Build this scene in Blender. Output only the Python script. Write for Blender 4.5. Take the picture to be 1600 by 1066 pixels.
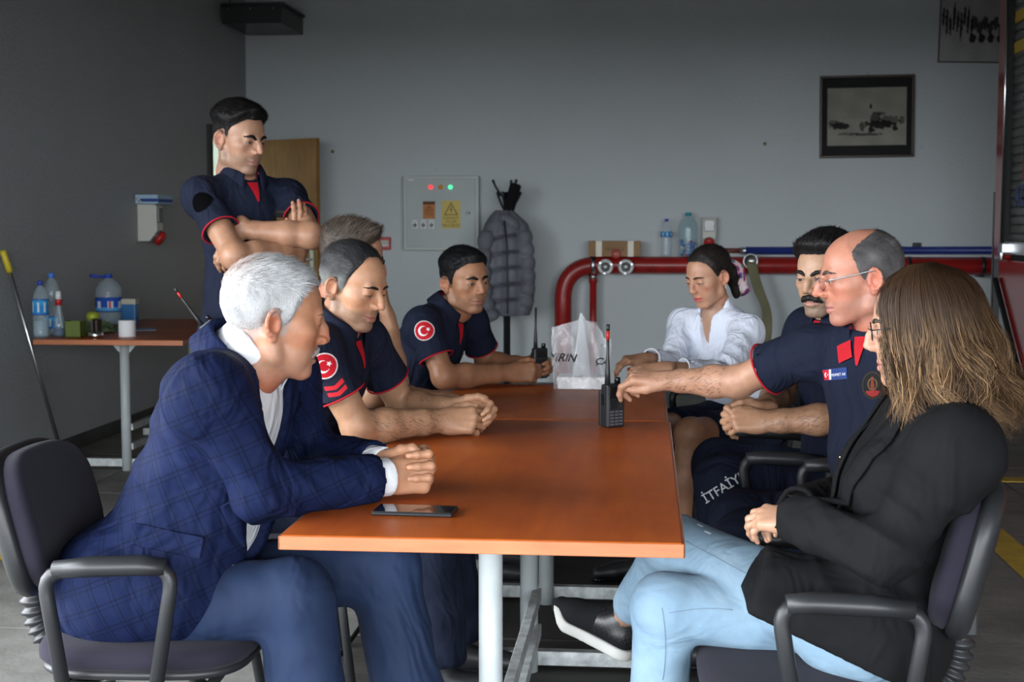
import bpy, bmesh, math, random
import numpy as np
from mathutils import Vector, Matrix
from mathutils.bvhtree import BVHTree

for _o in list(bpy.data.objects):
    bpy.data.objects.remove(_o, do_unlink=True)
SC = bpy.context.scene
COL = SC.collection
# ------------------------------------------------------------------ camera
FPX = 1600 * 50.0 / 36.0
PHI = math.atan(180 / FPX)
THE = math.atan(211 * math.cos(PHI) / FPX)
CZ = 1.36
CAMP = np.array([0.0, 0.0, CZ])
c_w = np.array([-math.sin(THE) * math.cos(PHI), math.cos(THE) * math.cos(PHI), -math.sin(PHI)])
c_r = np.array([math.cos(THE), math.sin(THE), 0.0])
c_p = np.cross(c_r, c_w)
cam_d = bpy.data.cameras.new('camera')
cam = bpy.data.objects.new('camera', cam_d)
COL.objects.link(cam)
cam.matrix_world = Matrix(((c_r[0], c_p[0], -c_w[0], 0), (c_r[1], c_p[1], -c_w[1], 0),
                           (c_r[2], c_p[2], -c_w[2], CZ), (0, 0, 0, 1)))
cam_d.sensor_width = 36
cam_d.lens = 50
cam_d.clip_start = 0.05
cam_d.clip_end = 200
cam_d.dof.use_dof = True
cam_d.dof.focus_distance = 3.25
cam_d.dof.aperture_fstop = 9.0
SC.camera = cam
# ------------------------------------------------------------------ overcast daylight through the open garage door
world = bpy.data.worlds.new('overcast_sky')
SC.world = world
world.use_nodes = True
_bg = world.node_tree.nodes['Background']
_bg.inputs[0].default_value = (0.90, 0.95, 1.0, 1)
_bg.inputs[1].default_value = 15.5
SC.view_settings.view_transform = 'Standard'
SC.view_settings.look = 'None'
SC.view_settings.gamma = 1.0
SC.view_settings.use_curve_mapping = False
SC.view_settings.exposure = 0.2
SC.cycles.use_denoising = True
SC.cycles.max_bounces = 8
SC.cycles.transparent_max_bounces = 12
SC.cycles.sample_clamp_indirect = 6.0
SC.cycles.caustics_reflective = False
SC.cycles.caustics_refractive = False
DOOR_Y, DOOR_TOP = -4.6, 2.7
XL, XR, YB, ZC = -3.5, 7.5, 12.3, 4.6
_pd = bpy.data.lights.new('door_daylight_portal', 'AREA')
_pd.shape = 'RECTANGLE'
_pd.size, _pd.size_y = XR - XL, DOOR_TOP
_pd.cycles.is_portal = True
_po = bpy.data.objects.new('door_daylight_portal', _pd)
COL.objects.link(_po)
_po.location = ((XL + XR) / 2, DOOR_Y, DOOR_TOP / 2)
_po.rotation_euler = (math.radians(90), 0, 0)
LO0, LO1, LOT = -4.0, 4.0, 2.68                    # side bay door, open, in the left wall before the frame
_pd2 = bpy.data.lights.new('side_door_daylight_portal', 'AREA')
_pd2.shape = 'RECTANGLE'
_pd2.size, _pd2.size_y = LO1 - LO0, LOT
_pd2.cycles.is_portal = True
_po2 = bpy.data.objects.new('side_door_daylight_portal', _pd2)
COL.objects.link(_po2)
_po2.matrix_world = Matrix(((0, 0, -1, XL - .1), (1, 0, 0, (LO0 + LO1) / 2), (0, -1, 0, LOT / 2), (0, 0, 0, 1)))


def at(u, v, Y):
    d = c_w * FPX + c_r * (u - 800) + c_p * (533 - v)
    return CAMP + d * (Y / d[1])


def V3(*a):
    return np.array(a, float)


def unit(a):
    a = np.asarray(a, float)
    return a / (np.linalg.norm(a) + 1e-12)


# ------------------------------------------------------------------ objects
def tag(o, label=None, cat=None, group=None, kind=None):
    if label: o['label'] = label
    if cat: o['category'] = cat
    if group: o['group'] = group
    if kind: o['kind'] = kind
    return o


def empty(name, loc=(0, 0, 0), rz=0.0, label=None, cat=None, group=None, kind=None):
    o = bpy.data.objects.new(name, None)
    o.empty_display_size = 0.1
    o.location = loc
    o.rotation_euler = (0, 0, rz)
    COL.objects.link(o)
    return tag(o, label, cat, group, kind)


def mesh_from(name, verts, faces, smooth=True, col=None, mi=None):
    verts = np.asarray(verts, np.float32).reshape(-1, 3)
    me = bpy.data.meshes.new(name)
    if isinstance(faces, np.ndarray):
        n, k = faces.shape
        me.vertices.add(len(verts))
        me.vertices.foreach_set('co', verts.ravel())
        me.loops.add(n * k)
        me.loops.foreach_set('vertex_index', faces.astype(np.int32).ravel())
        me.polygons.add(n)
        me.polygons.foreach_set('loop_start', np.arange(0, n * k, k, dtype=np.int32))
        me.update(calc_edges=True)
    else:
        me.from_pydata(verts.tolist(), [], faces)
        me.update()
    if smooth:
        me.polygons.foreach_set('use_smooth', np.ones(len(me.polygons), bool))
    if mi is not None:
        me.polygons.foreach_set('material_index', np.asarray(mi, np.int32))
    if col is not None:
        a = me.color_attributes.new('Col', 'FLOAT_COLOR', 'POINT')
        c = np.ones((len(verts), 4), np.float32)
        c[:, :3] = col
        a.data.foreach_set('color', c.ravel())
    return me


def link(name, me, mat, parent=None):
    o = bpy.data.objects.new(name, me)
    COL.objects.link(o)
    if mat is not None:
        for m in (mat if isinstance(mat, (list, tuple)) else [mat]):
            me.materials.append(m)
    if parent is not None:
        o.parent = parent
    return o


def obj(name, mb, mat, parent=None, smooth=None, bevel=0, loc=None, rot=None, solid=0):
    """mb: MB or (verts, faces[, col])"""
    if isinstance(mb, MB):
        v, f, s = mb.v, mb.f, mb.s
        me = mesh_from(name, v, f, False)
        if smooth is None:
            me.polygons.foreach_set('use_smooth', np.array(s, bool))
        elif smooth:
            me.polygons.foreach_set('use_smooth', np.ones(len(f), bool))
    else:
        me = mesh_from(name, mb[0], mb[1], smooth is not False, mb[2] if len(mb) > 2 else None)
    o = link(name, me, mat, parent)
    if loc is not None: o.location = loc
    if rot is not None: o.rotation_euler = rot
    if solid:
        m = o.modifiers.new('thickness', 'SOLIDIFY'); m.thickness = solid; m.offset = 0
    if bevel:
        m = o.modifiers.new('bevel', 'BEVEL'); m.width = bevel; m.segments = 2
        m.limit_method = 'ANGLE'; m.angle_limit = math.radians(40)
    return o


class MB:
    """collects simple shapes into one mesh"""

    def __init__(self):
        self.v, self.f, self.s = [], [], []

    def raw(self, v, f, smooth=True, M=None):
        b = len(self.v)
        v = np.asarray(v, float).reshape(-1, 3)
        if M is not None:
            M = np.array(M)
            v = v @ M[:3, :3].T + M[:3, 3]
        self.v += v.tolist()
        for q in f:
            self.f.append([int(i) + b for i in q])
            self.s.append(smooth)
        return self

    def box(self, lo, hi, M=None):
        (a, b, c), (d, e, g) = lo, hi
        v = [(a, b, c), (d, b, c), (d, e, c), (a, e, c), (a, b, g), (d, b, g), (d, e, g), (a, e, g)]
        f = [(0, 3, 2, 1), (4, 5, 6, 7), (0, 1, 5, 4), (1, 2, 6, 5), (2, 3, 7, 6), (3, 0, 4, 7)]
        return self.raw(v, f, False, M)

    def tube(self, pts, r, n=12, caps=True, closed=False, M=None, sx=1.0):
        pts = [np.asarray(p, float) for p in pts]
        m = len(pts)
        rr = r if hasattr(r, '__len__') else [r] * m
        v = []
        prev = None
        for i, p in enumerate(pts):
            if closed:
                t = unit(pts[(i + 1) % m] - pts[i - 1])
            else:
                t = unit(pts[min(i + 1, m - 1)] - pts[max(i - 1, 0)])
            if prev is None:
                a = np.cross(t, (0, 0, 1.0))
                if np.linalg.norm(a) < .05: a = np.cross(t, (1.0, 0, 0))
                a = unit(a)
            else:
                a = unit(prev - t * prev.dot(t))
            prev = a
            b = np.cross(t, a)
            for k in range(n):
                th = 2 * math.pi * k / n
                v.append(p + rr[i] * (a * math.cos(th) * sx + b * math.sin(th)))
        f = []
        for i in range(m if closed else m - 1):
            j = (i + 1) % m
            for k in range(n):
                l = (k + 1) % n
                f.append((i * n + k, i * n + l, j * n + l, j * n + k))
        if caps and not closed:
            f.append(tuple(range(n - 1, -1, -1)))
            f.append(tuple((m - 1) * n + k for k in range(n)))
        return self.raw(v, f, True, M)

    def lathe(self, prof, n=24, M=None, caps=True):
        v = []
        for r, z in prof:
            for k in range(n):
                th = 2 * math.pi * k / n
                v.append((r * math.cos(th), r * math.sin(th), z))
        f = []
        for i in range(len(prof) - 1):
            for k in range(n):
                l = (k + 1) % n
                f.append((i * n + k, i * n + l, (i + 1) * n + l, (i + 1) * n + k))
        if caps:
            f.append(tuple(range(n - 1, -1, -1)))
            f.append(tuple((len(prof) - 1) * n + k for k in range(n)))
        return self.raw(v, f, True, M)

    def prism(self, poly, y0, y1, M=None):
        """polygon in XZ extruded along Y"""
        n = len(poly)
        v = [(x, y0, z) for x, z in poly] + [(x, y1, z) for x, z in poly]
        f = [tuple(range(n)), tuple(range(2 * n - 1, n - 1, -1))]
        for i in range(n):
            j = (i + 1) % n
            f.append((i, i + n, j + n, j))
        return self.raw(v, f, False, M)

    def sphere(self, c, r, n=16, m=10, M=None):
        v, f = [], []
        r = np.broadcast_to(np.asarray(r, float), 3)
        for i in range(m + 1):
            a = math.pi * i / m
            for k in range(n):
                b = 2 * math.pi * k / n
                v.append(np.asarray(c) + r * (math.sin(a) * math.cos(b), math.sin(a) * math.sin(b), math.cos(a)))
        for i in range(m):
            for k in range(n):
                l = (k + 1) % n
                f.append((i * n + k, (i + 1) * n + k, (i + 1) * n + l, i * n + l))
        return self.raw(v, f, True, M)


def frame(o, x, y, z):
    M = np.eye(4)
    M[:3, 0], M[:3, 1], M[:3, 2], M[:3, 3] = x, y, z, o
    return M


def rot_z(a, o=(0, 0, 0)):
    c, s = math.cos(a), math.sin(a)
    return frame(o, (c, s, 0), (-s, c, 0), (0, 0, 1))


def arc_pts(pts, rad, n=5):
    """round the corners of a polyline"""
    pts = [np.asarray(p, float) for p in pts]
    out = [pts[0]]
    for i in range(1, len(pts) - 1):
        a, b, c = pts[i - 1], pts[i], pts[i + 1]
        r = min(rad, np.linalg.norm(a - b) * .45, np.linalg.norm(c - b) * .45)
        p, q = b + unit(a - b) * r, b + unit(c - b) * r
        for k in range(n + 1):
            t = k / n
            out.append((1 - t) ** 2 * p + 2 * t * (1 - t) * b + t * t * q)
    out.append(pts[-1])
    return out


# ------------------------------------------------------------------ materials
class NT:
    def __init__(self, name):
        self.m = bpy.data.materials.new(name)
        self.m.use_nodes = True
        self.t = self.m.node_tree
        self.b = self.t.nodes['Principled BSDF']

    def n(self, kind, **kw):
        nd = self.t.nodes.new(kind)
        for k, v in kw.items():
            if k.startswith('i_'):
                nd.inputs[k[2:].replace('_', ' ')].default_value = v
            else:
                setattr(nd, k, v)
        return nd

    def l(self, a, b):
        self.t.links.new(a, b)

    def coord(self, scale=None):
        c = self.n('ShaderNodeTexCoord').outputs['Object']
        if scale is not None:
            mp = self.n('ShaderNodeMapping')
            mp.inputs['Scale'].default_value = scale
            self.l(c, mp.inputs['Vector'])
            c = mp.outputs['Vector']
        return c

    def noise(self, vec, scale, detail=3, rough=.55):
        nd = self.n('ShaderNodeTexNoise')
        nd.inputs['Scale'].default_value = scale
        nd.inputs['Detail'].default_value = detail
        nd.inputs['Roughness'].default_value = rough
        self.l(vec, nd.inputs['Vector'])
        return nd.outputs['Fac']

    def ramp(self, fac, stops):
        r = self.n('ShaderNodeValToRGB')
        e = r.color_ramp.elements
        while len(e) < len(stops): e.new(0.5)
        for q, (p, c) in zip(e, stops):
            q.position = p
            q.color = (*c, 1) if len(c) == 3 else c
        self.l(fac, r.inputs[0])
        return r.outputs[0]

    def bump(self, h, strength=.3, dist=.01, normal=None):
        b = self.n('ShaderNodeBump')
        b.inputs['Strength'].default_value = strength
        b.inputs['Distance'].default_value = dist
        self.l(h, b.inputs['Height'])
        if normal is not None: self.l(normal, b.inputs['Normal'])
        return b.outputs['Normal']

    def mix(self, a, b, fac=None, mode='MIX', f=.5):
        m = self.n('ShaderNodeMix', data_type='RGBA', blend_type=mode)
        m.inputs[0].default_value = f
        if fac is not None: self.l(fac, m.inputs[0])
        for s, k in ((a, 6), (b, 7)):
            if isinstance(s, tuple): m.inputs[k].default_value = (*s, 1) if len(s) == 3 else s
            else: self.l(s, m.inputs[k])
        return m.outputs[2]


def P(name, col, rough=.5, metal=0.0, var=.0, vs=6.0, bump=0.0, bs=60.0, bd=.004, coat=0.0, spec=.5, vcol=False,
      trans=0.0, ior=1.45, sss=0.0, emit=None, es=1.0, scl=None, alpha=1.0, sheen=0.0):
    """plain procedural surface: colour (with optional noise variation), roughness, fine relief"""
    t = NT(name)
    b = t.b
    b.inputs['Roughness'].default_value = rough
    b.inputs['Metallic'].default_value = metal
    b.inputs['Specular IOR Level'].default_value = spec
    b.inputs['Base Color'].default_value = (*col, 1)
    b.inputs['Coat Weight'].default_value = coat
    b.inputs['Coat Roughness'].default_value = .12
    b.inputs['Transmission Weight'].default_value = trans
    b.inputs['IOR'].default_value = ior
    b.inputs['Alpha'].default_value = alpha
    b.inputs['Sheen Weight'].default_value = sheen
    if sss:
        b.inputs['Subsurface Weight'].default_value = sss
        b.inputs['Subsurface Radius'].default_value = (.012, .005, .003)
        b.inputs['Subsurface Scale'].default_value = 1.0
    c = None
    vec = t.coord(scl) if (var or bump) else None
    if vcol:
        a = t.n('ShaderNodeVertexColor', layer_name='Col')
        c = a.outputs[0]
    if var:
        nz = t.noise(vec, vs, 4)
        lo = tuple(max(0, x * (1 - var)) for x in ((1, 1, 1) if vcol else col))
        hi = tuple(x * (1 + var) for x in ((1, 1, 1) if vcol else col))
        r = t.ramp(nz, [(.3, lo), (.7, hi)])
        c = t.mix(c, r, mode='MULTIPLY', f=1.0) if vcol else r
    if c is not None: t.l(c, b.inputs['Base Color'])
    if bump:
        t.l(t.bump(t.noise(vec, bs, 3), bump, bd), b.inputs['Normal'])
    if emit is not None:
        b.inputs['Emission Color'].default_value = (*emit, 1)
        b.inputs['Emission Strength'].default_value = es
    return t.m


# ------------------------------------------------------------------ implicit surfaces (for bodies, clothes, soft things)
class Sdf:
    def __init__(self):
        self.ops = []

    def _add(self, fn, lo, hi, k, mode):
        self.ops.append((fn, np.minimum(lo, hi), np.maximum(lo, hi), k, mode))
        return self

    def cone(self, a, b, ra, rb, k=.02, mode='+', side=None, s=1.0, flat=False, flat0=False):
        a, b = np.asarray(a, float), np.asarray(b, float)
        ab = b - a
        L2 = ab.dot(ab) + 1e-12
        L = math.sqrt(L2)
        nn = unit(side) if side is not None else None
        if nn is not None:
            nn = unit(nn - ab * nn.dot(ab) / L2)

        def fn(X, Y, Z):
            x, y, z = X - a[0], Y - a[1], Z - a[2]
            tr = (x * ab[0] + y * ab[1] + z * ab[2]) / L2
            t = np.clip(tr, 0, 1)
            qx, qy, qz = x - t * ab[0], y - t * ab[1], z - t * ab[2]
            d2 = qx * qx + qy * qy + qz * qz
            if nn is not None:
                qn = qx * nn[0] + qy * nn[1] + qz * nn[2]
                d2 = d2 - qn * qn * (1 - 1 / (s * s))
            d = np.sqrt(np.maximum(d2, 0)) - (ra + (rb - ra) * t)
            if flat: d = np.maximum(d, (tr - 1) * L)
            if flat0: d = np.maximum(d, -tr * L)
            return d
        m = max(ra, rb) * max(1.0, s)
        return self._add(fn, np.minimum(a, b) - m, np.maximum(a, b) + m, k, mode)

    def chain(self, pts, rs, k=.02, mode='+', side=None, s=1.0):
        if not hasattr(rs, '__len__'): rs = [rs] * len(pts)
        for i in range(len(pts) - 1):
            self.cone(pts[i], pts[i + 1], rs[i], rs[i + 1], k if i == 0 or k < .006 else max(k * .6, .004), mode, side, s)
        return self

    def ell(self, c, r, R=None, k=.02, mode='+'):
        c, r = np.asarray(c, float), np.asarray(r, float)
        R = np.eye(3) if R is None else np.asarray(R, float)  # columns = axes

        def fn(X, Y, Z):
            x, y, z = X - c[0], Y - c[1], Z - c[2]
            p = [(x * R[0, i] + y * R[1, i] + z * R[2, i]) / r[i] for i in range(3)]
            k0 = np.sqrt(p[0] ** 2 + p[1] ** 2 + p[2] ** 2)
            k1 = np.sqrt((p[0] / r[0]) ** 2 + (p[1] / r[1]) ** 2 + (p[2] / r[2]) ** 2) + 1e-9
            return k0 * (k0 - 1) / k1
        e = np.abs(R) @ r
        return self._add(fn, c - e, c + e, k, mode)

    def box(self, c, h, R=None, rad=.01, k=.01, mode='+'):
        c, h = np.asarray(c, float), np.asarray(h, float)
        R = np.eye(3) if R is None else np.asarray(R, float)

        def fn(X, Y, Z):
            x, y, z = X - c[0], Y - c[1], Z - c[2]
            q = [np.abs(x * R[0, i] + y * R[1, i] + z * R[2, i]) - (h[i] - rad) for i in range(3)]
            out = np.sqrt(sum(np.maximum(a, 0) ** 2 for a in q))
            return out + np.minimum(np.maximum(np.maximum(q[0], q[1]), q[2]), 0) - rad
        e = np.abs(R) @ h
        return self._add(fn, c - e, c + e, k, mode)

    def func(self, fn, lo, hi, k=.01, mode='+'):
        return self._add(fn, np.asarray(lo, float), np.asarray(hi, float), k, mode)

    def field(self, h, lo=None, hi=None):
        pl = [o for o in self.ops if o[4] == '+']
        if lo is None: lo = np.min([o[1] for o in pl], 0) - 3 * h
        if hi is None: hi = np.max([o[2] for o in pl], 0) + 3 * h
        n = np.ceil((hi - lo) / h).astype(int) + 1
        F = np.full(n, .5, np.float32)
        ax = [(lo[i] + h * np.arange(n[i])).astype(np.float32) for i in range(3)]
        for fn, a, b, k, mode in self.ops:
            pad = k + 2.5 * h
            i0 = np.clip(np.floor((a - pad - lo) / h).astype(int), 0, n)
            i1 = np.clip(np.ceil((b + pad - lo) / h).astype(int) + 1, 0, n)
            if (i1 <= i0).any(): continue
            sl = tuple(slice(i0[i], i1[i]) for i in range(3))
            d = fn(ax[0][sl[0]][:, None, None], ax[1][sl[1]][None, :, None], ax[2][sl[2]][None, None, :])
            f = F[sl]
            d = np.broadcast_to(d, f.shape)
            if mode == '+':
                q = np.maximum(k - np.abs(f - d), 0)
                F[sl] = np.minimum(f, d) - q * q / (4 * k)
            elif mode == '-':
                q = np.maximum(k - np.abs(f + d), 0)
                F[sl] = np.maximum(f, -d) + q * q / (4 * k)
            elif mode == '&':  # keep only what is inside (applies within the box only)
                F[sl] = np.maximum(f, d)
        return F, lo

    def mesh(self, h, smooth=1, lo=None, hi=None):
        F, lo = self.field(h, lo, hi)
        v, f = surface_nets(F, lo, h)
        if smooth: v = relax(v, f, smooth)
        return v, f


def surface_nets(F, lo, h):
    I = F < 0
    c = I[:-1, :-1, :-1].astype(np.int8)
    tot = c.copy()
    offs = [(i, j, k) for i in (0, 1) for j in (0, 1) for k in (0, 1)]
    S = lambda A, o: A[o[0]:A.shape[0] - 1 + o[0], o[1]:A.shape[1] - 1 + o[1], o[2]:A.shape[2] - 1 + o[2]]
    tot = np.zeros(c.shape, np.int8)
    for o in offs: tot += S(I, o)
    act = np.argwhere((tot > 0) & (tot < 8))
    idx = np.full(c.shape, -1, np.int32)
    idx[act[:, 0], act[:, 1], act[:, 2]] = np.arange(len(act))
    val = {o: F[act[:, 0] + o[0], act[:, 1] + o[1], act[:, 2] + o[2]] for o in offs}
    acc = np.zeros((len(act), 3))
    cnt = np.zeros(len(act))
    for o in offs:
        for d in range(3):
            if o[d]: continue
            e = list(o); e[d] = 1; e = tuple(e)
            a, b = val[o], val[e]
            m = (a < 0) != (b < 0)
            t = np.where(m, a / np.where(m, a - b, 1), 0)
            p = np.tile(np.array(o, float), (len(act), 1))
            p[:, d] = t
            acc += p * m[:, None]
            cnt += m
    v = lo + h * (act + acc / np.maximum(cnt, 1)[:, None])
    quads = []
    for d in range(3):
        sl0 = [slice(None)] * 3; sl1 = [slice(None)] * 3
        sl0[d] = slice(0, -1); sl1[d] = slice(1, None)
        ch = np.argwhere(I[tuple(sl0)] != I[tuple(sl1)])
        e1, e2 = (d + 1) % 3, (d + 2) % 3
        ok = (ch[:, e1] > 0) & (ch[:, e2] > 0) & (ch[:, e1] < I.shape[e1] - 1) & (ch[:, e2] < I.shape[e2] - 1)
        ch = ch[ok]
        ins = I[ch[:, 0], ch[:, 1], ch[:, 2]]
        q = []
        for a, b in ((0, 0), (1, 0), (1, 1), (0, 1)):
            w = ch.copy(); w[:, e1] -= a; w[:, e2] -= b
            q.append(idx[w[:, 0], w[:, 1], w[:, 2]])
        q = np.stack(q, 1)
        q[~ins] = q[~ins][:, ::-1]
        quads.append(q)
    f = np.concatenate(quads)
    f = f[(f >= 0).all(1)]
    return v, f


def relax(v, f, it=1, lam=.5):
    e = np.concatenate([f[:, [0, 1]], f[:, [1, 2]], f[:, [2, 3]], f[:, [3, 0]]])
    n = len(v)
    cnt = np.bincount(e[:, 0], minlength=n) + np.bincount(e[:, 1], minlength=n)
    for _ in range(it):
        s = np.stack([np.bincount(e[:, 0], v[e[:, 1], d], n) + np.bincount(e[:, 1], v[e[:, 0], d], n) for d in range(3)], 1)
        v = v * (1 - lam) + lam * s / np.maximum(cnt, 1)[:, None]
    return v


def vnormals(v, f):
    a = np.cross(v[f[:, 2]] - v[f[:, 0]], v[f[:, 3]] - v[f[:, 1]])
    n = np.stack([sum(np.bincount(f[:, k], a[:, d], len(v)) for k in range(4)) for d in range(3)], 1)
    return n / (np.linalg.norm(n, axis=1)[:, None] + 1e-12)


def snoise(p, freq, seed, n=6):
    """cheap smooth pseudo-noise in about -1..1"""
    r = np.random.RandomState(seed)
    out = np.zeros(len(p))
    for i in range(n):
        k = r.normal(size=3); k = k / np.linalg.norm(k) * freq * r.uniform(.6, 1.5)
        out += np.sin(p @ k + r.uniform(0, 6.28))
    return out / n * 1.6


def join(*ms):
    """join (verts, quads[, colour]) meshes into one"""
    vs, fs, cs, b = [], [], [], 0
    for m in ms:
        vs.append(m[0]); fs.append(np.asarray(m[1]) + b); b += len(m[0])
        if len(m) > 2: cs.append(np.broadcast_to(m[2], (len(m[0]), 3)))
    out = [np.concatenate(vs), np.concatenate(fs)]
    if cs: out.append(np.concatenate(cs))
    return out


def sstep(a, b, x):
    t = np.clip((x - a) / (b - a), 0, 1)
    return t * t * (3 - 2 * t)


def bvh_of(v, f):
    return BVHTree.FromPolygons([tuple(p) for p in np.asarray(v).tolist()], np.asarray(f).tolist())


def decal(name, bvh, c, n, up, w, h, fn, parent, mat, nu=40, nv=40, off=.0018, reach=.12):
    """printed or sewn patch: a fine grid laid on a surface; fn(u,v) in -1..1 gives rgb or None"""
    n, up = unit(n), unit(up)
    r = unit(np.cross(up, n)); up = np.cross(n, r)
    vs, cs, ok = [], [], []
    for j in range(nv + 1):
        for i in range(nu + 1):
            a, b = 2 * i / nu - 1, 2 * j / nv - 1
            p = np.asarray(c) + r * a * w / 2 + up * b * h / 2
            hit = bvh.ray_cast(Vector(p + n * reach), Vector(-n), reach * 2.2)
            if hit[0] is None:
                vs.append(p); ok.append(False)
            else:
                nn = np.array(hit[1])
                if nn.dot(n) < 0: nn = -nn
                vs.append(np.array(hit[0]) + (nn * .5 + n * .5) * off); ok.append(True)
    fs, fc = [], []
    for j in range(nv):
        for i in range(nu):
            q = (j * (nu + 1) + i, j * (nu + 1) + i + 1, (j + 1) * (nu + 1) + i + 1, (j + 1) * (nu + 1) + i)
            if not all(ok[k] for k in q): continue
            cc = fn((2 * i + 1) / nu - 1, (2 * j + 1) / nv - 1)
            if cc is None: continue
            fs.append(q); fc.append(cc)
    if not fs: return None
    me = mesh_from(name, vs, fs, True)
    a = me.color_attributes.new('Col', 'FLOAT_COLOR', 'CORNER')
    d = np.ones((len(fs) * 4, 4), np.float32)
    d[:, :3] = np.repeat(np.array(fc, np.float32), 4, 0)
    a.data.foreach_set('color', d.ravel())
    used = link(name, me, mat, parent)
    bm = bmesh.new(); bm.from_mesh(me)
    bmesh.ops.delete(bm, geom=[x for x in bm.verts if not x.link_faces], context='VERTS')
    bm.to_mesh(me); bm.free()
    return used


def text_mesh(s, size, italic=0.0, bold=0.0):
    """letter outlines as flat faces in the XY plane, centred"""
    cu = bpy.data.curves.new('lettering', 'FONT')
    cu.body = s; cu.size = size; cu.align_x = 'CENTER'; cu.align_y = 'CENTER'
    cu.resolution_u = 3; cu.shear = italic; cu.offset = bold
    o = bpy.data.objects.new('lettering', cu)
    COL.objects.link(o)
    dg = bpy.context.evaluated_depsgraph_get()
    me = bpy.data.meshes.new_from_object(o.evaluated_get(dg))
    v = np.array([tuple(x.co) for x in me.vertices]).reshape(-1, 3)
    f = [tuple(p.vertices) for p in me.polygons]
    bpy.data.objects.remove(o, do_unlink=True)
    return v, f


def text_on(name, s, size, c, n, up, parent, mat, bvh=None, off=.002, italic=0.0, bold=0.0, sx=1.0):
    v, f = text_mesh(s, size, italic, bold)
    n, up = unit(n), unit(up)
    r = unit(np.cross(up, n)); up = np.cross(n, r)
    out = []
    for x, y, _ in v:
        p = np.asarray(c) + r * x * sx + up * y
        if bvh is not None:
            hit = bvh.ray_cast(Vector(p + n * .1), Vector(-n), .25)
            if hit[0] is not None: p = np.array(hit[0])
        out.append(p + n * off)
    return link(name, mesh_from(name, out, f, False), mat, parent)
# ================================================================== materials of the place
def wall_mat(name, base, relief):
    t = NT(name)
    v = t.coord()
    big = t.noise(v, .7, 4)
    c = t.ramp(big, [(.25, tuple(x * .93 for x in base)), (.75, tuple(x * 1.06 for x in base))])
    spots = t.noise(v, 9, 6, .7)
    c = t.mix(c, tuple(x * .78 for x in base), t.ramp(spots, [(.66, (0, 0, 0)), (.74, (.55, .55, .55))]))
    t.l(c, t.b.inputs['Base Color'])
    t.b.inputs['Roughness'].default_value = .55
    t.b.inputs['Specular IOR Level'].default_value = .35
    t.l(t.bump(t.noise(v, 75 if relief > .6 else 55, 4, .62), relief, .014), t.b.inputs['Normal'])
    return t.m


def wood_mat(name, lo, hi, rough=.28, scale=(1, 8, 8), coat=.3):
    t = NT(name)
    v = t.coord(scale)
    n1 = t.noise(v, 3.2, 6, .6)
    n2 = t.noise(t.coord(), 2.4, 3)
    c = t.ramp(n1, [(.28, lo), (.72, hi)])
    c = t.mix(c, t.ramp(n2, [(.3, (.78, .78, .78)), (.7, (1.12, 1.12, 1.12))]), mode='MULTIPLY', f=1.0)
    t.l(c, t.b.inputs['Base Color'])
    t.b.inputs['Roughness'].default_value = rough
    t.b.inputs['Coat Weight'].default_value = coat
    t.b.inputs['Coat Roughness'].default_value = .15
    t.b.inputs['Specular IOR Level'].default_value = .26
    t.l(t.bump(n1, .04, .004), t.b.inputs['Normal'])
    return t.m


def fabric_mat(name, col, rough=.9, weave=900, relief=.25, fold=.0, fs=9.0, sheen=.0, var=.18):
    t = NT(name)
    v = t.coord()
    c = t.ramp(t.noise(v, 5, 4), [(.3, tuple(x * (1 - var) for x in col)), (.7, tuple(x * (1 + var) for x in col))])
    t.l(c, t.b.inputs['Base Color'])
    t.b.inputs['Roughness'].default_value = rough
    t.b.inputs['Specular IOR Level'].default_value = .16
    t.b.inputs['Sheen Weight'].default_value = sheen
    t.b.inputs['Sheen Roughness'].default_value = .5
    n = None
    if fold:
        nz = t.n('ShaderNodeTexNoise')
        nz.inputs['Scale'].default_value = fs
        nz.inputs['Detail'].default_value = 2
        nz.inputs['Distortion'].default_value = 1.2
        t.l(t.coord((1, 1, .55)), nz.inputs['Vector'])
        n = t.bump(nz.outputs['Fac'], fold, .05)
    t.l(t.bump(t.noise(v, weave, 2), relief, .0015, n), t.b.inputs['Normal'])
    return t.m


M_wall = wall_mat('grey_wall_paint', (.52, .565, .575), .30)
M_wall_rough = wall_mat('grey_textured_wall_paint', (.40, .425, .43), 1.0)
M_ceil = wall_mat('dark_ceiling_paint', (.09, .085, .08), .2)
M_conc = P('concrete_floor', (.19, .185, .17), .75, var=.28, vs=5, bump=.25, bs=40, bd=.006)
M_joint = P('floor_joint_dirt', (.05, .05, .047), .9)
M_plank = wood_mat('dark_weathered_boards', (.030, .028, .026), (.062, .058, .054), .6, (1.5, 14, 14), 0)
M_curb = P('dark_green_kerb_paint', (.055, .06, .05), .7, var=.25, vs=4, bump=.2)
M_yellow = P('yellow_floor_paint', (.55, .38, .05), .7, var=.2, vs=8)
M_table = wood_mat('cherry_table_veneer', (.41, .078, .009), (.55, .120, .015), .40, (8, 1.1, 8), .0)
M_edge = wood_mat('table_edge_band', (.42, .140, .060), (.52, .190, .086), .40, (2, 9, 9), .3)
M_tleg = P('pale_grey_metal_paint', (.42, .46, .465), .42, var=.08, vs=12, bump=.05, bs=20)
M_tbar = P('chipped_grey_metal_paint', (.45, .48, .48), .5, var=.35, vs=28, bump=.15, bs=30)
M_black = P('black_plastic', (.018, .019, .021), .42, bump=.08, bs=300, bd=.002)
M_blackg = P('black_gloss_plastic', (.010, .010, .011), .22)
M_blackm = P('black_metal_paint', (.016, .017, .018), .35)
M_steel = P('brushed_steel', (.55, .56, .57), .32, 1.0, bump=.05, bs=200)
M_chrome = P('bright_steel', (.75, .76, .77), .18, 1.0)
M_white = P('white_plastic', (.72, .73, .72), .4)
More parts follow.
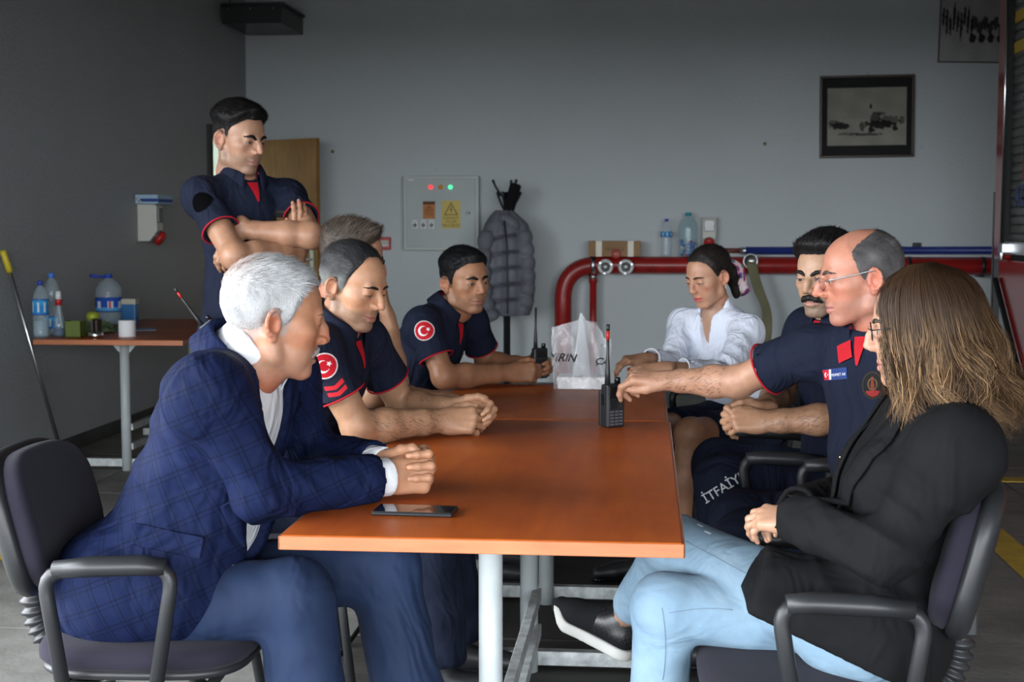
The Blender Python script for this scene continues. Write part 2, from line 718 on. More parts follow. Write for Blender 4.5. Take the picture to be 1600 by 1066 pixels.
M_ivory = P('ivory_plastic', (.58, .58, .52), .45, bump=.04)
M_cab = P('pale_grey_cabinet_paint', (.42, .47, .455), .45, var=.05, vs=3)
M_cabedge = P('cabinet_frame_paint', (.50, .535, .50), .45)
M_redpipe = P('red_pipe_paint', (.30, .014, .012), .38, var=.22, vs=7, bump=.06, bs=20, coat=.2)
M_bluepipe = P('blue_pipe_paint', (.018, .035, .20), .4, var=.2, vs=6)
M_red = P('red_plastic', (.45, .02, .018), .35)
M_card = P('brown_cardboard', (.33, .20, .105), .85, var=.12, vs=9)
M_tape = P('clear_packing_tape', (.55, .48, .38), .25)
M_doorw = wood_mat('oak_door_veneer', (.24, .115, .032), (.34, .175, .055), .4, (14, 14, 1.2), .1)
M_vcol = P('printed_surface', (1, 1, 1), .7, vcol=True, spec=.15)
M_vcolr = P('printed_paper', (1, 1, 1), .8, vcol=True)
M_frame = P('dark_brown_frame', (.05, .026, .016), .35, var=.2, vs=30)
M_truck = P('fire_red_enamel', (.33, .012, .010), .2, coat=.6)
M_truckd = P('black_rubber', (.014, .014, .014), .7)
M_shut = P('aluminium_slat', (.36, .36, .35), .42, .3, var=.06)
M_hose = fabric_mat('canvas_hose', (.20, .19, .115), .9, 500, .5)
M_seatf = fabric_mat('aubergine_seat_fabric', (.019, .0175, .028), .95, 1200, .35, sheen=.04)
M_seatb = fabric_mat('black_seat_fabric', (.010, .010, .011), .95, 1200, .35)
M_water = P('clear_water_plastic', (.55, .70, .78), .08, alpha=.22, spec=.9)
M_waterblue = P('blue_tinted_plastic', (.30, .66, .88), .08, trans=.85, ior=1.25)
M_capblue = P('blue_cap_plastic', (.020, .060, .42), .4)
M_caplight = P('light_blue_cap_plastic', (.06, .22, .75), .4)
M_capteal = P('teal_cap_plastic', (.02, .30, .36), .4)
M_bluefluid = P('blue_liquid', (.01, .075, .22), .1, trans=.5, ior=1.33)
M_tissue = P('white_tissue_paper', (.78, .79, .80), .95, bump=.25, bs=120)
M_greenbox = P('olive_green_card', (.105, .150, .022), .6)
M_greencloth = fabric_mat('sage_green_cloth', (.20, .27, .15), .95, 500, .3, .5, 14)
M_apple = P('yellow_green_fruit_skin', (.34, .38, .035), .35, var=.3, vs=14)
M_coat = fabric_mat('grey_quilted_nylon', (.15, .158, .182), .5, 700, .05, .25, 18, .0)
M_bagp = None


def setting(o):
    o['kind'] = 'structure'
    return o


# ================================================================== the room
fl = setting(obj('floor', MB().box((XL - 3, DOOR_Y, -.12), (XR + .2, YB + .3, -.012)), M_joint))
setting(obj('ground', MB().box((-80, -120, -.14), (80, DOOR_Y, -.002)).box((-80, DOOR_Y, -.14), (XL - 3, 60, -.002)), P('outdoor_asphalt', (.09, .09, .088), .9, var=.2)))
slab_v = MB().box((-.596, -.596, -.012), (.596, .596, 0))
slab_me = mesh_from('slab', slab_v.v, slab_v.f, False)
slab_me.materials.append(M_conc)
PX0, PX1, PY0, PY1 = -.95, .80, 1.7, 8.3       # boards over the work pit under the tables
k = 0
for i in range(-3, 6):
    for j in range(-3, 11):
        cx, cy = i * 1.2 + .1, j * 1.2 + .35
        if cy > YB + .3 or cx < XL - .5: continue
        if PX0 - .55 < cx < PX1 + .6 and PY0 - .5 < cy < PY1 + .4: continue
        s = bpy.data.objects.new('slab', slab_me); COL.objects.link(s)
        s.parent = fl; s.location = (cx, cy, 0.0)
# concrete along the pit edge and the boards themselves
obj('slab', MB().box((-1.694, .956, -.012), (PX0 - .02, 8.744, 0)), M_conc, fl)
obj('slab', MB().box((PX1 + .02, .956, -.012), (1.894, 8.744, 0)), M_conc, fl)
bd = MB().box((PX0, -.146, -.012), (PX1, .146, .002))
bd_me = mesh_from('board', bd.v, bd.f, False); bd_me.materials.append(M_plank)
for j in range(26):
    s = bpy.data.objects.new('board', bd_me); COL.objects.link(s)
    s.parent = fl; s.location = (0, 1.12 + j * .30, -.001 if j % 2 else .0015)
obj('floor_stripe', MB().box((1.46, 3.6, .0005), (1.60, 7.86, .0035)), M_yellow, fl)
obj('floor_stripe', MB().box((1.46, 7.70, .0005), (5.4, 7.84, .0036)), M_yellow, fl)
obj('floor_stripe', MB().box((-2.75, 3.2, .0005), (-2.61, 6.2, .0035)), M_yellow, fl)

setting(obj('wall_back', MB().box((XL - .2, YB, -.1), (XR + .2, YB + .2, ZC)), M_wall))
DY0, DY1, DZ = 11.22, 12.12, 2.10
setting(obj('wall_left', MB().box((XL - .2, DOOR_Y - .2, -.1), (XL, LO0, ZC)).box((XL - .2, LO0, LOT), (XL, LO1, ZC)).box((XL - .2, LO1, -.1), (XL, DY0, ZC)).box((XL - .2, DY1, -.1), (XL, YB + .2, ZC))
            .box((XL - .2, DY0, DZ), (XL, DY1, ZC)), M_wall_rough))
setting(obj('wall_right', MB().box((XR, DOOR_Y - .2, -.1), (XR + .2, YB + .2, ZC)), M_wall))
setting(obj('wall_front', MB().box((XL - .2, DOOR_Y - .2, DOOR_TOP), (XR + .2, DOOR_Y, ZC)), M_wall))
setting(obj('ceiling', MB().box((XL - .2, DOOR_Y - .2, ZC), (XR + .2, YB + .2, ZC + .2)), M_ceil))
setting(obj('baseboard_left', MB().box((XL, LO1, 0), (XL + .05, DY0 - .06, .075)), M_curb, bevel=.006))
# corridor behind the doorway; roof gap added to let sky light in
M_corr = P('pale_green_corridor_paint', (.40, .43, .36), .7)
setting(obj('wall_corridor', MB().box((-5.1, 10.2, -.1), (-4.95, 13.2, 2.7)).box((-4.95, 13.05, -.1), (-3.7, 13.2, 2.7))
            .box((-4.95, 10.2, -.1), (-3.7, 10.35, 2.7)).box((-5.1, 11.0, 2.7), (-3.7, 13.2, 2.8)), M_corr))
d1 = setting(empty('door_1', (XL, DY1, 0)))
obj('door_frame', MB().box((XL - .2, DY0 - .07, 0), (XL + .03, DY0, DZ + .07)).box((XL - .2, DY1, 0), (XL + .03, DY1 + .07, DZ + .07))
    .box((XL - .2, DY0, DZ), (XL + .03, DY1, DZ + .07)), P('dark_door_frame_paint', (.022, .021, .02), .5), d1, loc=(-XL, -DY1, 0))
A0, A1 = V3(-3.46, 12.16, 0), V3(-2.735, 11.74, 0)
dx = unit(A1 - A0); dn = np.cross((0, 0, 1), dx)
Md = frame(A0 - V3(XL, DY1, 0), dx, dn, (0, 0, 1))
leaf = obj('door_leaf', MB().box((0, -.02, .01), (.838, .02, 2.09), Md), M_doorw, d1, bevel=.003)
hnd = MB().tube(arc_pts([(.775, -.02, 1.08), (.775, -.065, 1.08), (.66, -.068, 1.08)], .02), .009, 10, M=Md)
hnd.box((.755, -.026, .98), (.795, -.018, 1.16), Md)
obj('door_handle', hnd, M_steel, leaf)


def on_wall(u, v, off=0.0):
    return at(u, v, YB - off)


def wall_rect(u0, v0, u1, v1):
    a, b = on_wall(u0, v1), on_wall(u1, v0)
    return a[0], a[2], b[0], b[2]


# ------------------------------------------------------------------ electric cabinet
x0, z0, x1, z1 = wall_rect(633.5, 275, 750, 391)
cab = empty('electrical_cabinet', ((x0 + x1) / 2, YB, z0), label='pale grey metal electrical cabinet on the back wall with warning stickers', cat='cabinet')
W, H = x1 - x0, z1 - z0
obj('cabinet_body', MB().box((-W / 2, -.10, 0), (W / 2, 0, H)), M_cabedge, cab, bevel=.006)
door = obj('cabinet_door', MB().box((-W / 2 + .028, -.112, .026), (W / 2 - .028, -.098, H - .026)), M_cab, cab, bevel=.003)
FY = -.1125


def cabp(u, v):
    p = on_wall(u, v)
    return p[0] - (x0 + x1) / 2, p[2] - z0


for (u, v, colr, e) in ((676, 293, (.9, .06, .07), 1.0), (691.5, 293, (.55, .22, .03), .12), (706.5, 293, (.1, .85, .42), 1.0)):
    a, b = cabp(u, v)
    Mi = frame((a, FY, b), (1, 0, 0), (0, 0, 1), (0, -1, 0))
    ld = obj('indicator_lamp', MB().lathe([(.020, 0), (.020, .006), (.0155, .007), (.0150, .014), (.010, .019), (.001, .0205)], 16, Mi),
             P('indicator_lens', colr, .3, emit=colr, es=e), cab)
for u in (651.5, 664.5, 677):
    a, b = cabp(u, 352)
    sw = obj('switch_plate', MB().box((a - .025, FY - .010, b - .03), (a + .025, FY + .002, b + .03)), M_white, cab, bevel=.003)
    sw['label'] = 'white rotary switch plate'
    Mi = frame((a, FY - .009, b), (1, 0, 0), (0, 0, 1), (0, -1, 0))
    obj('switch_knob', MB().lathe([(.016, 0), (.015, .014), (.002, .015)], 14, Mi).box((-.005, -.022, .004), (.005, .020, .024), Mi), M_blackg, sw)
    obj('switch_tag', MB().box((a - .022, FY - .003, b + .037), (a + .022, FY + .001, b + .046)), M_white, cab)
a, b = cabp(734, 333)
Mi = frame((a, FY, b), (1, 0, 0), (0, 0, 1), (0, -1, 0))
obj('cabinet_lock', MB().lathe([(.016, 0), (.016, .008), (.004, .010)], 12, Mi).box((-.006, -.022, .006), (.006, .022, .014), Mi), M_blackg, cab)
a, b = cabp(645, 282)
obj('maker_plate', MB().box((a - .028, FY - .002, b - .006), (a + .028, FY + .001, b + .006)), M_white, cab)


def tri_sign(parent, u0, v0, u1, v1, bg, ink, lines, band=None, ts=.045):
    a0, b1 = cabp(u0, v0); a1, b0 = cabp(u1, v1)
    w, h = a1 - a0, b1 - b0
    st = obj('warning_sticker', MB().box((a0, FY - .0025, b0), (a1, FY + .001, b1)), P('sticker_vinyl', bg, .5, var=.06), parent)
    y = FY - .0035
    inkm = P('sticker_ink', ink, .6)
    m = MB()
    if band: m.box((a0, y, b1 - band), (a1, y + .0012, b1))
    cx, top, bot, hw = (a0 + a1) / 2, b1 - h * (.05 + (band or 0) / h), b0 + h * .48, w * .38
    t = w * .045
    P3 = [(cx - hw, bot), (cx + hw, bot), (cx, top)]
    Q3 = [(cx - hw + t * 1.9, bot + t), (cx + hw - t * 1.9, bot + t), (cx, top - t * 2.1)]
    for i in range(3):
        j = (i + 1) % 3
        m.prism([P3[i], P3[j], Q3[j], Q3[i]], y, y + .0012)
    bz = (top - bot) * .42
    c2 = bot + (top - bot) * .40
    m.prism([(cx + .10 * hw, c2 + bz * .7), (cx - .22 * hw, c2 - bz * .1), (cx + .02 * hw, c2 - bz * .02), (cx - .08 * hw, c2 - bz * .75),
             (cx + .24 * hw, c2 + bz * .14), (cx + .0 * hw, c2 + bz * .10), (cx + .22 * hw, c2 + bz * .7)], y, y + .0012)
    obj('warning_symbol', m, inkm, st)
    for i, s in enumerate(lines):
        text_on('warning_text', s, ts, (cx, y, b0 + h * (.37 - .135 * i)), (0, -1, 0), (0, 0, 1), st, inkm, off=.0005)


tri_sign(cab, 693, 314, 722, 357, (.62, .47, .10), (.16, .11, .02), ['DİKKAT!', 'ÖLÜM', 'TEHLİKESİ'], ts=.034)
tri_sign(cab, 664, 315, 683, 342, (.48, .16, .015), (.10, .03, .005), ['DİKKAT', 'YÜKSEK'], band=.028, ts=.022)

# ------------------------------------------------------------------ small things on the back wall
p = on_wall(602, 380.5)
fa = empty('fire_alarm_button', (p[0], YB, p[2]), label='small red fire alarm button box on the back wall', cat='alarm')
obj('alarm_housing', MB().box((-.052, -.045, -.056), (.052, 0, .056)), M_red, fa, bevel=.008)
pn = obj('press_pane', MB().box((-.036, -.049, -.026), (.036, -.044, .026)), M_ivory, fa, bevel=.002)
text_on('alarm_text', 'KIRINIZ', .018, (0, -.0495, .004), (0, -1, 0), (0, 0, 1), pn, M_blackg, off=.0004)


def wall_socket(name, base, x_, n_, label, group=None, s=1.0):
    """industrial wall socket: ivory box with dark breaker window and a red angled outlet"""
    e = empty(name, base, label=label, cat='socket')
    x_, n_ = unit(x_), unit(n_)
    M = frame((0, 0, 0), x_, n_, (0, 0, 1))
    M[:3, :3] *= s
    prof = [(0, 0), (.085, 0), (.14, .07), (.14, .245), (.125, .262), (0, .262)]
    poly = [(y, z) for y, z in prof]
    Mx = frame((0, 0, 0), n_, -x_, (0, 0, 1)); Mx[:3, :3] *= s
    obj('socket_box', MB().prism(poly, -.065, .065, Mx), M_ivory, e, bevel=.006)
    obj('breaker_window', MB().box((-.048, .137, .13), (.048, .150, .235), M), P('smoked_window', (.03, .032, .035), .15), e, bevel=.004)
    ax = unit(n_ * .82 + V3(0, 0, -.57))
    up = unit(np.cross(x_, ax))
    Mo = frame(n_ * .105 * s + V3(0, 0, .045 * s), x_, up, ax); Mo[:3, :3] *= s
    obj('socket_outlet', MB().lathe([(.048, -.02), (.046, .035)], 18, Mo), P('dark_grey_plastic', (.06, .075, .085), .4), e)
    obj('socket_lid', MB().lathe([(.052, .03), (.053, .055), (.046, .066), (.002, .068)], 18, Mo), M_red, e)
    return e


p = on_wall(1107, 383)
wall_socket('wall_socket', (p[0], YB, p[2]), (1, 0, 0), (0, -1, 0), 'ivory wall socket with red outlet above the red pipe', s=.90)
p = at(201, 377, 9.62)
sl = wall_socket('wall_socket', (XL, p[1], p[2]), (0, 1, 0), (1, 0, 0), 'ivory wall socket with red outlet on the left wall', s=.98)
gb = empty('glove_box', (XL + .012, 9.50, p[2] + .262 * .98), label='white and blue carton lying on the left wall socket', cat='carton')
M_bx = P('pale_blue_carton', (.36, .52, .66), .6)
cb = obj('carton_body', MB().box((0, -.01, 0), (.16, .30, .062)), M_bx, gb, bevel=.002)
obj('carton_band', MB().box((.035, -.0115, .014), (.1605, -.0095, .036)).box((.159, .0, .012), (.1615, .29, .034)), P('dark_blue_print', (.02, .05, .24), .6), gb)
for a, b_ in ((.022, .032), (.036, .012)):
    obj('carton_dot', MB().lathe([(.012, 0), (.001, .0005)], 14, frame((a, -.0118, b_), (1, 0, 0), (0, 0, 1), (0, -1, 0))), M_white, gb)

for (u, v) in ((521, 237), (1195, 225)):
    p = on_wall(u, v)
    o = obj('wall_hook', MB().lathe([(.014, 0), (.012, .012), (.006, .03), (.010, .04), (.001, .043)], 10, frame((0, 0, 0), (1, 0, 0), (0, 0, 1), (0, -1, 0))),
            P('brass', (.45, .33, .15), .4, 1), loc=(p[0], YB, p[2]))
    tag(o, 'small brass hook on the back wall ' + ('beside the wooden door' if u < 800 else 'left of the framed photograph'), 'hook')

# speaker box high in the corner
p = at(347, 30, 11.55); q = at(436, 30, 11.55)
sp = empty('speaker_box', (0, 0, 0), label='black wall box mounted high in the corner', cat='box')
zt, zb = at(347, 8, 11.55)[2], at(347, 37, 11.55)[2]
obj('box_shell', MB().box((p[0], 11.55, zb), (q[0] + .02, YB - .01, zt)), M_blackm, sp, bevel=.004)
obj('box_lid', MB().box((p[0] - .01, 11.53, zt), (q[0] + .04, YB - .01, zt + .018)), M_black, sp)
for sx_ in (p[0] + .05, (p[0] + q[0]) / 2, q[0] - .05):
    obj('screw', MB().sphere((sx_, 11.55, zt - .03), .006, 8, 6), M_steel, sp)
obj('box_cable', MB().tube([(p[0] + .06, 11.6, zt), (p[0] + .03, 11.62, zt + .12), (p[0] - .02, 11.7, zt + .4)], .007, 8), M_black, sp)


# ------------------------------------------------------------------ framed photographs
def sepia_picture(seed, kind):
    rs = np.random.RandomState(seed)
    blobs = []
    if kind == 'truck':
        for (cx, cy, rx, ry, d) in ((.35, -.28, .40, .16, .75), (.22, -.10, .16, .22, .6), (.58, -.16, .30, .20, .5), (.10, .34, .035, .12, .85),
                                    (.30, .10, .18, .07, .6), (-.68, -.32, .28, .13, .75), (-.82, -.20, .18, .10, .5), (.72, -.42, .08, .11, .9),
                                    (.12, -.46, .09, .12, .9), (-.12, -.34, .07, .18, .6), (.0, -.62, .45, .06, .55), (-.45, -.60, .35, .05, .45),
                                    (.88, -.15, .10, .16, .5), (.0, -.25, .06, .12, .6)):
            blobs.append((cx, cy, rx, ry, d))
    else:
        for i in range(9):
            blobs.append((-.92 + i * .11, .05 - (i % 3) * .10, .048, .26 + .1 * (i % 2), .85))
        for i in range(6):
            blobs.append((.05 + i * .16, -.1 - .1 * (i % 2), .10, .17, .7))
        for i in range(4):
            blobs.append((.0 + i * .28, -.45, .11, .12, .8))
        blobs += [(.25, .62, .35, .14, .75), (-.55, .66, .25, .07, .7)]

    def fn(u, v):
        base = .35 if kind == 'truck' else .34
        g = base * (1.0 if v > -.1 else 1.12) * (1 + .10 * math.sin(7 * u + 3 * v) * math.sin(5 * v - 2 * u))
        for cx, cy, rx, ry, d in blobs:
            e = ((u - cx) / rx) ** 2 + ((v - cy) / ry) ** 2
            wob = 1 + .35 * math.sin(31 * u + 17 * v) * math.sin(23 * v - 11 * u)
            if e < wob: g *= (1 - min(.96, d * 1.25) * min(1, (wob - e) * 2.6))
        g *= 1 + .12 * (rs.rand() - .5)
        return (g * 1.02, g, g * .84) if kind == 'truck' else (g, g, g * .97)
    return fn


def print_panel(name, w, h, fn, parent, mat, y, nu=90, nv=66, cz=0.0):
    vs, fs, fc = [], [], []
    for j in range(nv + 1):
        for i in range(nu + 1):
            vs.append((w * (i / nu - .5), y, cz + h * (j / nv - .5)))
    for j in range(nv):
        for i in range(nu):
            fs.append((j * (nu + 1) + i, j * (nu + 1) + i + 1, (j + 1) * (nu + 1) + i + 1, (j + 1) * (nu + 1) + i))
            fc.append(fn(2 * (i + .5) / nu - 1, 2 * (j + .5) / nv - 1))
    me = mesh_from(name, vs, fs, False)
    a = me.color_attributes.new('Col', 'FLOAT_COLOR', 'CORNER')
    d = np.ones((len(fs) * 4, 4), np.float32)
    d[:, :3] = np.repeat(np.array(fc, np.float32), 4, 0)
    a.data.foreach_set('color', d.ravel())
    return link(name, me, mat, parent)


x0, z0, x1, z1 = wall_rect(1279, 117, 1429.5, 247)
W, H = x1 - x0, z1 - z0
fp = empty('framed_photograph', ((x0 + x1) / 2, YB - .012, (z0 + z1) / 2), label='old photograph of vehicles in a dark wooden frame on the back wall', cat='picture')
fp.rotation_euler = (0, math.radians(-.6), 0)
b = .022
obj('picture_frame', MB().box((-W / 2, -.022, -H / 2), (W / 2, 0, -H / 2 + b)).box((-W / 2, -.022, H / 2 - b), (W / 2, 0, H / 2))
    .box((-W / 2, -.022, -H / 2 + b), (-W / 2 + b, 0, H / 2 - b)).box((W / 2 - b, -.022, -H / 2 + b), (W / 2, 0, H / 2 - b)), M_frame, fp, bevel=.004)
obj('mat_board', MB().box((-W / 2 + b, -.008, -H / 2 + b), (W / 2 - b, -.004, H / 2 - b)), P('black_mat_board', (.014, .014, .015), .8), fp)
pw, ph = W * .835, H * .70
print_panel('photo_print', pw, ph, sepia_picture(1, 'truck'), fp, M_vcolr, -.0095)
gl = obj('picture_glass', MB().box((-W / 2 + b, -.0135, -H / 2 + b), (W / 2 - b, -.012, H / 2 - b)), P('thin_glass', (0, 0, 0), .03, alpha=.05), fp)
obj('hanging_nail', MB().lathe([(.004, 0), (.004, .02), (.008, .021), (.008, .024), (.001, .025)], 8, frame((0, 0, H / 2 + .008), (1, 0, 0), (0, 0, 1), (0, -1, 0))), M_steel, fp)
x0, z0, x1, z1 = wall_rect(1466, -40, 1575, 99)
W, H = x1 - x0, z1 - z0
ps = empty('photo_poster', ((x0 + x1) / 2, YB - .006, (z0 + z1) / 2), label='unframed black and white group photograph high beside the red truck', cat='poster')
ps.rotation_euler = (0, math.radians(1.2), 0)
obj('poster_board', MB().box((-W / 2, -.008, -H / 2), (W / 2, 0, H / 2)), M_blackm, ps)
print_panel('photo_print', W - .02, H - .02, sepia_picture(5, 'group'), ps, M_vcolr, -.0095, 70, 90)
p = on_wall(1432, 383)
o = obj('wall_switch', MB().box((-.035, -.03, -.02), (.035, 0, .02)).box((-.02, -.038, -.012), (.02, -.03, .012)), M_black, loc=(p[0], YB, p[2]), bevel=.004)
tag(o, 'small dark switch on the back wall above the blue pipe', 'switch')

# ------------------------------------------------------------------ fire main: red pipe, branch, valves
PY = YB - .17
rz = at(1000, 414.5, PY)[2]; R_ = .0735
xl = at(880, 414, PY)[0]; xe = 7.3
pipe = empty('fire_main_pipe', (xl, PY, 0), label='thick red fire main pipe along the back wall', cat='pipe')
pts = arc_pts([(0, 0, .0), (0, 0, rz), (xe - xl, 0, rz)], .30, 12)
obj('pipe_run', MB().tube(pts, R_, 24), M_redpipe, pipe)
bx = at(927, 414, PY)[0] - xl
obj('branch_pipe', MB().tube([(bx, 0, rz - .05), (bx, 0, 0)], .030, 14).tube([(bx, 0, rz - .10), (bx, 0, rz - .15)], .037, 14), M_redpipe, pipe)
obj('pipe_clamp', MB().tube([(bx + .0, 0, rz - .085), (bx, 0, rz - .115)], .041, 14).tube([(bx - .02, 0, rz), (bx + .02, 0, rz)], R_ + .006, 24), M_steel, pipe)
for ux in (1300, 1420, 1535):
    hx = at(ux, 414, PY)[0] - xl
    obj('pipe_bracket', MB().box((hx - .02, 0, rz - R_ - .02), (hx + .02, .17, rz - R_)).tube([(hx - .015, 0, rz), (hx + .015, 0, rz)], R_ + .004, 20), M_blackm, pipe)
for u in (946, 978):
    p = at(u, 417, PY - .12)
    Mv = frame((p[0] - xl, -.04, p[2]), (1, 0, 0), (0, 0, 1), (0, -1, 0))
    vm = MB().lathe([(.045, 0), (.045, .05), (.060, .055), (.066, .06), (.066, .10), (.058, .105), (.055, .098), (.040, .096), (.038, .104), (.026, .105), (.022, .112), (.001, .113)], 22, Mv)
    vo = obj('hose_coupling', vm, P('cast_aluminium', (.42, .43, .42), .42, .8, var=.15, vs=20), pipe)
    for kk in range(3):
        an = kk * 2.094 + .4
        c = (p[0] - xl + .055 * math.cos(an), -.135, p[2] + .055 * math.sin(an))
        obj('coupling_lug', MB().box((c[0] - .009, c[1] - .012, c[2] - .009), (c[0] + .009, c[1] + .01, c[2] + .009)), M_steel, vo, bevel=.002)
p = at(963, 397, PY - .05)
obj('valve_wheel', MB().tube([(p[0] - xl + .032 * math.cos(a), -.09, p[2] + .032 * math.sin(a)) for a in np.linspace(0, 6.283, 16, endpoint=False)], .009, 8, closed=True)
    .box((p[0] - xl - .03, -.095, p[2] - .006), (p[0] - xl + .03, -.085, p[2] + .006)).tube([(p[0] - xl, -.09, p[2]), (p[0] - xl, 0, p[2] - .02)], .01, 8), M_red, pipe)
p = at(1172, 408, PY - .1)
Mv = frame((p[0] - xl, -.05, p[2]), (1, 0, 0), (0, 0, 1), (0, -1, 0))
obj('hose_outlet', MB().lathe([(.05, 0), (.05, .05), (.064, .055), (.064, .10), (.055, .105), (.05, .09)], 20, Mv), M_steel, pipe)
# flat hose hanging from the outlet
hp = [(0, 0, 0), (.012, -.03, -.02), (.03, -.03, -.13), (.075, -.028, -.26), (.125, -.025, -.36), (.145, -.024, -.46), (.14, -.022, -.60), (.115, -.022, -.80), (.105, -.022, -1.05)]
hv, hf = [], []
wids = [.05, .058, .062, .060, .052, .056, .062, .064, .064]
for i, (c, w) in enumerate(zip(hp, wids)):
    tw = .25 * math.sin(i * 1.1)
    dx_, dy_ = math.cos(tw) * w * .8, math.sin(tw) * w * .8
    hv += [(c[0] - dx_, c[1] - dy_ - .009, c[2]), (c[0] + dx_, c[1] + dy_ - .009, c[2]), (c[0] + dx_, c[1] + dy_ + .009, c[2]), (c[0] - dx_, c[1] - dy_ + .009, c[2])]
for i in range(len(hp) - 1):
    for k in range(4):
        l = (k + 1) % 4
        hf.append((i * 4 + k, i * 4 + l, i * 4 + 4 + l, i * 4 + 4 + k))
hf += [(3, 2, 1, 0), tuple(len(hv) - 4 + k for k in range(4))]
ho = link('fire_hose', mesh_from('fire_hose', hv, hf, True), M_hose)
ho.location = (p[0], PY - .150, p[2])
sb = ho.modifiers.new('smooth', 'SUBSURF'); sb.levels = 2; sb.render_levels = 2
tag(ho, 'flat olive canvas fire hose hanging from the red pipe', 'hose')
bp = empty('blue_pipe', (0, 0, 0), label='thin dark blue pipe above the thick red pipe', cat='pipe')
xb0 = at(1165, 393, YB - .07)[0]; zb_ = at(1300, 392, YB - .07)[2]
obj('pipe_run', MB().tube([(xb0, YB - .07, zb_), (7.2, YB - .07, zb_ + .02)], .033, 14), M_bluepipe, bp)
obj('pipe_end', MB().tube([(at(1120, 393, YB - .07)[0], YB - .07, zb_), (xb0, YB - .07, zb_)], .022, 14), P('rusty_red_pipe', (.16, .035, .025), .5, var=.3), bp)
obj('pipe_joint', MB().tube([(xb0 - .05, YB - .07, zb_), (xb0 + .05, YB - .07, zb_)], .030, 14), M_steel, bp)

# ------------------------------------------------------------------ things standing on the red pipe
zt = rz + R_ + .001
a, b = at(920, 390, PY), at(1001, 390, PY)
cx = empty('cardboard_box', ((a[0] + b[0]) / 2, PY - .01, zt), label='taped brown cardboard box lying on the red pipe', cat='box')
W = b[0] - a[0]
obj('box_body', MB().box((-W / 2, -.075, 0), (W / 2, .075, .13)), M_card, cx, bevel=.003)
for s in (-.30, .31):
    obj('packing_tape', MB().box((W * s - .025, -.0765, .0), (W * s + .025, .0765, .1315)), M_tape, cx)
text_on('box_print', 'FRAGILE', .045, (0, -.0762, .06), (0, -1, 0), (0, 0, 1), cx, P('brown_print', (.14, .08, .04), .8), off=.0005)


def bottle(name, loc, H, R, label, cap, capm, body, band, group=None, water=0, handle=False, ribs=5, bands=None):
    e = empty(name, loc, label=label, cat='bottle')
    prof = [(R * .55, .004), (R * .9, .0), (R, .012)]
    zs = np.linspace(.03 * H / .3, H * .66, ribs * 4)
    for i, z in enumerate(zs):
        inb = band and band[0] * H < z < band[1] * H
        prof.append((R * (1 - (0 if inb else .035 * (i % 2))), z))
    for t in np.linspace(0, 1, 8)[1:]:
        z = H * (.66 + .26 * t)
        prof.append((R * .24 + (R - R * .24) * (1 - t ** 1.7) ** .75 if t < 1 else R * .24, z))
    prof.append((R * .24, H * .94))
    obj('bottle_body', MB().lathe(prof, 24), body, e)
    cr = max(.016, R * .30)
    cp = obj('bottle_cap', MB().lathe([(cr, H * .925), (cr, H * .985), (cr * .92, H), (.001, H)], 18), capm, e)
    if handle:
        obj('carry_handle', MB().tube(arc_pts([(-cr, 0, H * .945), (-cr - .09, .0, H * .985), (-cr - .10, .02, H * .95), (-cr - .01, .03, H * .935)], .02), .006, 8), capm, cp)
    if water:
        obj('water', MB().lathe([(R * .5, .008), (R * .93, .012), (R * .93, water * H), (.001, water * H)], 20), P('drinking_water', (.50, .66, .76), .05, alpha=.40), e)
    if band:
        def lab(u, v):
            if bands == 'dark':
                if abs(v) > .82: return (.02, .05, .30)
                if (u * 3.5) % 1 < .45 and abs(v) < .55: return (.62, .66, .70) if (u * 31) % 1 < .8 else (.55, .1, .1)
                return (.02, .09, .45) if v > -.35 else (.10, .38, .72)
            if abs(v) > .86: return (.02, .07, .35)
            if (u * 4) % 1 < .32 and abs(v) < .62: return (.55, .68, .74)
            return (.03, .24, .60) if v < .2 else (.05, .34, .68)
        nu, nv = 72, 16
        vs, fs, fc = [], [], []
        for j in range(nv + 1):
            for i in range(nu):
                th = 2 * math.pi * i / nu
                vs.append(((R + .0012) * math.cos(th), (R + .0012) * math.sin(th), H * (band[0] + (band[1] - band[0]) * j / nv)))
        for j in range(nv):
            for i in range(nu):
                k2 = (i + 1) % nu
                fs.append((j * nu + i, j * nu + k2, (j + 1) * nu + k2, (j + 1) * nu + i))
                fc.append(lab(2 * i / nu - 1, 2 * (j + .5) / nv - 1))
        me = mesh_from('bottle_label', vs, fs, True)
        at_ = me.color_attributes.new('Col', 'FLOAT_COLOR', 'CORNER')
        d = np.ones((len(fs) * 4, 4), np.float32); d[:, :3] = np.repeat(np.array(fc, np.float32), 4, 0)
        at_.data.foreach_set('color', d.ravel())
        link('bottle_label', me, M_vcol, e)
    return e


def px_m(y): return y / FPX


a = at(1041, 400, PY)
bottle('water_bottle', (a[0], PY, zt), .318, .048, 'slim water bottle with blue label standing on the red pipe', 0, M_capblue, M_water, (.52, .66), bands=None)
a = at(1075, 400, PY)
bb = bottle('water_jug', (a[0], PY, zt), .37, .085, 'large clear jug with teal cap and bottle caps inside, on the red pipe', 0, M_capteal, P('teal_clear_plastic', (.30, .58, .66), .08, alpha=.26, spec=.9), None)
rs = random.Random(4)
capm = [M_capblue, M_caplight, M_red, M_white]
for i in range(46):
    an, rr, zz = rs.uniform(0, 6.28), rs.uniform(0, .066), .012 + .125 * (i / 46)
    ax = unit((rs.uniform(-1, 1), rs.uniform(-1, 1), rs.uniform(-1, 1)))
    s_ = unit(np.cross(ax, (.3, .5, .8)))
    obj('loose_cap', MB().lathe([(.014, -.007), (.0145, .005), (.012, .007), (.001, .007)], 10, frame((rr * math.cos(an), rr * math.sin(an), zz), s_, np.cross(ax, s_), ax)), capm[0 if i % 5 < 2 else (i % 4)], bb)

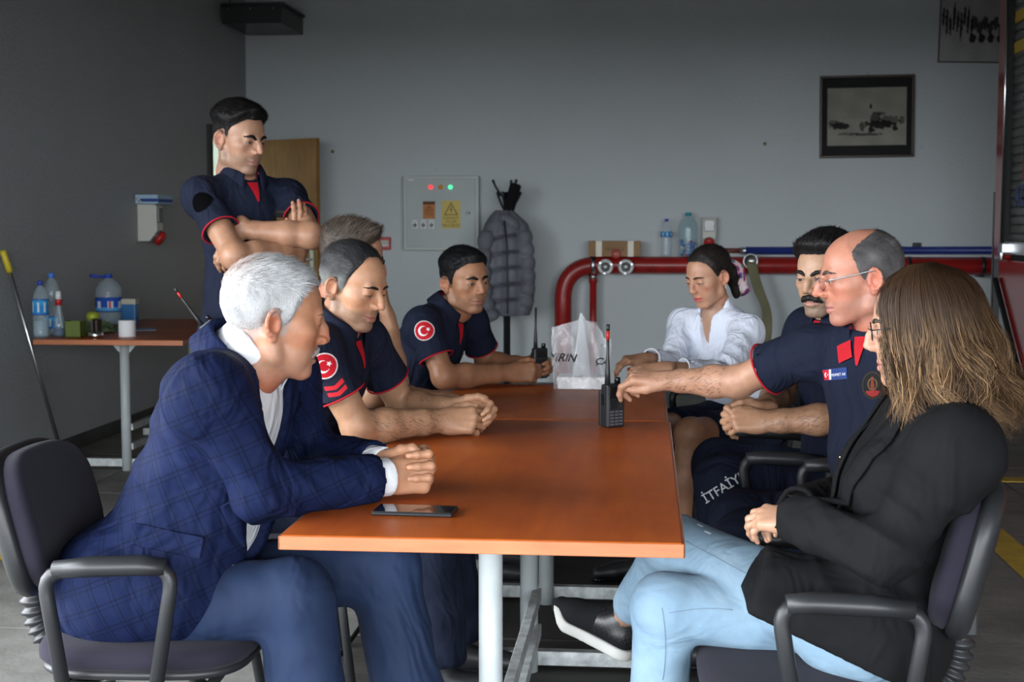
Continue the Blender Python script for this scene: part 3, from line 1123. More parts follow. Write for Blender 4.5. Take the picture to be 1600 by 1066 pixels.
# ------------------------------------------------------------------ coat rack with jacket and cap
CRY = YB - .42
c0 = at(792, 353, CRY)
rack = empty('coat_rack', (c0[0], CRY, 0), label='black metal coat rack against the back wall', cat='coat rack')
zr = at(797, 300, CRY)[2]
obj('pole', MB().tube([(0, 0, .03), (0, 0, zr)], .030, 14), M_blackm, rack)
obj('base', MB().lathe([(.17, 0), (.17, .015), (.05, .03), (.03, .05)], 24), M_blackm, rack)
for kk in range(6):
    an = kk * math.pi / 3 + .3
    d = V3(math.cos(an), math.sin(an), 0)
    hi = kk % 2
    s = V3(0, 0, zr - (.0 if hi else .10))
    obj('coat_peg', MB().tube([s - V3(0, 0, .05), s + d * .05 + V3(0, 0, -.03), s + d * .10 + V3(0, 0, .05), s + d * .12 + V3(0, 0, .10)], [.010, .010, .009, .012], 8), M_blackm, rack)
hat = Sdf().box((.055, -.02, zr - .06), (.045, .05, .13), np.array(Matrix.Rotation(.28, 3, 'Y')), .02)
hv, hf = hat.mesh(.008)
tag(obj('dark_bag', (hv - V3(0, 0, 0), hf), fabric_mat('black_cloth', (.008, .008, .010)), loc=(c0[0], CRY - .12, 0)), 'black cloth bag hanging at the top of the coat rack', 'bag')


def coat():
    def X(u): return (u - 797) * CRY / FPX
    def Z(v): return at(797, v, CRY)[2]
    rows = []
    # outline of the hanging jacket: v, left u, right u, depth
    for v, a, b, dp in ((330, 786, 806, .05), (338, 778, 815, .08), (350, 770, 828, .11), (365, 765, 833, .13), (385, 762, 836, .14), (410, 759, 838, .15),
                        (435, 757, 839, .15), (460, 756, 838, .15), (480, 757, 835, .145), (490, 760, 831, .13)):
        rows.append((X(a), X(b), Z(v), dp))
    N = 40
    vs, fs = [], []
    seams = [Z(v) for v in (372, 397, 421, 446, 470)]
    fine = []
    zz = np.linspace(rows[0][2], rows[-1][2], 120)
    rz_ = [r[2] for r in rows][::-1]
    for z in zz:
        a = np.interp(z, rz_, [r[0] for r in rows][::-1]); b = np.interp(z, rz_, [r[1] for r in rows][::-1]); d = np.interp(z, rz_, [r[3] for r in rows][::-1])
        fine.append((a, b, z, d))
    for a, b, z, d in fine:
        for k in range(N):
            th = 2 * math.pi * k / N
            cxx, rx = (a + b) / 2, (b - a) / 2
            fold = 1 + .05 * math.sin(5 * th + 1)
            zs = z + .025 * math.sin(2 * th + .7)
            pin = min(abs(zs - s) for s in seams)
            puff = -.055 * math.exp(-(pin / .013) ** 2) + .018
            x = cxx + math.cos(th) * (rx + puff)
            y = math.sin(th) * (d * fold + puff)
            for ft, wd in ((4.55, .10), (5.35, .12)):
                y += .05 * math.exp(-((th - ft) / wd) ** 2)
            vs.append((x, y, z))
    n = len(fine)
    for i in range(n - 1):
        for k in range(N):
            l = (k + 1) % N
            fs.append((i * N + k, (i + 1) * N + k, (i + 1) * N + l, i * N + l))
    fs.append(tuple(range(N)))
    return vs, fs


jk = empty('padded_jacket', (c0[0], CRY - .16, 0), label='grey quilted winter jacket hanging on the coat rack', cat='jacket')
jv, jf = coat()
obj('jacket_body', (jv, jf), M_coat, jk, solid=.012)


def sleeve(us, name):
    pts = [((u - 797) * CRY / FPX, y, at(797, v, CRY)[2]) for u, v, y in us]
    n = 49
    t = np.linspace(0, len(pts) - 1, n)
    P_ = np.array([[np.interp(q, range(len(pts)), [p[d] for p in pts]) for d in range(3)] for q in t])
    rr = [.046 + .024 * abs(math.sin(i * math.pi / 8.0)) ** .5 for i in range(n)]
    return obj(name, MB().tube(P_, rr, 18), M_coat, jk)


sleeve([(772, 362, -.10), (766, 400, -.15), (766, 440, -.17), (772, 475, -.16), (781, 497, -.14)], 'sleeve')
sleeve([(826, 360, -.05), (832, 400, -.06), (833, 440, -.06), (829, 478, -.05)], 'sleeve')
hd = Sdf().ell((.045, -.10, at(797, 347, CRY)[2]), (.10, .05, .055), np.array(Matrix.Rotation(.55, 3, 'Y')))
obj('hood', hd.mesh(.008), M_coat, jk)
obj('zip', MB().tube([((u - 797) * CRY / FPX, -.175 - .012 * i, at(797, v, CRY)[2]) for i, (u, v) in enumerate(((799, 345), (803, 380), (804, 420), (805, 460), (805, 487)))], .006, 8), M_black, jk)

# ------------------------------------------------------------------ fire engine at the right edge
TX, TY1, TY0 = 2.41, 10.15, 4.0
tr = empty('fire_engine', (TX, TY1, 0), label='red fire engine with grey roller shutter at the right edge', cat='truck')


def ty(u, v):   # point on the truck's side plane X = TX (local y, z)
    d = c_w * FPX + c_r * (u - 800) + c_p * (533 - v)
    p = CAMP + d * (TX / d[0])
    return p[1] - TY1, p[2]


L = TY0 - TY1
zsh0, zsh1 = 1.23, 3.25
side = [(0.0, zsh0 - .10), (0.0, 1.0), (-.72, .40), (L, .40), (L, zsh0 - .10)]
mt = frame((0, 0, 0), (0, 1, 0), (1, 0, 0), (0, 0, 1))
obj('lower_body', MB().prism(side, .02, 2.4, mt), M_truck, tr, bevel=.01)
obj('body_edge', MB().tube([(.0, 0.0, .99), (.0, -.72, .39), (0, L, .39)], .02, 8), M_truckd, tr)
obj('rear_corner_post', MB().box((-.02, -.20, zsh0 - .10), (.30, 0, 3.4)), M_truck, tr, bevel=.02)
obj('rear_panel', MB().box((.06, -.12, .98), (2.38, .0, 3.4)), M_truck, tr, bevel=.02)
obj('shutter_channel', MB().box((-.012, -.27, zsh0 - .02), (.06, -.20, 3.4)), M_truckd, tr)
obj('shutter_trim', MB().tube([(-.018, -.205, zsh0), (-.018, -.205, 3.4)], .008, 8), M_chrome, tr)
obj('upper_body', MB().box((.05, L, zsh0 - .1), (2.4, -.1, 3.4)), M_truckd, tr)
sv = MB().tube([(0, -1.6, 0), (0, 1.6, 0)], .030, 8, sx=.45)
sl_me = mesh_from('shutter_slat', sv.v, sv.f, True); sl_me.materials.append(M_shut)
for i in range(int((zsh1 - zsh0) / .058)):
    s = bpy.data.objects.new('shutter_slat', sl_me); COL.objects.link(s); s.parent = tr
    s.location = (.028, -1.87, zsh0 + .05 + i * .058)
obj('shutter_bar', MB().box((-.01, -3.5, zsh0 - .06), (.05, -.20, zsh0 + .025)), M_steel, tr, bevel=.006)
obj('shutter_latch', MB().box((-.06, -.42, zsh0 - .05), (.0, -.30, zsh0 + .015)).tube([(-.05, -.36, zsh0 - .02), (-.05, -.36, zsh0 - .10)], .018, 10), M_steel, tr, bevel=.005)
for z in (2.50, 2.70):
    obj('yellow_stripe', MB().box((.0115, -3.4, z), (.016, -.30, z + .075)), P('yellow_reflective_film', (.62, .40, .03), .4), tr)
M_bl = P('blue_lettering', (.03, .05, .20), .5)
text_on('side_lettering', 'İTFAİYE', .30, (.010, -.40 - .66, 2.26), (-1, 0, 0), (0, 0, 1), tr, M_bl, off=.001, bold=.006, sx=.9)
text_on('side_lettering', '112', .72, (.010, -.42 - .56, 1.88), (-1, 0, 0), (0, 0, 1), tr, P('red_lettering', (.36, .015, .012), .5), off=.001, bold=.012, sx=.9)
text_on('side_lettering', 'ACİL', .20, (.010, -.38 - .27, 1.55), (-1, 0, 0), (0, 0, 1), tr, M_bl, off=.001, bold=.004)
for yy in (-1.7, -4.8):
    Mw = frame((.12, yy, .48), (0, 1, 0), (0, 0, 1), (1, 0, 0))
    wh = obj('wheel', MB().lathe([(.30, .06), (.46, .0), (.48, .06), (.48, .24), (.45, .30)], 30, Mw), M_truckd, tr)
    obj('wheel_rim', MB().lathe([(.001, .05), (.10, .03), (.12, .10), (.27, .06), (.29, .02), (.30, .07)], 24, Mw), M_steel, wh)
p = on_wall(1557, 300); q = on_wall(1557, 430)
o = obj('steel_post', MB().box((-.025, -.025, 0), (.025, -.020, 2.06 - .0)).box((-.025, -.025, 0), (-.020, .025, 2.06)), P('dull_galvanised_steel', (.16, .165, .165), .5, .4, var=.2, vs=20), loc=(at(1557, 380, 10.6)[0], 10.6, 0))
o.scale = (1, 1, at(1551, 300, 10.6)[2] / 2.06)
tag(o, 'perforated steel angle post standing behind the fire engine', 'post')
# ================================================================== tables
TX0, TX1, TYA, TYB, TYC, TZ = -.722, .078, 2.715, 4.445, 5.45, .750


def table(name, x0, x1, y0, y1, label, legs, group, lx=0.0):
    e = empty(name, ((x0 + x1) / 2, (y0 + y1) / 2, 0), label=label, cat='table', group=group)
    w, d = (x1 - x0) / 2, (y1 - y0) / 2
    obj('tabletop', MB().box((-w + .004, -d + .004, TZ - .030), (w - .004, d - .004, TZ)), M_table, e, bevel=.004)
    obj('edge_band', MB().box((-w, -d, TZ - .029), (w, -d + .005, TZ - .0015)).box((-w, d - .005, TZ - .029), (w, d, TZ - .0015))
        .box((-w, -d, TZ - .029), (-w + .005, d, TZ - .0015)).box((w - .005, -d, TZ - .029), (w, d, TZ - .0015)), M_edge, e, bevel=.002)
    for ly in legs:
        y = ly - (y0 + y1) / 2
        lg = obj('leg', MB().tube([(lx, y, .0), (lx, y, TZ - .03)], .0275, 24), M_tleg, e)
        obj('gusset', MB().prism([(lx - .085, TZ - .03), (lx + .085, TZ - .03), (lx + .03, TZ - .09), (lx - .03, TZ - .09)], y - .003, y + .003), M_tleg, lg)
        obj('floor_bar', MB().box((lx - .34, y - .02 + .028, .018), (lx + .34, y + .02 + .028, .062)), M_tbar, e, bevel=.003)
    if len(legs) > 1:
        ya, yb = legs[0] - (y0 + y1) / 2, legs[1] - (y0 + y1) / 2
        obj('rail', MB().box((lx + .012, ya, .225), (lx + .038, yb, .262)), M_tbar, e, bevel=.002)
        obj('rail', MB().box((lx + .012, ya, .115), (lx + .038, yb, .152)), M_tbar, e, bevel=.002)
    return e


near_t = table('meeting_table', TX0, TX1, TYA, TYB - .002, 'long cherry wood table nearest the camera with the phone on it', (3.17, 4.24), 'cherry wood tables', -.027)
far_t = table('meeting_table', TX0 - .0, TX1 - .006, TYB + .002, TYC, 'far cherry wood table carrying the plastic bag', (5.03, ), 'cherry wood tables', -.027)
side_t = table('side_table', at(51, 536, 7.37)[0], at(286, 540, 7.37)[0], 7.37, 9.1, 'cherry wood side table by the left wall holding bottles', (7.62, 8.8), 'cherry wood tables')

# ------------------------------------------------------------------ phone and radios
_t = (TZ - CZ) / (c_w * FPX + c_r * (649 - 800) + c_p * (533 - 802))[2]
_q = CAMP + (c_w * FPX + c_r * (649 - 800) + c_p * (533 - 802)) * _t
ph = empty('mobile_phone', (_q[0], _q[1], TZ), label='black smartphone lying on the table near the clasped hands', cat='phone')
ph.rotation_euler = (0, 0, math.radians(-3))
obj('phone_body', MB().box((-.086, -.041, .0005), (.086, .041, .0095)), P('dark_phone_frame', (.03, .032, .035), .3, .6), ph, bevel=.003)
obj('phone_screen', MB().box((-.084, -.039, .0090), (.084, .039, .0101)), P('black_glass', (.004, .004, .005), .03, coat=.5), ph)


def radio(name, loc, rz, label, red=True, tilt=0.0, wire=None):
    e = empty(name, loc, rz, label=label, cat='radio', group='handheld radios')
    e.rotation_euler = (tilt, 0, rz)
    b = obj('radio_body', MB().box((-.029, -.017, 0), (.029, .017, .118)), M_black, e, bevel=.006)
    obj('speaker_panel', MB().box((-.024, -.0195, .080), (.024, -.0165, .112)), M_blackg, b, bevel=.002)
    obj('display', MB().box((-.020, -.0190, .053), (.020, -.0168, .076)), P('display_glass', (.015, .018, .02), .1), b)
    km = MB().box((-.005, -.0195, .036), (.005, -.0165, .048))
    kb = mesh_from('keypad_key', MB().box((-.0055, -.0015, -.0026), (.0055, .0015, .0026)).v, km.f, False)
    kb.materials.append(P('radio_key', (.09, .09, .095), .5))
    for r in range(5):
        for c in range(3):
            k_ = bpy.data.objects.new('keypad_key', kb); COL.objects.link(k_); k_.parent = b
            k_.location = ((c - 1) * .0145, -.0178, .044 - r * .0085)
    obj('battery_pack', MB().box((-.027, .017, .002), (.027, .030, .100)), M_black, e, bevel=.004)
    obj('belt_clip', MB().box((-.010, .030, .045), (.010, .037, .105)), M_blackm, e, bevel=.002)
    obj('side_button', MB().box((-.0325, -.008, .062), (-.028, .010, .092)), M_blackg, e, bevel=.002)
    obj('volume_knob', MB().lathe([(.0085, .116), (.0085, .133), (.007, .135), (.001, .135)], 14, frame((.017, .002, 0), (1, 0, 0), (0, 1, 0), (0, 0, 1))), M_blackg, e)
    an = obj('antenna', MB().tube([(-.016, .002, .114), (-.016, .002, .15), (-.0155, .0025, .20), (-.014, .004, .275)], [.0085, .007, .0042, .0042], 10), M_black, e)
    if red:
        obj('antenna_band', MB().tube([(-.0147, .0035, .238), (-.0142, .0038, .262)], .0047, 10), M_red, an)
        obj('antenna_tip', MB().tube([(-.0142, .0038, .262), (-.0138, .004, .280)], .0052, 10), M_black, an)
    return e


rp = at(957, 669, 4.30)
RADIO = radio('handheld_radio', (rp[0], 4.30, TZ), math.radians(38), 'black handheld radio with red banded antenna standing on the table seam')
RADIO.scale = (1.12, 1.12, 1.12)

# ------------------------------------------------------------------ plastic bag with a white box in it
def bagmat():
    t = NT('frosted_clear_plastic')
    b = t.b
    b.inputs['Base Color'].default_value = (.80, .82, .85, 1)
    b.inputs['Roughness'].default_value = .16
    b.inputs['Specular IOR Level'].default_value = .9
    nz = t.noise(t.coord(), 8, 3)
    al = t.ramp(nz, [(.30, (.15, .15, .15)), (.72, (.38, .38, .38))])
    t.l(al, b.inputs['Alpha'])
    nz2 = t.n('ShaderNodeTexNoise'); nz2.inputs['Scale'].default_value = 9; nz2.inputs['Distortion'].default_value = 1.6
    t.l(t.coord(), nz2.inputs['Vector'])
    t.l(t.bump(nz2.outputs['Fac'], .28, .03), b.inputs['Normal'])
    return t.m


M_bagp = bagmat()
bl = at(868, 603, 5.30); br = at(948, 603, 5.30)
wb = empty('white_box', ((bl[0] + br[0]) / 2 + .003, 5.33, TZ), label='flat white box standing inside the clear plastic bag', cat='box')
Wb = br[0] - bl[0] - .012
obj('box_base', MB().box((-Wb / 2, -.06, .002), (Wb / 2, .06, .045)), P('white_carton', (.82, .83, .83), .6), wb, bevel=.003)
obj('box_lid', MB().box((-Wb / 2 - .002, -.062, .030), (Wb / 2 + .002, .062, .048)), P('white_carton_lid', (.84, .85, .85), .6), wb, bevel=.003)
bag = empty('plastic_bag', ((bl[0] + br[0]) / 2, 5.33, TZ), label='clear plastic carrier bag with black lettering on the far table', cat='bag')


def bag_shell():
    N, Mh = 56, 34
    w0, d0 = Wb / 2 + .012, .072
    vs, fs = [], []
    rs = np.random.RandomState(3)
    ph_ = rs.uniform(0, 6.28, 8)
    for j in range(Mh + 1):
        t = j / Mh
        for i in range(N):
            th = 2 * math.pi * i / N
            c, s = math.cos(th), math.sin(th)
            e = .35 + .45 * t
            x = w0 * math.copysign(abs(c) ** e, c) * (1 + .10 * t)
            y = d0 * math.copysign(abs(s) ** e, s) * (1 - .72 * t)
            # vertical pleat in the middle of the front face
            if s < 0:
                x0 = x / w0
                y -= .035 * math.exp(-((x0 + .02) / (.10 + .16 * (1 - t))) ** 2) * (.3 + .7 * math.sin(math.pi * min(t * 1.05, 1)))
            top = .262 - .03 * abs(x / w0 - .02) + (.028 * math.exp(-((x / w0 + .02) / .07) ** 2) if s < 0 else 0) - (.045 if x > .5 * w0 else 0) * min(1, (x / w0 - .5) * 3)
            z = .002 + (top - .002) * t
            wr = .0035 * math.sin(9 * th + 7 * t + ph_[0]) + .003 * math.sin(17 * th - 11 * t + ph_[1])
            vs.append((x + wr, y + wr * 1.4 * min(1, t * 3), z))
    for j in range(Mh):
        for i in range(N):
            k = (i + 1) % N
            fs.append((j * N + i, j * N + k, (j + 1) * N + k, (j + 1) * N + i))
    fs.append(tuple(range(N - 1, -1, -1)))
    return vs, fs


bv, bf = bag_shell()
bo = obj('bag_film', (bv, bf), M_bagp, bag)
fm = MB()
fv_ = [(-.005, -.030, .285), (.004, -.034, .282), (-.030, -.082, .050), (.042, -.080, .048), (.004, -.100, .060), (.0, -.062, .200)]
fm.raw(fv_, [(0, 5, 2), (5, 4, 2), (0, 1, 5), (1, 3, 5), (5, 3, 4)], True)
obj('bag_fold', fm, P('folded_clear_plastic', (.86, .88, .92), .2, alpha=.30, spec=.9), bag)
bq = [q for q in bf if len(q) == 4]
bbv = bvh_of(np.array(bv), np.array(bq))
M_ink = P('black_bag_print', (.01, .01, .012), .5)
text_on('bag_lettering', 'YIRIN', .042, (-Wb * .40, 0, .118), (0, -1, 0), (0, 0, 1), bag, M_ink, bbv, .002, .35, .0006)
text_on('bag_lettering', 'ÇA', .036, (Wb * .42, 0, .105), (0, -1, 0), (.25, 0, 1), bag, M_ink, bbv, .002, .35, .0006)

# ------------------------------------------------------------------ things on the side table
def ontab(u, v):
    d = c_w * FPX + c_r * (u - 800) + c_p * (533 - v)
    t = (TZ - CZ) / d[2]
    return CAMP + d * t


q = at(67, 526, 7.52)
bottle('water_bottle', (q[0], 7.50, TZ), .31, .043, 'water bottle with blue label and navy cap at the front of the side table', 0, M_capblue, M_water, (.40, .68), water=.3)
q = at(82, 500, 7.72)
bottle('water_bottle', (q[0], 7.72, TZ), .345, .046, 'tall water bottle with light blue cap behind the labelled one', 0, M_caplight, M_water, (.10, .30), water=.0)
q = at(180, 490, 8.55)
bottle('water_jug', (q[0], 8.45, TZ), .315, .080, 'big water jug with navy cap and handle on the side table', 0, M_capblue, M_water, (.28, .55), water=.25, handle=True, bands='dark')
q = at(95, 520, 7.62)
sb_ = empty('spray_bottle', (q[0], 7.60, TZ), label='clear soap bottle with red collar and blue liquid on the side table', cat='bottle')
obj('bottle_body', MB().lathe([(.028, 0), (.032, .01), (.031, .06), (.024, .11), (.014, .155), (.013, .175)], 18), M_water, sb_)
obj('liquid', MB().lathe([(.026, .003), (.029, .012), (.028, .045), (.001, .045)], 18), M_bluefluid, sb_)
obj('collar', MB().lathe([(.019, .172), (.019, .202), (.017, .204), (.001, .204)], 16), M_red, sb_)
obj('pump_cap', MB().lathe([(.016, .204), (.0165, .228), (.014, .250), (.001, .251)], 16), P('cloudy_plastic', (.7, .72, .72), .3), sb_)
obj('dip_tube', MB().tube([(0, 0, .175), (.008, 0, .10), (.022, 0, .03)], .003, 8), M_white, sb_)
q = at(111, 524, 7.52)
gbx = empty('green_planter_box', (q[0] + .01, 7.56, TZ), label='small olive green open box on the side table', cat='box')
gm = MB()
for a_, b_ in (((-.045, -.04), (.045, -.036)), ((-.045, .036), (.045, .04)), ((-.045, -.04), (-.041, .04)), ((.041, -.04), (.045, .04))):
    gm.box((a_[0], a_[1], 0), (b_[0], b_[1], .088))
gm.box((-.045, -.04, 0), (.045, .04, .004))
obj('box_walls', gm, M_greenbox, gbx, bevel=.001)
obj('box_content', MB().box((-.040, -.035, .004), (.040, .035, .074)), P('dark_soil', (.06, .055, .04), .9, bump=.5, bs=80), gbx)
o = obj('menu_stand', MB().box((-.006, -.035, 0), (.006, .035, .095)).box((.018, -.035, 0), (.03, .035, .092)), P('dark_brown_leather', (.05, .035, .028), .6), loc=(q[0] + .085, 7.64, TZ), bevel=.002)
tag(o, 'dark upright holder between the green box and the cloth', 'holder')
q = at(152, 527, 7.5)
ash = obj('ashtray', MB().lathe([(.035, 0), (.041, .004), (.041, .030), (.038, .032), (.034, .030), (.032, .008), (.001, .006)], 24), M_chrome, loc=(q[0], 7.48, TZ))
tag(ash, 'round steel ashtray at the front of the side table', 'ashtray')
q = at(201, 523, 7.62)
tp = empty('toilet_roll', (q[0], 7.60, TZ), label='white paper roll standing on the side table', cat='paper roll')
obj('paper', MB().lathe([(.020, 0), (.046, 0), (.047, .003), (.047, .088), (.045, .091), (.020, .091)], 28, caps=False), M_tissue, tp)
obj('core', MB().lathe([(.0205, .0), (.0205, .091), (.019, .091), (.019, 0)], 18, caps=False), M_card, tp)


def cloth():
    n = 36
    c = at(158, 505, 8.05)
    vs, fs = [], []
    for j in range(n + 1):
        for i in range(n + 1):
            x, y = (i / n - .5) * .30, (j / n - .5) * .34
            f_ = max(0, min(1, (j / n) * 4))
            z = .008 + .045 * math.exp(-((x + .02) / .10) ** 2 - ((y - .02) / .12) ** 2) + .012 * math.sin(38 * x + 21 * y) * f_ + .008 * math.sin(61 * x - 33 * y)
            vs.append((x + .01 * math.sin(40 * y), y + .012 * math.sin(30 * x), max(.004, z)))
    for j in range(n):
        for i in range(n):
            fs.append((j * (n + 1) + i, j * (n + 1) + i + 1, (j + 1) * (n + 1) + i + 1, (j + 1) * (n + 1) + i))
    o = link('green_cloth', mesh_from('green_cloth', vs, fs), M_greencloth)
    o.location = (c[0], 7.98, TZ)
    s = o.modifiers.new('thickness', 'SOLIDIFY'); s.thickness = .003
    return o


clo = tag(cloth(), 'crumpled sage green cloth under the fruit on the side table', 'cloth')
q = at(147, 489, 7.98)
ap = empty('green_apple', (q[0], 7.96, TZ + .055), label='yellow green apple lying on the green cloth', cat='apple')
obj('apple_body', MB().lathe([(.001, .006), (.012, .001), (.026, .004), (.037, .022), (.038, .038), (.030, .054), (.014, .061), (.005, .056), (.001, .052)], 22, caps=False), M_apple, ap)
obj('stem', MB().tube([(0, 0, .05), (.003, 0, .062), (.006, .002, .07)], .0016, 6), P('brown_stem', (.08, .05, .03), .8), ap)
q = at(211, 490, 8.5)
bw = empty('wipes_packet', (q[0], 8.42, TZ), label='blue and white packet beside the big water jug', cat='packet')
obj('packet_body', MB().box((-.045, -.035, 0), (.045, .035, .165)), P('blue_foil', (.02, .12, .30), .3), bw, bevel=.008)
obj('packet_top', MB().box((-.046, -.036, .130), (.046, .036, .168)), P('beige_foil', (.45, .42, .34), .4), bw, bevel=.006)
o = obj('napkin_sheet', MB().box((-.09, -.10, 0), (.09, .10, .003)), P('pale_blue_paper', (.30, .38, .52), .8), loc=(at(216, 500, 8.1)[0], 8.12, TZ), rot=(0, 0, .4))
tag(o, 'pale blue paper napkin on the side table behind the roll', 'napkin')
# mop leaning on the left wall
m0, m1 = at(91, 691, 7.70), at(4, 391, 7.42)
mp = empty('mop', (m0[0], m0[1], 0), label='mop with yellow grip leaning by the left wall', cat='mop')
dirm = unit(m1 - m0)
base = m0 - dirm * ((m0[2] - .08) / dirm[2])
mp.location = (base[0], base[1], 0)
rel = lambda p_: np.asarray(p_) - V3(base[0], base[1], 0)
g0 = at(15, 424, 7.45)
obj('handle', MB().tube([rel(base), rel(g0)], .011, 12), M_steel, mp)
obj('grip', MB().tube([rel(g0 - dirm * .005), rel(g0 + dirm * .02), rel(m1 - dirm * .01), rel(m1)], [.017, .0185, .0185, .012], 12), P('yellow_plastic', (.62, .48, .03), .4), mp)
mh = Sdf().ell(rel(base) + V3(0, 0, -.035), (.09, .09, .045))
obj('mop_head', mh.mesh(.008), fabric_mat('mop_cotton', (.35, .34, .30), .95, 150, .8, .8, 40), mp)

# ================================================================== chairs
def rsq(w, d, e, n=40):
    out = []
    for k in range(n):
        th = 2 * math.pi * k / n
        c, s = math.cos(th), math.sin(th)
        out.append((w * math.copysign(abs(c) ** e, c), d * math.copysign(abs(s) ** e, s)))
    return out


def cushion(w, d, t, e, n=44, dome=.3, crown=0.0):
    """rounded pad in local XY, thickness along Z from 0 to t"""
    vs, fs = [], []
    prof = [(.80, -.0), (.95, .08), (1.0, .30), (1.0, .62), (.975, .82), (.92, .94), (.80, 1.0), (.55, 1.0 + dome * .10), (.28, 1.0 + dome * .14), (.02, 1.0 + dome * .15)]
    for s, z in prof:
        for x, y in rsq(w * s, d * s, e, n):
            vs.append((x, y, z * t + crown * (x / w) ** 2))
    for i in range(len(prof) - 1):
        for k in range(n):
            l = (k + 1) % n
            fs.append((i * n + k, i * n + l, (i + 1) * n + l, (i + 1) * n + k))
    fs.append(tuple(range(n - 1, -1, -1)))
    fs.append(tuple((len(prof) - 1) * n + k for k in range(n)))
    return vs, fs


def make_chair(label, fab):
    e = empty('office_chair', (0, 0, 0), label=label, cat='chair', group='visitor chairs round the tables')
    v, f = cushion(.235, .235, .062, .55)
    obj('seat', MB().raw(np.array(v) * (1, 1, .85) + V3(0, .01, .430), f), fab, e)
    v, f = cushion(.228, .228, .030, .55, dome=0)
    obj('seat_shell', MB().raw(np.array(v) * (1, 1, -1) + V3(0, .01, .440), [q[::-1] for q in f]), M_black, e)
    # backrest: pad in the XZ plane leaning back
    ta = math.radians(14)
    up = V3(0, -math.sin(ta), math.cos(ta)); nf = V3(0, math.cos(ta), math.sin(ta))
    o = V3(0, -.255, .722)
    Mb = frame(o, (1, 0, 0), up, -nf)      # local z points backwards
    v, f = cushion(.218, .152, .058, .62, crown=.035)
    v = np.array(v); v[:, 2] = -v[:, 2] + .02
    obj('backrest', MB().raw(v, [q[::-1] for q in f], True, Mb), fab, e)
    v, f = cushion(.230, .164, .050, .60, crown=-.035, dome=.2)
    v = np.array(v); v[:, 2] = v[:, 2] + .002
    obj('back_shell', MB().raw(v, f, True, Mb), M_black, e)
    # ribbed bellows between seat and back
    ctrl = [V3(0, -.16, .395), V3(0, -.24, .40), V3(0, -.285, .46), V3(0, -.275, .575)]
    pts, rr = [], []
    for i in range(49):
        t = i / 48
        p = (1 - t) ** 3 * ctrl[0] + 3 * t * (1 - t) ** 2 * ctrl[1] + 3 * t * t * (1 - t) * ctrl[2] + t ** 3 * ctrl[3]
        pts.append(p); rr.append(.026 + (.006 if i % 4 < 2 else -.003))
    obj('bellows', MB().tube(pts, rr, 14), M_black, e)
    obj('back_bracket', MB().box((-.034, -.305, .545), (.034, -.245, .600)).box((-.020, -.295, .595), (.020, -.265, .64)), M_black, e, bevel=.005)
    for s in (-1, 1):
        x = s * .268
        loop = arc_pts([(x, -.110, .36), (x, -.155, .656), (x, .115, .668), (x, .065, .36)], .05, 5)
        ar = obj('armrest', MB().tube(loop, .0155, 12), M_black, e)
        obj('arm_pad', MB().tube([(x, -.130, .661), (x, -.05, .668), (x, .05, .671), (x, .100, .667)], [.018, .021, .021, .018], 12, sx=1.25), M_black, ar)
        obj('arm_bolt', MB().tube([(x, -.112, .385), (x * .80, -.112, .40)], .009, 8).tube([(x, .065, .385), (x * .80, .065, .40)], .009, 8), M_blackm, ar)
        for yy, y2 in ((.17, .225), (-.15, -.24)):
            obj('leg', MB().tube(arc_pts([(s * .10, yy * .6, .388), (s * .20, yy, .386), (s * .245, y2, .0)], .05), .0125, 12), M_blackm, e)
    obj('seat_frame', MB().tube([(-.20, .16, .386), (.20, .16, .386)], .012, 10).tube([(-.20, -.15, .386), (.20, -.15, .386)], .012, 10)
        .tube([(-.18, -.15, .386), (-.18, .16, .386)], .012, 10).tube([(.18, -.15, .386), (.18, .16, .386)], .012, 10), M_blackm, e)
    return e


def dup(root, loc, rz, label):
    r = root.copy(); COL.objects.link(r)
    r.location = loc; r.rotation_euler = (0, 0, rz); r['label'] = label
    for ch in list(root.children):
        c = ch.copy(); COL.objects.link(c); c.parent = r
        for g in ch.children:
            d = g.copy(); COL.objects.link(d); d.parent = c
    return r


H2 = math.pi / 2
ch0 = make_chair('dark aubergine office chair with ribbed bellows under the man in the blue checked jacket', M_seatf)
ch0.location = (-1.085, 3.03, 0); ch0.rotation_euler = (0, 0, -H2 + .06)
dup(ch0, (.355, 2.87, 0), H2 + .02, 'dark aubergine office chair under the woman in the black blazer')
dup(ch0, (-1.03, 4.08, 0), -H2, 'office chair under the stubbled man with clasped hands')
dup(ch0, (-1.20, 4.67, 0), -H2, 'office chair under the man resting his cheek on his hand')
dup(ch0, (-1.00, 5.42, 0), -H2, 'office chair under the young man holding a radio')
dup(ch0, (.56, 3.87, 0), H2, 'office chair with black armrest under the man reaching for the radio')
dup(ch0, (.40, 4.52, 0), H2, 'office chair under the man with the moustache')
ch1 = make_chair('black office chair under the woman in the white shirt', M_seatb)
ch1.location = (.325, 5.80, 0); ch1.rotation_euler = (0, 0, H2 + .45)
# ================================================================== people
def skin_mat(name):
    t = NT(name)
    b = t.b
    a = t.n('ShaderNodeVertexColor', layer_name='Col').outputs[0]
    v = t.coord()
    m = t.ramp(t.noise(v, 38, 5, .6), [(.3, (.86, .82, .80)), (.7, (1.08, 1.06, 1.05))])
    t.l(t.mix(a, m, mode='MULTIPLY', f=1.0), b.inputs['Base Color'])
    b.inputs['Roughness'].default_value = .46
    b.inputs['Specular IOR Level'].default_value = .42
    b.inputs['Subsurface Weight'].default_value = .12
    b.inputs['Subsurface Radius'].default_value = (.010, .004, .002)
    b.inputs['Subsurface Scale'].default_value = .8
    t.l(t.bump(t.noise(v, 420, 3), .12, .0015), b.inputs['Normal'])
    return t.m


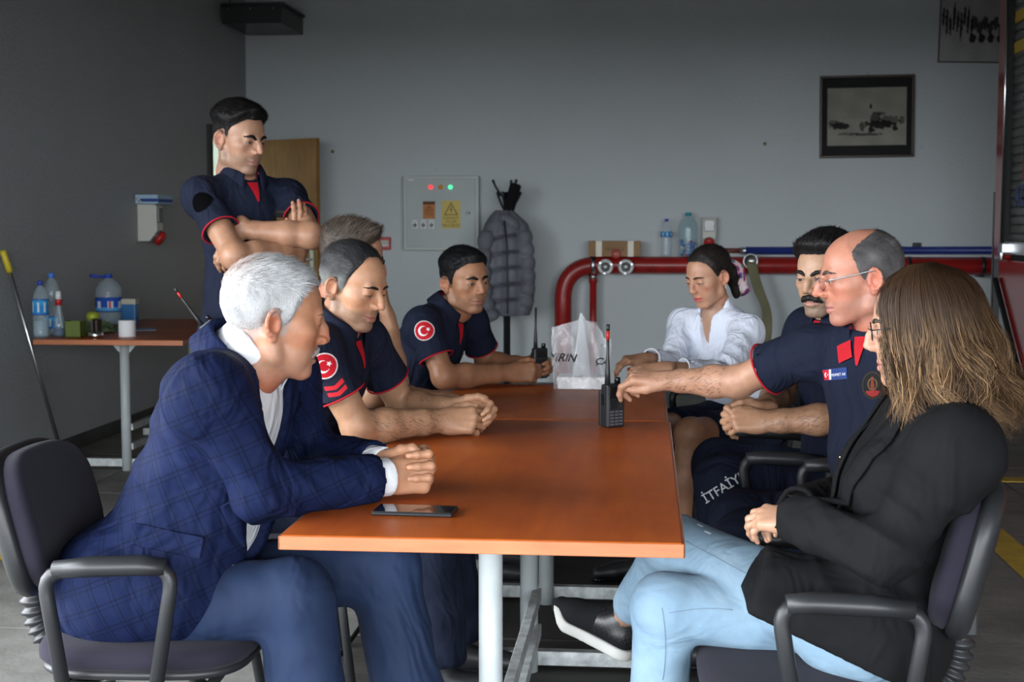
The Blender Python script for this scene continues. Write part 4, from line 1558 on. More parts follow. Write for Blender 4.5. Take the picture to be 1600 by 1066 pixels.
M_skin = skin_mat('skin')
M_hairc = P('hair', (1, 1, 1), .5, vcol=True, spec=.28, bump=.5, bs=1.0, bd=.003, scl=(420, 160, 200))
M_eye = P('eyeball', (1, 1, 1), .08, vcol=True, coat=.4)
M_polo = fabric_mat('navy_pique_cotton', (.0085, .0115, .026), .85, 1500, .3, .55, 11, .0)
M_navyt = fabric_mat('navy_work_trouser_cloth', (.010, .014, .030), .85, 1200, .25, .6, 9, .0)
M_redp = fabric_mat('red_piping', (.36, .012, .022), .8, 1200, .2)
M_belt = P('black_belt_leather', (.010, .010, .010), .45)


def rframe(fwd, up=(0, 0, 1)):
    f = unit(fwd); r = unit(np.cross(f, up)); u = np.cross(r, f)
    return np.stack([r, f, u], 1)


def rolled(R, roll):
    c, s = math.cos(roll), math.sin(roll)
    r, f, u = R[:, 0], R[:, 1], R[:, 2]
    return np.stack([r * c + u * s, f, u * c - r * s], 1)


HP = dict(w=1.0, jaw=1.0, cheek=1.0, chin=1.0, nose=.88, nosew=1.0, eo=.0036, droop=0.0, brow=1.0, browz=0.0, neck=1.0, s=1.0, jowl=0.0, fold=.4,
          skin=(.46, .25, .165), lip=(.40, .15, .12), stub=0.0, stubc=(.10, .085, .075), red=.25, hair=(.012, .010, .009), browc=None, iris=(.05, .028, .015),
          line=None, tside=.004, ttop=.020, tfront=.020, bald=None, spikes=5000, slen=.012, comb=(0, -1, .1), hairvar=.35, thin=1.0, smile=0.0, gaze=0.0, lipt=1.0)
LINE0 = [(0, .082), (.45, .078), (.75, .060), (.98, .046), (1.12, .020), (1.22, -.022), (1.36, -.026), (1.46, .006), (1.75, .012), (1.92, -.030), (2.3, -.060), (3.15, -.068)]


def head_sdf(hp, nb):
    S = Sdf()
    w, jw = hp['w'], hp['jaw']
    S.ell((0, -.014, .036), (.0735 * w, .096, .083))
    S.ell((0, .030, .030), (.064 * w, .057, .062), k=.025)
    S.ell((0, .026, -.028), (.060 * w * hp['cheek'], .060, .058), k=.025)
    for s in (-1, 1):
        S.ell((s * .041 * w, .048, -.016), (.025 * hp['cheek'], .030, .023), k=.022)
        S.cone((s * .056 * w * jw, -.014, -.035), (s * .051 * w * jw, -.002, -.071), .015, .015, .02)
        S.cone((s * .051 * w * jw, -.002, -.071), (s * .019, .064, -.100), .016, .015, .02)
        S.ell((s * .033 * w, .046, -.056), (.024, .030, .030), k=.02)
    S.ell((0, .032, -.070), (.045 * w * jw, .048, .034 + hp['jowl']), k=.02)
    S.ell((0, .073, -.099), (.022 * hp['chin'], .017, .016), k=.015)
    S.ell((0, .064, -.056), (.032, .027, .036), k=.018)
    S.ell((0, .068, -.022), (.026, .022, .034), k=.016)
    S.cone((-.033, .080, .021), (.033, .080, .021), .011 * hp['brow'], .011 * hp['brow'], .016)
    for s in (-1, 1):
        S.ell((s * .034, .106, .003), (.020, .021, .0125), k=.013, mode='-')
    nl, nw = hp['nose'], hp['nosew']
    tip = V3(0, .089 + .024 * nl, -.026)
    S.cone((0, .087, .018), (0, .090 + .014 * nl, -.006), .0075 * nw, .0085 * nw, .014)
    S.cone((0, .090 + .014 * nl, -.006), tip, .0085 * nw, .0105 * nw, .012)
    for s in (-1, 1):
        S.ell((s * .0130 * nw, .099, -.031), (.0085 * nw, .0125, .0090), k=.007)
        S.ell((s * .0062, .107, -.0400), (.0040, .0065, .0042), k=.003, mode='-')
        S.ell((s * .0325, .0765, .0020), (.0158, .0146, .0128), k=.007)
        S.ell((s * .0325, .0945, .0010 - hp['droop']), (.0172, .0138, hp['eo']), k=.002, mode='-')
        S.cone((s * .021, .102, -.034), (s * .035, .086, -.064), .0030 * (hp['fold'] + .2), .0025, .010, mode='-')
    sm = hp['smile']
    lt = hp['lipt']
    mw = .0268 + .006 * sm
    S.chain([(-mw, .0800 - .003 * sm, -.0660 + .005 * sm), (-.010, .0890, -.0615), (0, .0900, -.0625), (.010, .0890, -.0615), (mw, .0800 - .003 * sm, -.0660 + .005 * sm)], [.0030, .0052 * lt, .0048 * lt, .0052 * lt, .0030], k=.004)
    S.chain([(-mw, .0795 - .003 * sm, -.0675 + .005 * sm), (-.010, .0880, -.0730), (0, .0893, -.0740), (.010, .0880, -.0730), (mw, .0795 - .003 * sm, -.0675 + .005 * sm)], [.0030, .0060 * lt, .0064 * lt, .0060 * lt, .0030], k=.004)
    S.chain([(-mw - .001, .0825, -.0668 + .005 * sm), (-.010, .0948, -.0672), (.010, .0948, -.0672), (mw + .001, .0825, -.0668 + .005 * sm)], [.0020, .0025, .0025, .0020], k=.003, mode='-')
    for s in (-1, 1):
        e = V3(s * .0725 * w, -.012, -.008)
        a = math.radians(24) * s
        R = np.array([[math.cos(a), -math.sin(a), 0], [math.sin(a), math.cos(a), 0], [0, 0, 1]]).T
        ax, ay = R[:, 0] * s, R[:, 1]
        if ay[0] * s > 0: pass
        out = unit(V3(s * .42, -.9, 0))
        nrm = unit(V3(s * .9, .42, 0))
        R = np.stack([nrm, out, V3(0, 0, 1)], 1)
        S.ell(e + out * .006 + nrm * .003, (.0060, .0185, .0300), R, k=.006)
        S.ell(e + out * .0040 + nrm * .0110, (.0085, .0105, .0165), R, k=.004, mode='-')
        hx = []
        for t in np.linspace(-2.2, 1.9, 9):
            hx.append(e + nrm * .0080 + out * (.006 + .0170 * math.cos(t * .95)) + V3(0, 0, .004 + .0255 * math.sin(-t * .95 + .0)))
        S.chain(hx, .0036, k=.004)
        S.ell(e + nrm * .004 + out * .000 + V3(0, 0, -.028), (.0050, .0085, .0090), R, k=.005)
        S.cone(e + out * -.008 + nrm * .003 + V3(0, 0, .006), e + out * -.008 + nrm * .004 + V3(0, 0, -.008), .0045, .005, .005)
    nk = hp['neck']
    S.cone((0, -.020, -.035), (0, -.030 + .3 * (nb[1] + .03), -.11 + .3 * (nb[2] + .11)), .050 * nk, .052 * nk, .022)
    S.cone((0, -.030 + .3 * (nb[1] + .03), -.11 + .3 * (nb[2] + .11)), nb, .050 * nk, .056 * nk, .02)
    return S


def head_color(p, hp, nb):
    n = len(p)
    x, y, z = np.abs(p[:, 0]), p[:, 1], p[:, 2]
    sk = np.array(hp['skin']) * np.array((.86, .80, .74))
    c = np.tile(sk, (n, 1))
    red = hp['red']

    def blend(m, col, f=1.0):
        nonlocal c
        m = np.clip(m * f, 0, 1)[:, None]
        c = c * (1 - m) + np.array(col) * m
    rc = sk * np.array((1.12, .72, .68))
    blend(np.exp(-((x - .042) / .022) ** 2 - ((z + .028) / .022) ** 2) * (y > .03), rc, red * .8)
    blend(np.exp(-(x / .016) ** 2 - ((z + .025) / .018) ** 2) * (y > .09), rc, red * 1.2)
    blend((x > .070 * hp['w']) * (y < .012) * (y > -.05) * (np.abs(z) < .045), rc, red * .8 + .2)
    blend(sstep(-.085, -.13, z), rc, red * 1.2)
    if hp['stub']:
        line = np.interp(y, [-.02, .03, .06, .085, .12], [-.012, -.042, -.046, -.040, -.036])
        m = sstep(0, .014, line - z) * sstep(-.045, -.01, y) * sstep(-.150, -.110, z)
        m *= 1 - .55 * np.exp(-((x - .032) / .016) ** 2 - ((z + .045) / .012) ** 2)
        m *= .8 + .2 * snoise(p, 420, 5)
        blend(m, hp['stubc'], hp['stub'])
    sm = hp['smile']
    lz = -.067 + .005 * sm * (x / .026) ** 2
    lm = np.exp(-(x / .0255) ** 6) * np.exp(-((z - lz) / (.0088 * hp['lipt'])) ** 4) * (y > .074)
    blend(lm, hp['lip'], .85)
    blend(np.exp(-(x / .0285) ** 8) * np.exp(-((z - lz - .0003) / .0014) ** 2) * (y > .07), (.10, .035, .03), .75)  # shade of the groove between the lips, put into the colour
    # eyelid creases and sockets are blended a little darker
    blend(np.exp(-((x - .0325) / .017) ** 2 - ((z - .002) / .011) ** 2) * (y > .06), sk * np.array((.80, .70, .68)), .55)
    for z_, f_ in ((.0010 - hp['droop'] + hp['eo'] + .0004, .85), (.0010 - hp['droop'] - hp['eo'] - .0004, .40)):
        arch = z_ - np.sign(z_ - .001 + hp['droop']) * .0 - ((x - .0325) / .0165) ** 2 * hp['eo'] * np.sign(f_ - .6)
        blend(np.exp(-((x - .0325) / .0165) ** 6) * np.exp(-((z - arch) / .0017) ** 2) * (y > .07), (.035, .022, .016), f_)
    if hp.get('makeup'):
        blend(np.exp(-((x - .050 + .25 * (z + .03)) / .012) ** 2 - ((z + .030 - .5 * (x - .045)) / .010) ** 2) * (y > .0), (.42, .13, .075), .65)
    # scalp below the hair
    a = np.arctan2(x, y + .012)
    ln = np.interp(a, [q[0] for q in (hp['line'] or LINE0)], [q[1] for q in (hp['line'] or LINE0)])
    m = sstep(-.006, .008, z - ln)
    blend(m, np.array(hp['hair']) * .6 + sk * .25, .75 if not hp['bald'] else .25)
    return c


def hair_mesh(hp, h, seed):
    line = hp['line'] or LINE0
    la, lz = [q[0] for q in line], [q[1] for q in line]
    w = hp['w']
    base = Sdf()
    base.ell((0, -.014, .036), (.0735 * w, .096, .083))
    base.ell((0, .030, .030), (.064 * w, .057, .062))
    f1, f2 = base.ops[0][0], base.ops[1][0]

    def fn(X, Y, Z):
        d = np.minimum(f1(X, Y, Z), f2(X, Y, Z))
        q = np.maximum(.025 - np.abs(f1(X, Y, Z) - f2(X, Y, Z)), 0)
        d = d - q * q / .1
        a = np.arctan2(np.abs(X) + 0 * Y, Y + .012 + 0 * X)
        ln = np.interp(a, la, lz).astype(np.float32)
        top = sstep(.035, .085, Z) + 0 * a
        fr = sstep(.02, .075, Y) * top
        t = hp['tside'] + (hp['ttop'] - hp['tside']) * top + (hp['tfront'] - hp['ttop']) * fr
        edge = sstep(-.002, .042, Z - ln)
        t = t * (.14 + .86 * edge)
        m = (ln - Z) * .8
        r = np.maximum(d - t, m)
        if hp['bald']:
            cy, rx, ry, zc = hp['bald']
            e = (1 - np.sqrt((X / rx) ** 2 + ((Y - cy) / ry) ** 2)) * min(rx, ry)
            r = np.maximum(r, np.minimum(e, (Z - zc)))
        return np.maximum(r, -(d + .009))
    S = Sdf().func(fn, (-.12, -.15, -.09), (.12, .13, .17))
    v, f = S.mesh(h, 1)
    n = vnormals(v, f)
    st = snoise(v * np.array((1.0, .35, .6)), 520, seed, 5) * .5 + snoise(v, 190, seed + 1) * .5
    v = v + n * (st * .0012 * (1 + hp['ttop'] * 30))[:, None]
    hc = np.array(hp['hair'])
    col = hc * (1 + hp['hairvar'] * snoise(v * np.array((1, .4, .5)), 260, seed + 2)[:, None])
    if hp.get('grey') is not None:
        gm = sstep(.05, .0, v[:, 2])[:, None] * hp.get('greyf', .7)
        col = col * (1 - gm) + np.array(hp['grey']) * gm
    if hp.get('crown'):
        m_ = np.exp(-((v - np.array((0, -.085, .085))) ** 2).sum(1) / .045 ** 2)[:, None] * hp['crown']
        m_ = m_ + .5 * hp['crown'] * sstep(.01, -.06, v[:, 2])[:, None]
        col = col * (1 - m_) + np.array(hp['skin']) * m_
    col = np.maximum(col, .002)
    ms = [(v, f, col)]
    if hp['spikes']:
        rs = np.random.RandomState(seed)
        out = np.argwhere((n * (v - np.array((0, -.01, .03)))).sum(1) > 0).ravel()
        pk = rs.choice(out, hp['spikes'])
        b, nn = v[pk], n[pk]
        comb = np.array(hp['comb'])
        top = sstep(.03, .09, b[:, 2])[:, None]
        dirv = comb * (.3 + .9 * top) + np.array((0, -.45, -.75)) * (1 - top)
        dirv = dirv - nn * (dirv * nn).sum(1)[:, None]
        dirv /= np.linalg.norm(dirv, axis=1)[:, None] + 1e-6
        dirv = dirv + nn * (hp.get('lift', .3) + .2 * rs.rand(len(pk), 1)) + rs.normal(size=(len(pk), 3)) * hp.get('mess', .17)
        dirv /= np.linalg.norm(dirv, axis=1)[:, None]
        L = hp['slen'] * (.5 + .5 * top) * rs.uniform(.5, 1.2, (len(pk), 1))
        s = np.cross(dirv, nn); s /= np.linalg.norm(s, axis=1)[:, None] + 1e-9
        wd = .00065
        b = b - nn * .001
        mid = b + dirv * L * .55
        tp = b + dirv * L + comb * L * .3
        V = np.concatenate([b - s * wd, b + s * wd, mid + s * wd * .8, mid - s * wd * .8, tp + s * wd * .15, tp - s * wd * .15])
        k = len(pk); i = np.arange(k)
        F = np.concatenate([np.stack([i, i + k, i + 2 * k, i + 3 * k], 1), np.stack([i + 3 * k, i + 2 * k, i + 4 * k, i + 5 * k], 1)])
        cc = np.tile(np.maximum(col[pk] * rs.uniform(.7, 1.5, (k, 1)), .002), (6, 1))
        ms.append((V, F, cc))
    return join(*ms)


def build_head(root, pos, R, hp, neck, h, seed):
    """returns skin (v, f, col) in world space and adds eyes, brows and hair to root"""
    s = hp['s']
    pos = np.asarray(pos, float)
    W = lambda p: np.asarray(p) * s @ R.T + pos
    nb = (np.asarray(neck) - pos) @ R / s
    S = head_sdf(hp, nb)
    v, f = S.mesh(h / s, 1)
    col = head_color(v, hp, nb)
    bw = hp['browc'] or hp['hair']
    hb = bvh_of(v, f)

    def onface(x, z, out=0.0):
        q = hb.ray_cast(Vector((x, .3, z)), Vector((0, -1, 0)))[0]
        return V3(x, (q[1] if q is not None else .09) + out, z)
    for sd in (-1, 1):
        ev, ef, ec = [], [], []
        c = V3(sd * .0325, .0765, .0020)
        n, m = 20, 14
        for i in range(m + 1):
            th = math.pi * i / m
            for k in range(n):
                ph_ = 2 * math.pi * k / n
                ev.append(c + .0123 * V3(math.sin(th) * math.cos(ph_), math.cos(th), math.sin(th) * math.sin(ph_)))
        g = unit((hp['gaze'] * 1.0, 1, -.18))
        ev = np.array(ev)
        dd = ((ev - c) / .0123) @ g
        ec = np.where((dd > .965)[:, None], (.004, .004, .004), np.where((dd > .86)[:, None], hp['iris'], (.42, .38, .35)))
        for i in range(m):
            for k in range(n):
                l = (k + 1) % n
                ef.append((i * n + k, i * n + l, (i + 1) * n + l, (i + 1) * n + k))
        obj('eye', (W(ev), np.array(ef), ec), M_eye, root)
        # eyebrow
        B = Sdf()
        z0 = .0215 + hp['browz']
        q = [(.012, .0925, z0 - .0005 + hp.get('frown', 0) * -.005), (.024, .0925, z0 + .003), (.036, .0865, z0 + .0045), (.049, .074, z0 - .0005)]
        ti = np.linspace(0, 3, 9)
        B.chain([onface(sd * np.interp(t_, range(4), [a[0] for a in q]), np.interp(t_, range(4), [a[2] for a in q]), -.0008) for t_ in ti], [np.interp(t_, range(4), (.0034, .0042, .0036, .0020)) * hp.get('bthick', 1.0) for t_ in ti], k=.003)
        bv, bf = B.mesh(.0015, 0)
        bv = bv + vnormals(bv, bf) * (snoise(bv * np.array((1, .5, 1)), 900, seed)[:, None] * .0004)
        obj('eyebrow', (W(bv), bf, np.array(bw) * (1 + .4 * snoise(bv, 600, seed)[:, None]).clip(.3)), M_hairc, root)
    if hp.get('moustache'):
        Mu = Sdf()
        mc, thk = hp['moustache'], hp.get('mthick', 1.0)
        q = [(-.033, .079, -.066), (-.020, .0945, -.056), (0, .1015, -.051), (.020, .0945, -.056), (.033, .079, -.066)]
        Mu.chain([onface(a, c_, .001) for a, b_, c_ in q], [.0030 * thk, .0065 * thk, .0068 * thk, .0065 * thk, .0030 * thk], k=.006)
        mv, mf = Mu.mesh(.0018, 0)
        mv = mv + vnormals(mv, mf) * (snoise(mv * np.array((1, 1, .3)), 1100, seed + 9)[:, None] * .0012)
        obj('moustache', (W(mv), mf, np.array(mc) * (1 + .45 * snoise(mv * np.array((1, 1, .3)), 800, seed)[:, None]).clip(.3)), M_hairc, root)
    if not hp.get('nohair'):
        hv, hf, hcol = hair_mesh(hp, max(h * 1.5, .0036), seed)
        obj('hair', (W(hv), hf, hcol), M_hairc, root)
    return W(v), f, col, W


# ------------------------------------------------------------------ hands and arms
REST = dict(i=(18, 28, 15, 3), m=(22, 32, 18, 0), r=(26, 34, 18, -3), p=(28, 34, 18, -8))
FB = dict(i=((.029, .090, .003), (.041, .025, .019), .0094), m=((.010, .094, .005), (.045, .028, .020), .0096),
          r=((-.010, .090, .003), (.041, .026, .020), .0092), p=((-.028, .081, -.001), (.032, .019, .017), .0082))


def hand_prims(S, wr, fwd, dorsal, side, pose=None, sc=1.0, thumb=None, nails=None):
    """side +1 right, -1 left hand"""
    f = unit(fwd)
    d = unit(np.asarray(dorsal, float) - f * np.dot(dorsal, f))
    t = np.cross(d, f) * side
    L = lambda a, b, c: np.asarray(wr) + sc * (t * a + f * b + d * c)
    pose = pose or REST
    R = np.stack([t, f, d], 1)
    S.box(L(0, .048, 0), np.array((.036, .046, .0125)) * sc, R, .011 * sc, .012)
    S.ell(L(.024, .034, -.011), np.array((.016, .028, .013)) * sc, R, k=.012)
    S.ell(L(-.026, .034, -.009), np.array((.013, .030, .012)) * sc, R, k=.012)
    S.cone(L(0, -.03, 0), L(0, .025, 0), .0225 * sc, .0215 * sc, .015, side=t, s=1.25)
    tips = {}
    for key in 'imrp':
        b, ls, r = FB[key]
        b = (b[0] * pose.get('w', 1.0), b[1], b[2])
        m, p_, q, spd = pose[key]
        base = L(*b)
        S.cone(L(b[0] * .55, .02, .001), base, .0125 * sc, .0118 * sc, .010)
        S.ell(base + d * .004 * sc, np.array((.0095, .0105, .0085)) * sc, R, k=.006)
        ang, pts, rs = 0.0, [base], [r * 1.06 * sc]
        sp_ = math.radians(spd)
        ff = f * math.cos(sp_) + t * math.sin(sp_)
        for l, dg, rr in zip(ls, (m, p_, q), (1.0, .90, .74)):
            ang += math.radians(dg)
            pts.append(pts[-1] + sc * l * (ff * math.cos(ang) - d * math.sin(ang)))
            rs.append(r * rr * sc)
        S.chain(pts, rs, k=.0035)
        for a_ in (1, 2):
            S.ell(pts[a_], np.array((1, 1, 1)) * rs[a_] * 1.06, k=.004)
        nd = ff * math.sin(ang) + d * math.cos(ang)
        nf = ff * math.cos(ang) - d * math.sin(ang)
        tips[key] = pts[-1]
        if nails is not None: nails.append((pts[-1] + nd * rs[-1] * .9 - nf * .001, nd))
    th = thumb or [(.022, .020, -.006), (.045, .050, -.014), (.053, .080, -.018), (.050, .104, -.021)]
    tp = [L(*q) for q in th]
    S.chain(tp, [.0150 * sc, .0118 * sc, .0105 * sc, .0082 * sc], k=.008)
    S.ell(tp[2], np.array((1, 1, 1)) * .0112 * sc, k=.004)
    if nails is not None:
        dv = unit(tp[3] - tp[2]); nd = unit(t * .7 + d * .7 - dv * np.dot(t * .7 + d * .7, dv))
        nails.append((tp[3] + nd * .0078 * sc, nd))
    tips['t'] = tp[3]
    return tips, t, d


def arm_prims(S, sh, el, wr, a=1.0, start=0.0, thumbax=None):
    sh, el, wr = (np.asarray(q, float) for q in (sh, el, wr))
    p0 = sh + (el - sh) * start
    S.cone(p0, el, (.053 - .010 * start) * a, .041 * a, .02)
    d = wr - el
    S.ell(el, np.array((.043, .043, .043)) * a, k=.02)
    S.cone(el, el + d * .32, .042 * a, .044 * a, .02)
    S.cone(el + d * .32, el + d * .78, .044 * a, .032 * a, .02, side=thumbax, s=1.08 if thumbax is not None else 1)
    S.cone(el + d * .78, wr, .031 * a, .0255 * a, .015, side=thumbax, s=1.18 if thumbax is not None else 1)


def skin_colors(v, skin, nails, seed, nailc=None, tan=1.0):
    sk = np.array(skin) * tan * np.array((.86, .80, .74))
    c = sk * (1 + .10 * snoise(v, 60, seed)[:, None])
    for p, nd in nails or []:
        q = v - p
        m = np.exp(-(np.linalg.norm(q, axis=1) / .0058) ** 6)[:, None]
        tgt = np.array(nailc) if nailc else np.minimum(sk * np.array((1.35, 1.30, 1.30)), .9)
        c = c * (1 - m) + tgt * m
    return c


# ------------------------------------------------------------------ clothes
def tframe(sk):
    up = unit(sk['N'] - sk['P'])
    rt = unit((sk['SR'] - sk['SL']) - up * np.dot(sk['SR'] - sk['SL'], up))
    fw = np.cross(up, rt)
    return np.stack([rt, fw, up], 1)


def torso_prims(S, sk, off=0.0, b=1.0, belly=0.0, k=.04, low=0.0, bust=0.0):
    R = tframe(sk)
    rt, fw, up = R[:, 0], R[:, 1], R[:, 2]
    Pv, N = sk['P'], sk['N']
    hw = np.linalg.norm(sk['SR'] - sk['SL']) / 2
    D = N - Pv
    o = np.array((off, off, off))
    S.ell(Pv + fw * .01, np.array((.165 * b, .115 * b, .13 + low)) + o, R, k=k)
    S.ell(Pv + D * .36 + fw * (.012 + .04 * belly), np.array((.148 * b + .015 * belly, .105 * b + .05 * belly, .17)) + o, R, k=k)
    S.ell(Pv + D * .68 + fw * .015, np.array((.158 * b, .108 * b, .17)) + o, R, k=k)
    S.ell(Pv + D * .82 + fw * .005, np.array((hw * .92, .088 * b, .10)) + o, R, k=k)
    for s in ('SR', 'SL'):
        S.cone(N - D * .02, sk[s] - up * .012, .048 * b + off, .050 * b + off, k * .8)
        S.ell(sk[s] - up * .02, np.array((.058, .060, .065)) * b + off, R, k=k * .8)
    if bust:
        for s in (-1, 1):
            S.ell(Pv + D * .62 + fw * .075 + rt * .075 * s, np.array((.062, .055, .06)) * bust + o, R, k=k)
    return R


def cloth_obj(name, S, h, mat, root, amp=.004, freq=26, seed=1, extra=None, smooth=1, stretch=(1, 1, 1)):
    v, f = S.mesh(h, smooth)
    n = vnormals(v, f)
    if amp:
        p = v * np.array(stretch)
        wv = np.stack([snoise(p, freq * .5, seed + i) for i in range(3)], 1) * .35 / freq * 6
        q = p + wv * .5
        d = (1 - np.abs(snoise(q, freq, seed + 7))) - .6 + .5 * snoise(q, freq * .45, seed + 8)
        v = v + n * (amp * d)[:, None]
    if extra: v = extra(v, n)
    o = obj(name, (v, f), mat, root)
    return o, v, f


def sleeve_prims(S, sh, el, frac, r0, r1, k=.03):
    hem = sh + (el - sh) * frac
    S.cone(sh, hem, r0, r1, k, flat=True)
    return hem


def hem_ring(name, c, ax, r, tube, mat, root, n=28, squash=None):
    ax = unit(ax)
    a = unit(np.cross(ax, (.3, .2, .9))); b = np.cross(ax, a)
    pts = [c + r * (a * math.cos(t) + b * math.sin(t)) for t in np.linspace(0, 2 * math.pi, n, endpoint=False)]
    return obj(name, MB().tube(pts, tube, 8, closed=True), mat, root)


def collar(name, root, c, up, fwd, r, mat, gap=.45, stand=.028, fall=.044, point=.026, flare=.016, drop=.028, lay=1.0, solid=.003, back=0.0):
    up = unit(up); fwd = unit(np.asarray(fwd) - up * np.dot(fwd, up)); rt = np.cross(fwd, up)
    vs, fs = [], []
    n = 56
    phs = np.linspace(gap, 2 * math.pi - gap, n)
    for ph_ in phs:
        e = math.exp(-((ph_ - gap) / .42) ** 2) + math.exp(-((2 * math.pi - gap - ph_) / .42) ** 2)
        cs = math.cos(ph_)
        rad = fwd * cs + rt * math.sin(ph_)
        fl = fall + point * e
        cc = np.asarray(c) + up * (-drop * max(cs, -.2)) - fwd * back * (cs < 0) * abs(cs)
        st = stand * (1 - .25 * e)
        for (dr, dz) in ((.0, -.012), (.001, st * .6), (.002, st), (.006, st + .003), (.011, st - .003), (flare * .85 * lay + .004, st - fl * .5), (flare * lay + .010, st - fl)):
            vs.append(cc + rad * (r + dr) + up * dz)
    m = 7
    for i in range(n - 1):
        for k in range(m - 1):
            fs.append((i * m + k, (i + 1) * m + k, (i + 1) * m + k + 1, i * m + k + 1))
    return obj(name, (np.array(vs), np.array(fs)), mat, root, solid=solid)


def leg_prims(S, hip, knee, ank, r=(.088, .066, .050, .056), k=.03, flare=0.0):
    S.cone(hip, knee, r[0], r[1], k)
    S.ell(knee, np.array((1, 1, 1)) * r[1] * 1.01, k=k)
    S.cone(knee, ank, r[1], r[3] + flare, k, flat=True)


def shoe(root, ank, fwd, mat=None, sole=None, up=(0, 0, 1), L=.27):
    R = rframe(fwd, up)
    A = np.asarray(ank, float)
    W = lambda x, y, z: A + R @ np.array((x, y, z))
    S = Sdf()
    S.chain([W(0, -.03, -.045), W(0, .03, -.045), W(0, .12, -.055), W(0, .18, -.06)], [.040, .038, .036, .028], k=.02)
    S.cone(W(0, -.01, .02), W(0, -.015, -.04), .042, .042, .02, flat0=True)
    S.func(lambda X, Y, Z: -((X - A[0]) * R[0, 2] + (Y - A[1]) * R[1, 2] + (Z - A[2]) * R[2, 2] + .078), A - .3, A + .3, mode='&')
    obj('shoe', S.mesh(.009), mat or M_black, root)
    so = Sdf()
    so.chain([W(0, -.035, -.082), W(0, .06, -.082), W(0, .18, -.080)], [.040, .036, .031], k=.01)
    so.func(lambda X, Y, Z: np.abs((X - A[0]) * R[0, 2] + (Y - A[1]) * R[1, 2] + (Z - A[2]) * R[2, 2] + .080) - .010, A - .3, A + .3, mode='&')
    obj('shoe_sole', so.mesh(.009), sole or M_blackg, root)


FLAG_RED, WHITE_ = (.50, .012, .022), (.80, .78, .78)


def flag_fn(u, v):
    r = math.hypot(u, v)
    if r > 1: return None
    if r > .90: return (.62, .55, .55)
    if math.hypot(u + .12, v) < .50 and math.hypot(u - .02, v) > .40: return WHITE_
    a = math.atan2(v, u - .40); rr = math.hypot(u - .40, v)
    k = (a / (2 * math.pi) * 5) % 1
    if rr < .19 * (1 - .62 * abs(2 * k - 1) ** .7) + .03: return WHITE_
    return FLAG_RED


def chev_fn(u, v):
    if abs(u) > .98 or abs(v) > .98: return None
    w = v + .45 * (1 - abs(u))* -1 + .25
    for c in (-.45, .25):
        if abs(v - (c + .38 * (abs(u)) - .05)) < .22 and abs(u) < .82: return (.50, .02, .03)
    return (.012, .014, .026)


def dark_disc(u, v):
    return (.003, .003, .004) if u * u + v * v < 1 else None


def crest_fn(u, v):
    r = math.hypot(u, v)
    if r > 1: return None
    if r > .86: return (.025, .020, .014)
    if r > .80: return (.004, .004, .005)
    if v < -.35 and abs(u) < .62: return (.22, .02, .02)
    if abs(u) < .10 + .2 * max(0, .4 - abs(v)) and -.35 < v < .62: return (.16, .03, .02)
    if abs(math.hypot(u, v - .1) - .40) < .06: return (.10, .06, .02)
    return (.008, .008, .010)


def tag_fn(u, v):
    if abs(v) > .9: return (.03, .05, .14)
    if u < -.42:
        q, w = (u + .71) / .29, v
        if math.hypot((q + .1) * 1.0, w * 1.0) < .5 and math.hypot(q - .10, w) > .40: return WHITE_
        if math.hypot(q - .45, w) < .14: return WHITE_
        return FLAG_RED
    if u < -.22: return (.62, .66, .70) if abs(v) > .5 or (u * 40) % 1 > .3 else (.35, .42, .5)
    return (.022, .042, .16)


def red_tri(u, v):   # open placket: red lining narrowing downwards
    wid = .15 + .85 * (v + 1) / 2
    return (.42, .012, .020) if abs(u) < wid else None


def polo(root, sk, b=1.0, belly=0.0, off=.010, h=.0065, seed=1, hemr=.62, heml=.62, amp=.0045, low=.05, slr=.066, piping=True, mat=None, neckr=.064, cgap=.42, sub=None, fold_dir=(1, 1, 1)):
    mat = mat or M_polo
    S = Sdf()
    R = torso_prims(S, sk, off, b, belly, low=low)
    hr = sleeve_prims(S, sk['SR'], sk['ER'], hemr, slr * b - .010, slr * b)
    hl = sleeve_prims(S, sk['SL'], sk['EL'], heml, slr * b - .010, slr * b)
    for s, e, hm in (('SR', 'ER', hr), ('SL', 'EL', hl)):
        ax = unit(sk[e] - sk[s])
        S.cone(hm - ax * .016, hm + ax * .03, slr * b - .014, slr * b - .013, .004, mode='-')
    up = R[:, 2]
    N = sk['N']
    nk = unit(sk['H'] - N)
    S.cone(N + nk * .02 - up * .0, N + nk * .16, neckr, neckr + .004, .012, mode='-')
    o, v, f = cloth_obj('polo_shirt', S, h, mat, root, amp, 24, seed)
    bv = bvh_of(v, f)
    if piping:
        for s, e, hm in (('SR', 'ER', hr), ('SL', 'EL', hl)):
            ax = unit(sk[e] - sk[s])
            hem_ring('sleeve_piping', hm - ax * .002, ax, slr * b + .0005, .0030, M_redp, root)
    cu = unit(nk * .55 + up * .45)
    collar('collar', root, N + nk * .026 + R[:, 1] * .012, cu, R[:, 1], neckr + .001, mat, gap=cgap, stand=.028, fall=.050, point=.030, flare=.020, drop=.014)
    collar('collar_lining', root, N + nk * .024 + R[:, 1] * .012, cu, R[:, 1], neckr - .0015, M_redp, gap=cgap * 1.05, stand=.027, fall=.006, point=0, flare=.001, solid=.002, drop=.014)
    return R, bv, o, hr, hl


def person(label, sk):
    g = sk['P']
    return empty('person', (0, 0, 0), label=label, cat='person')


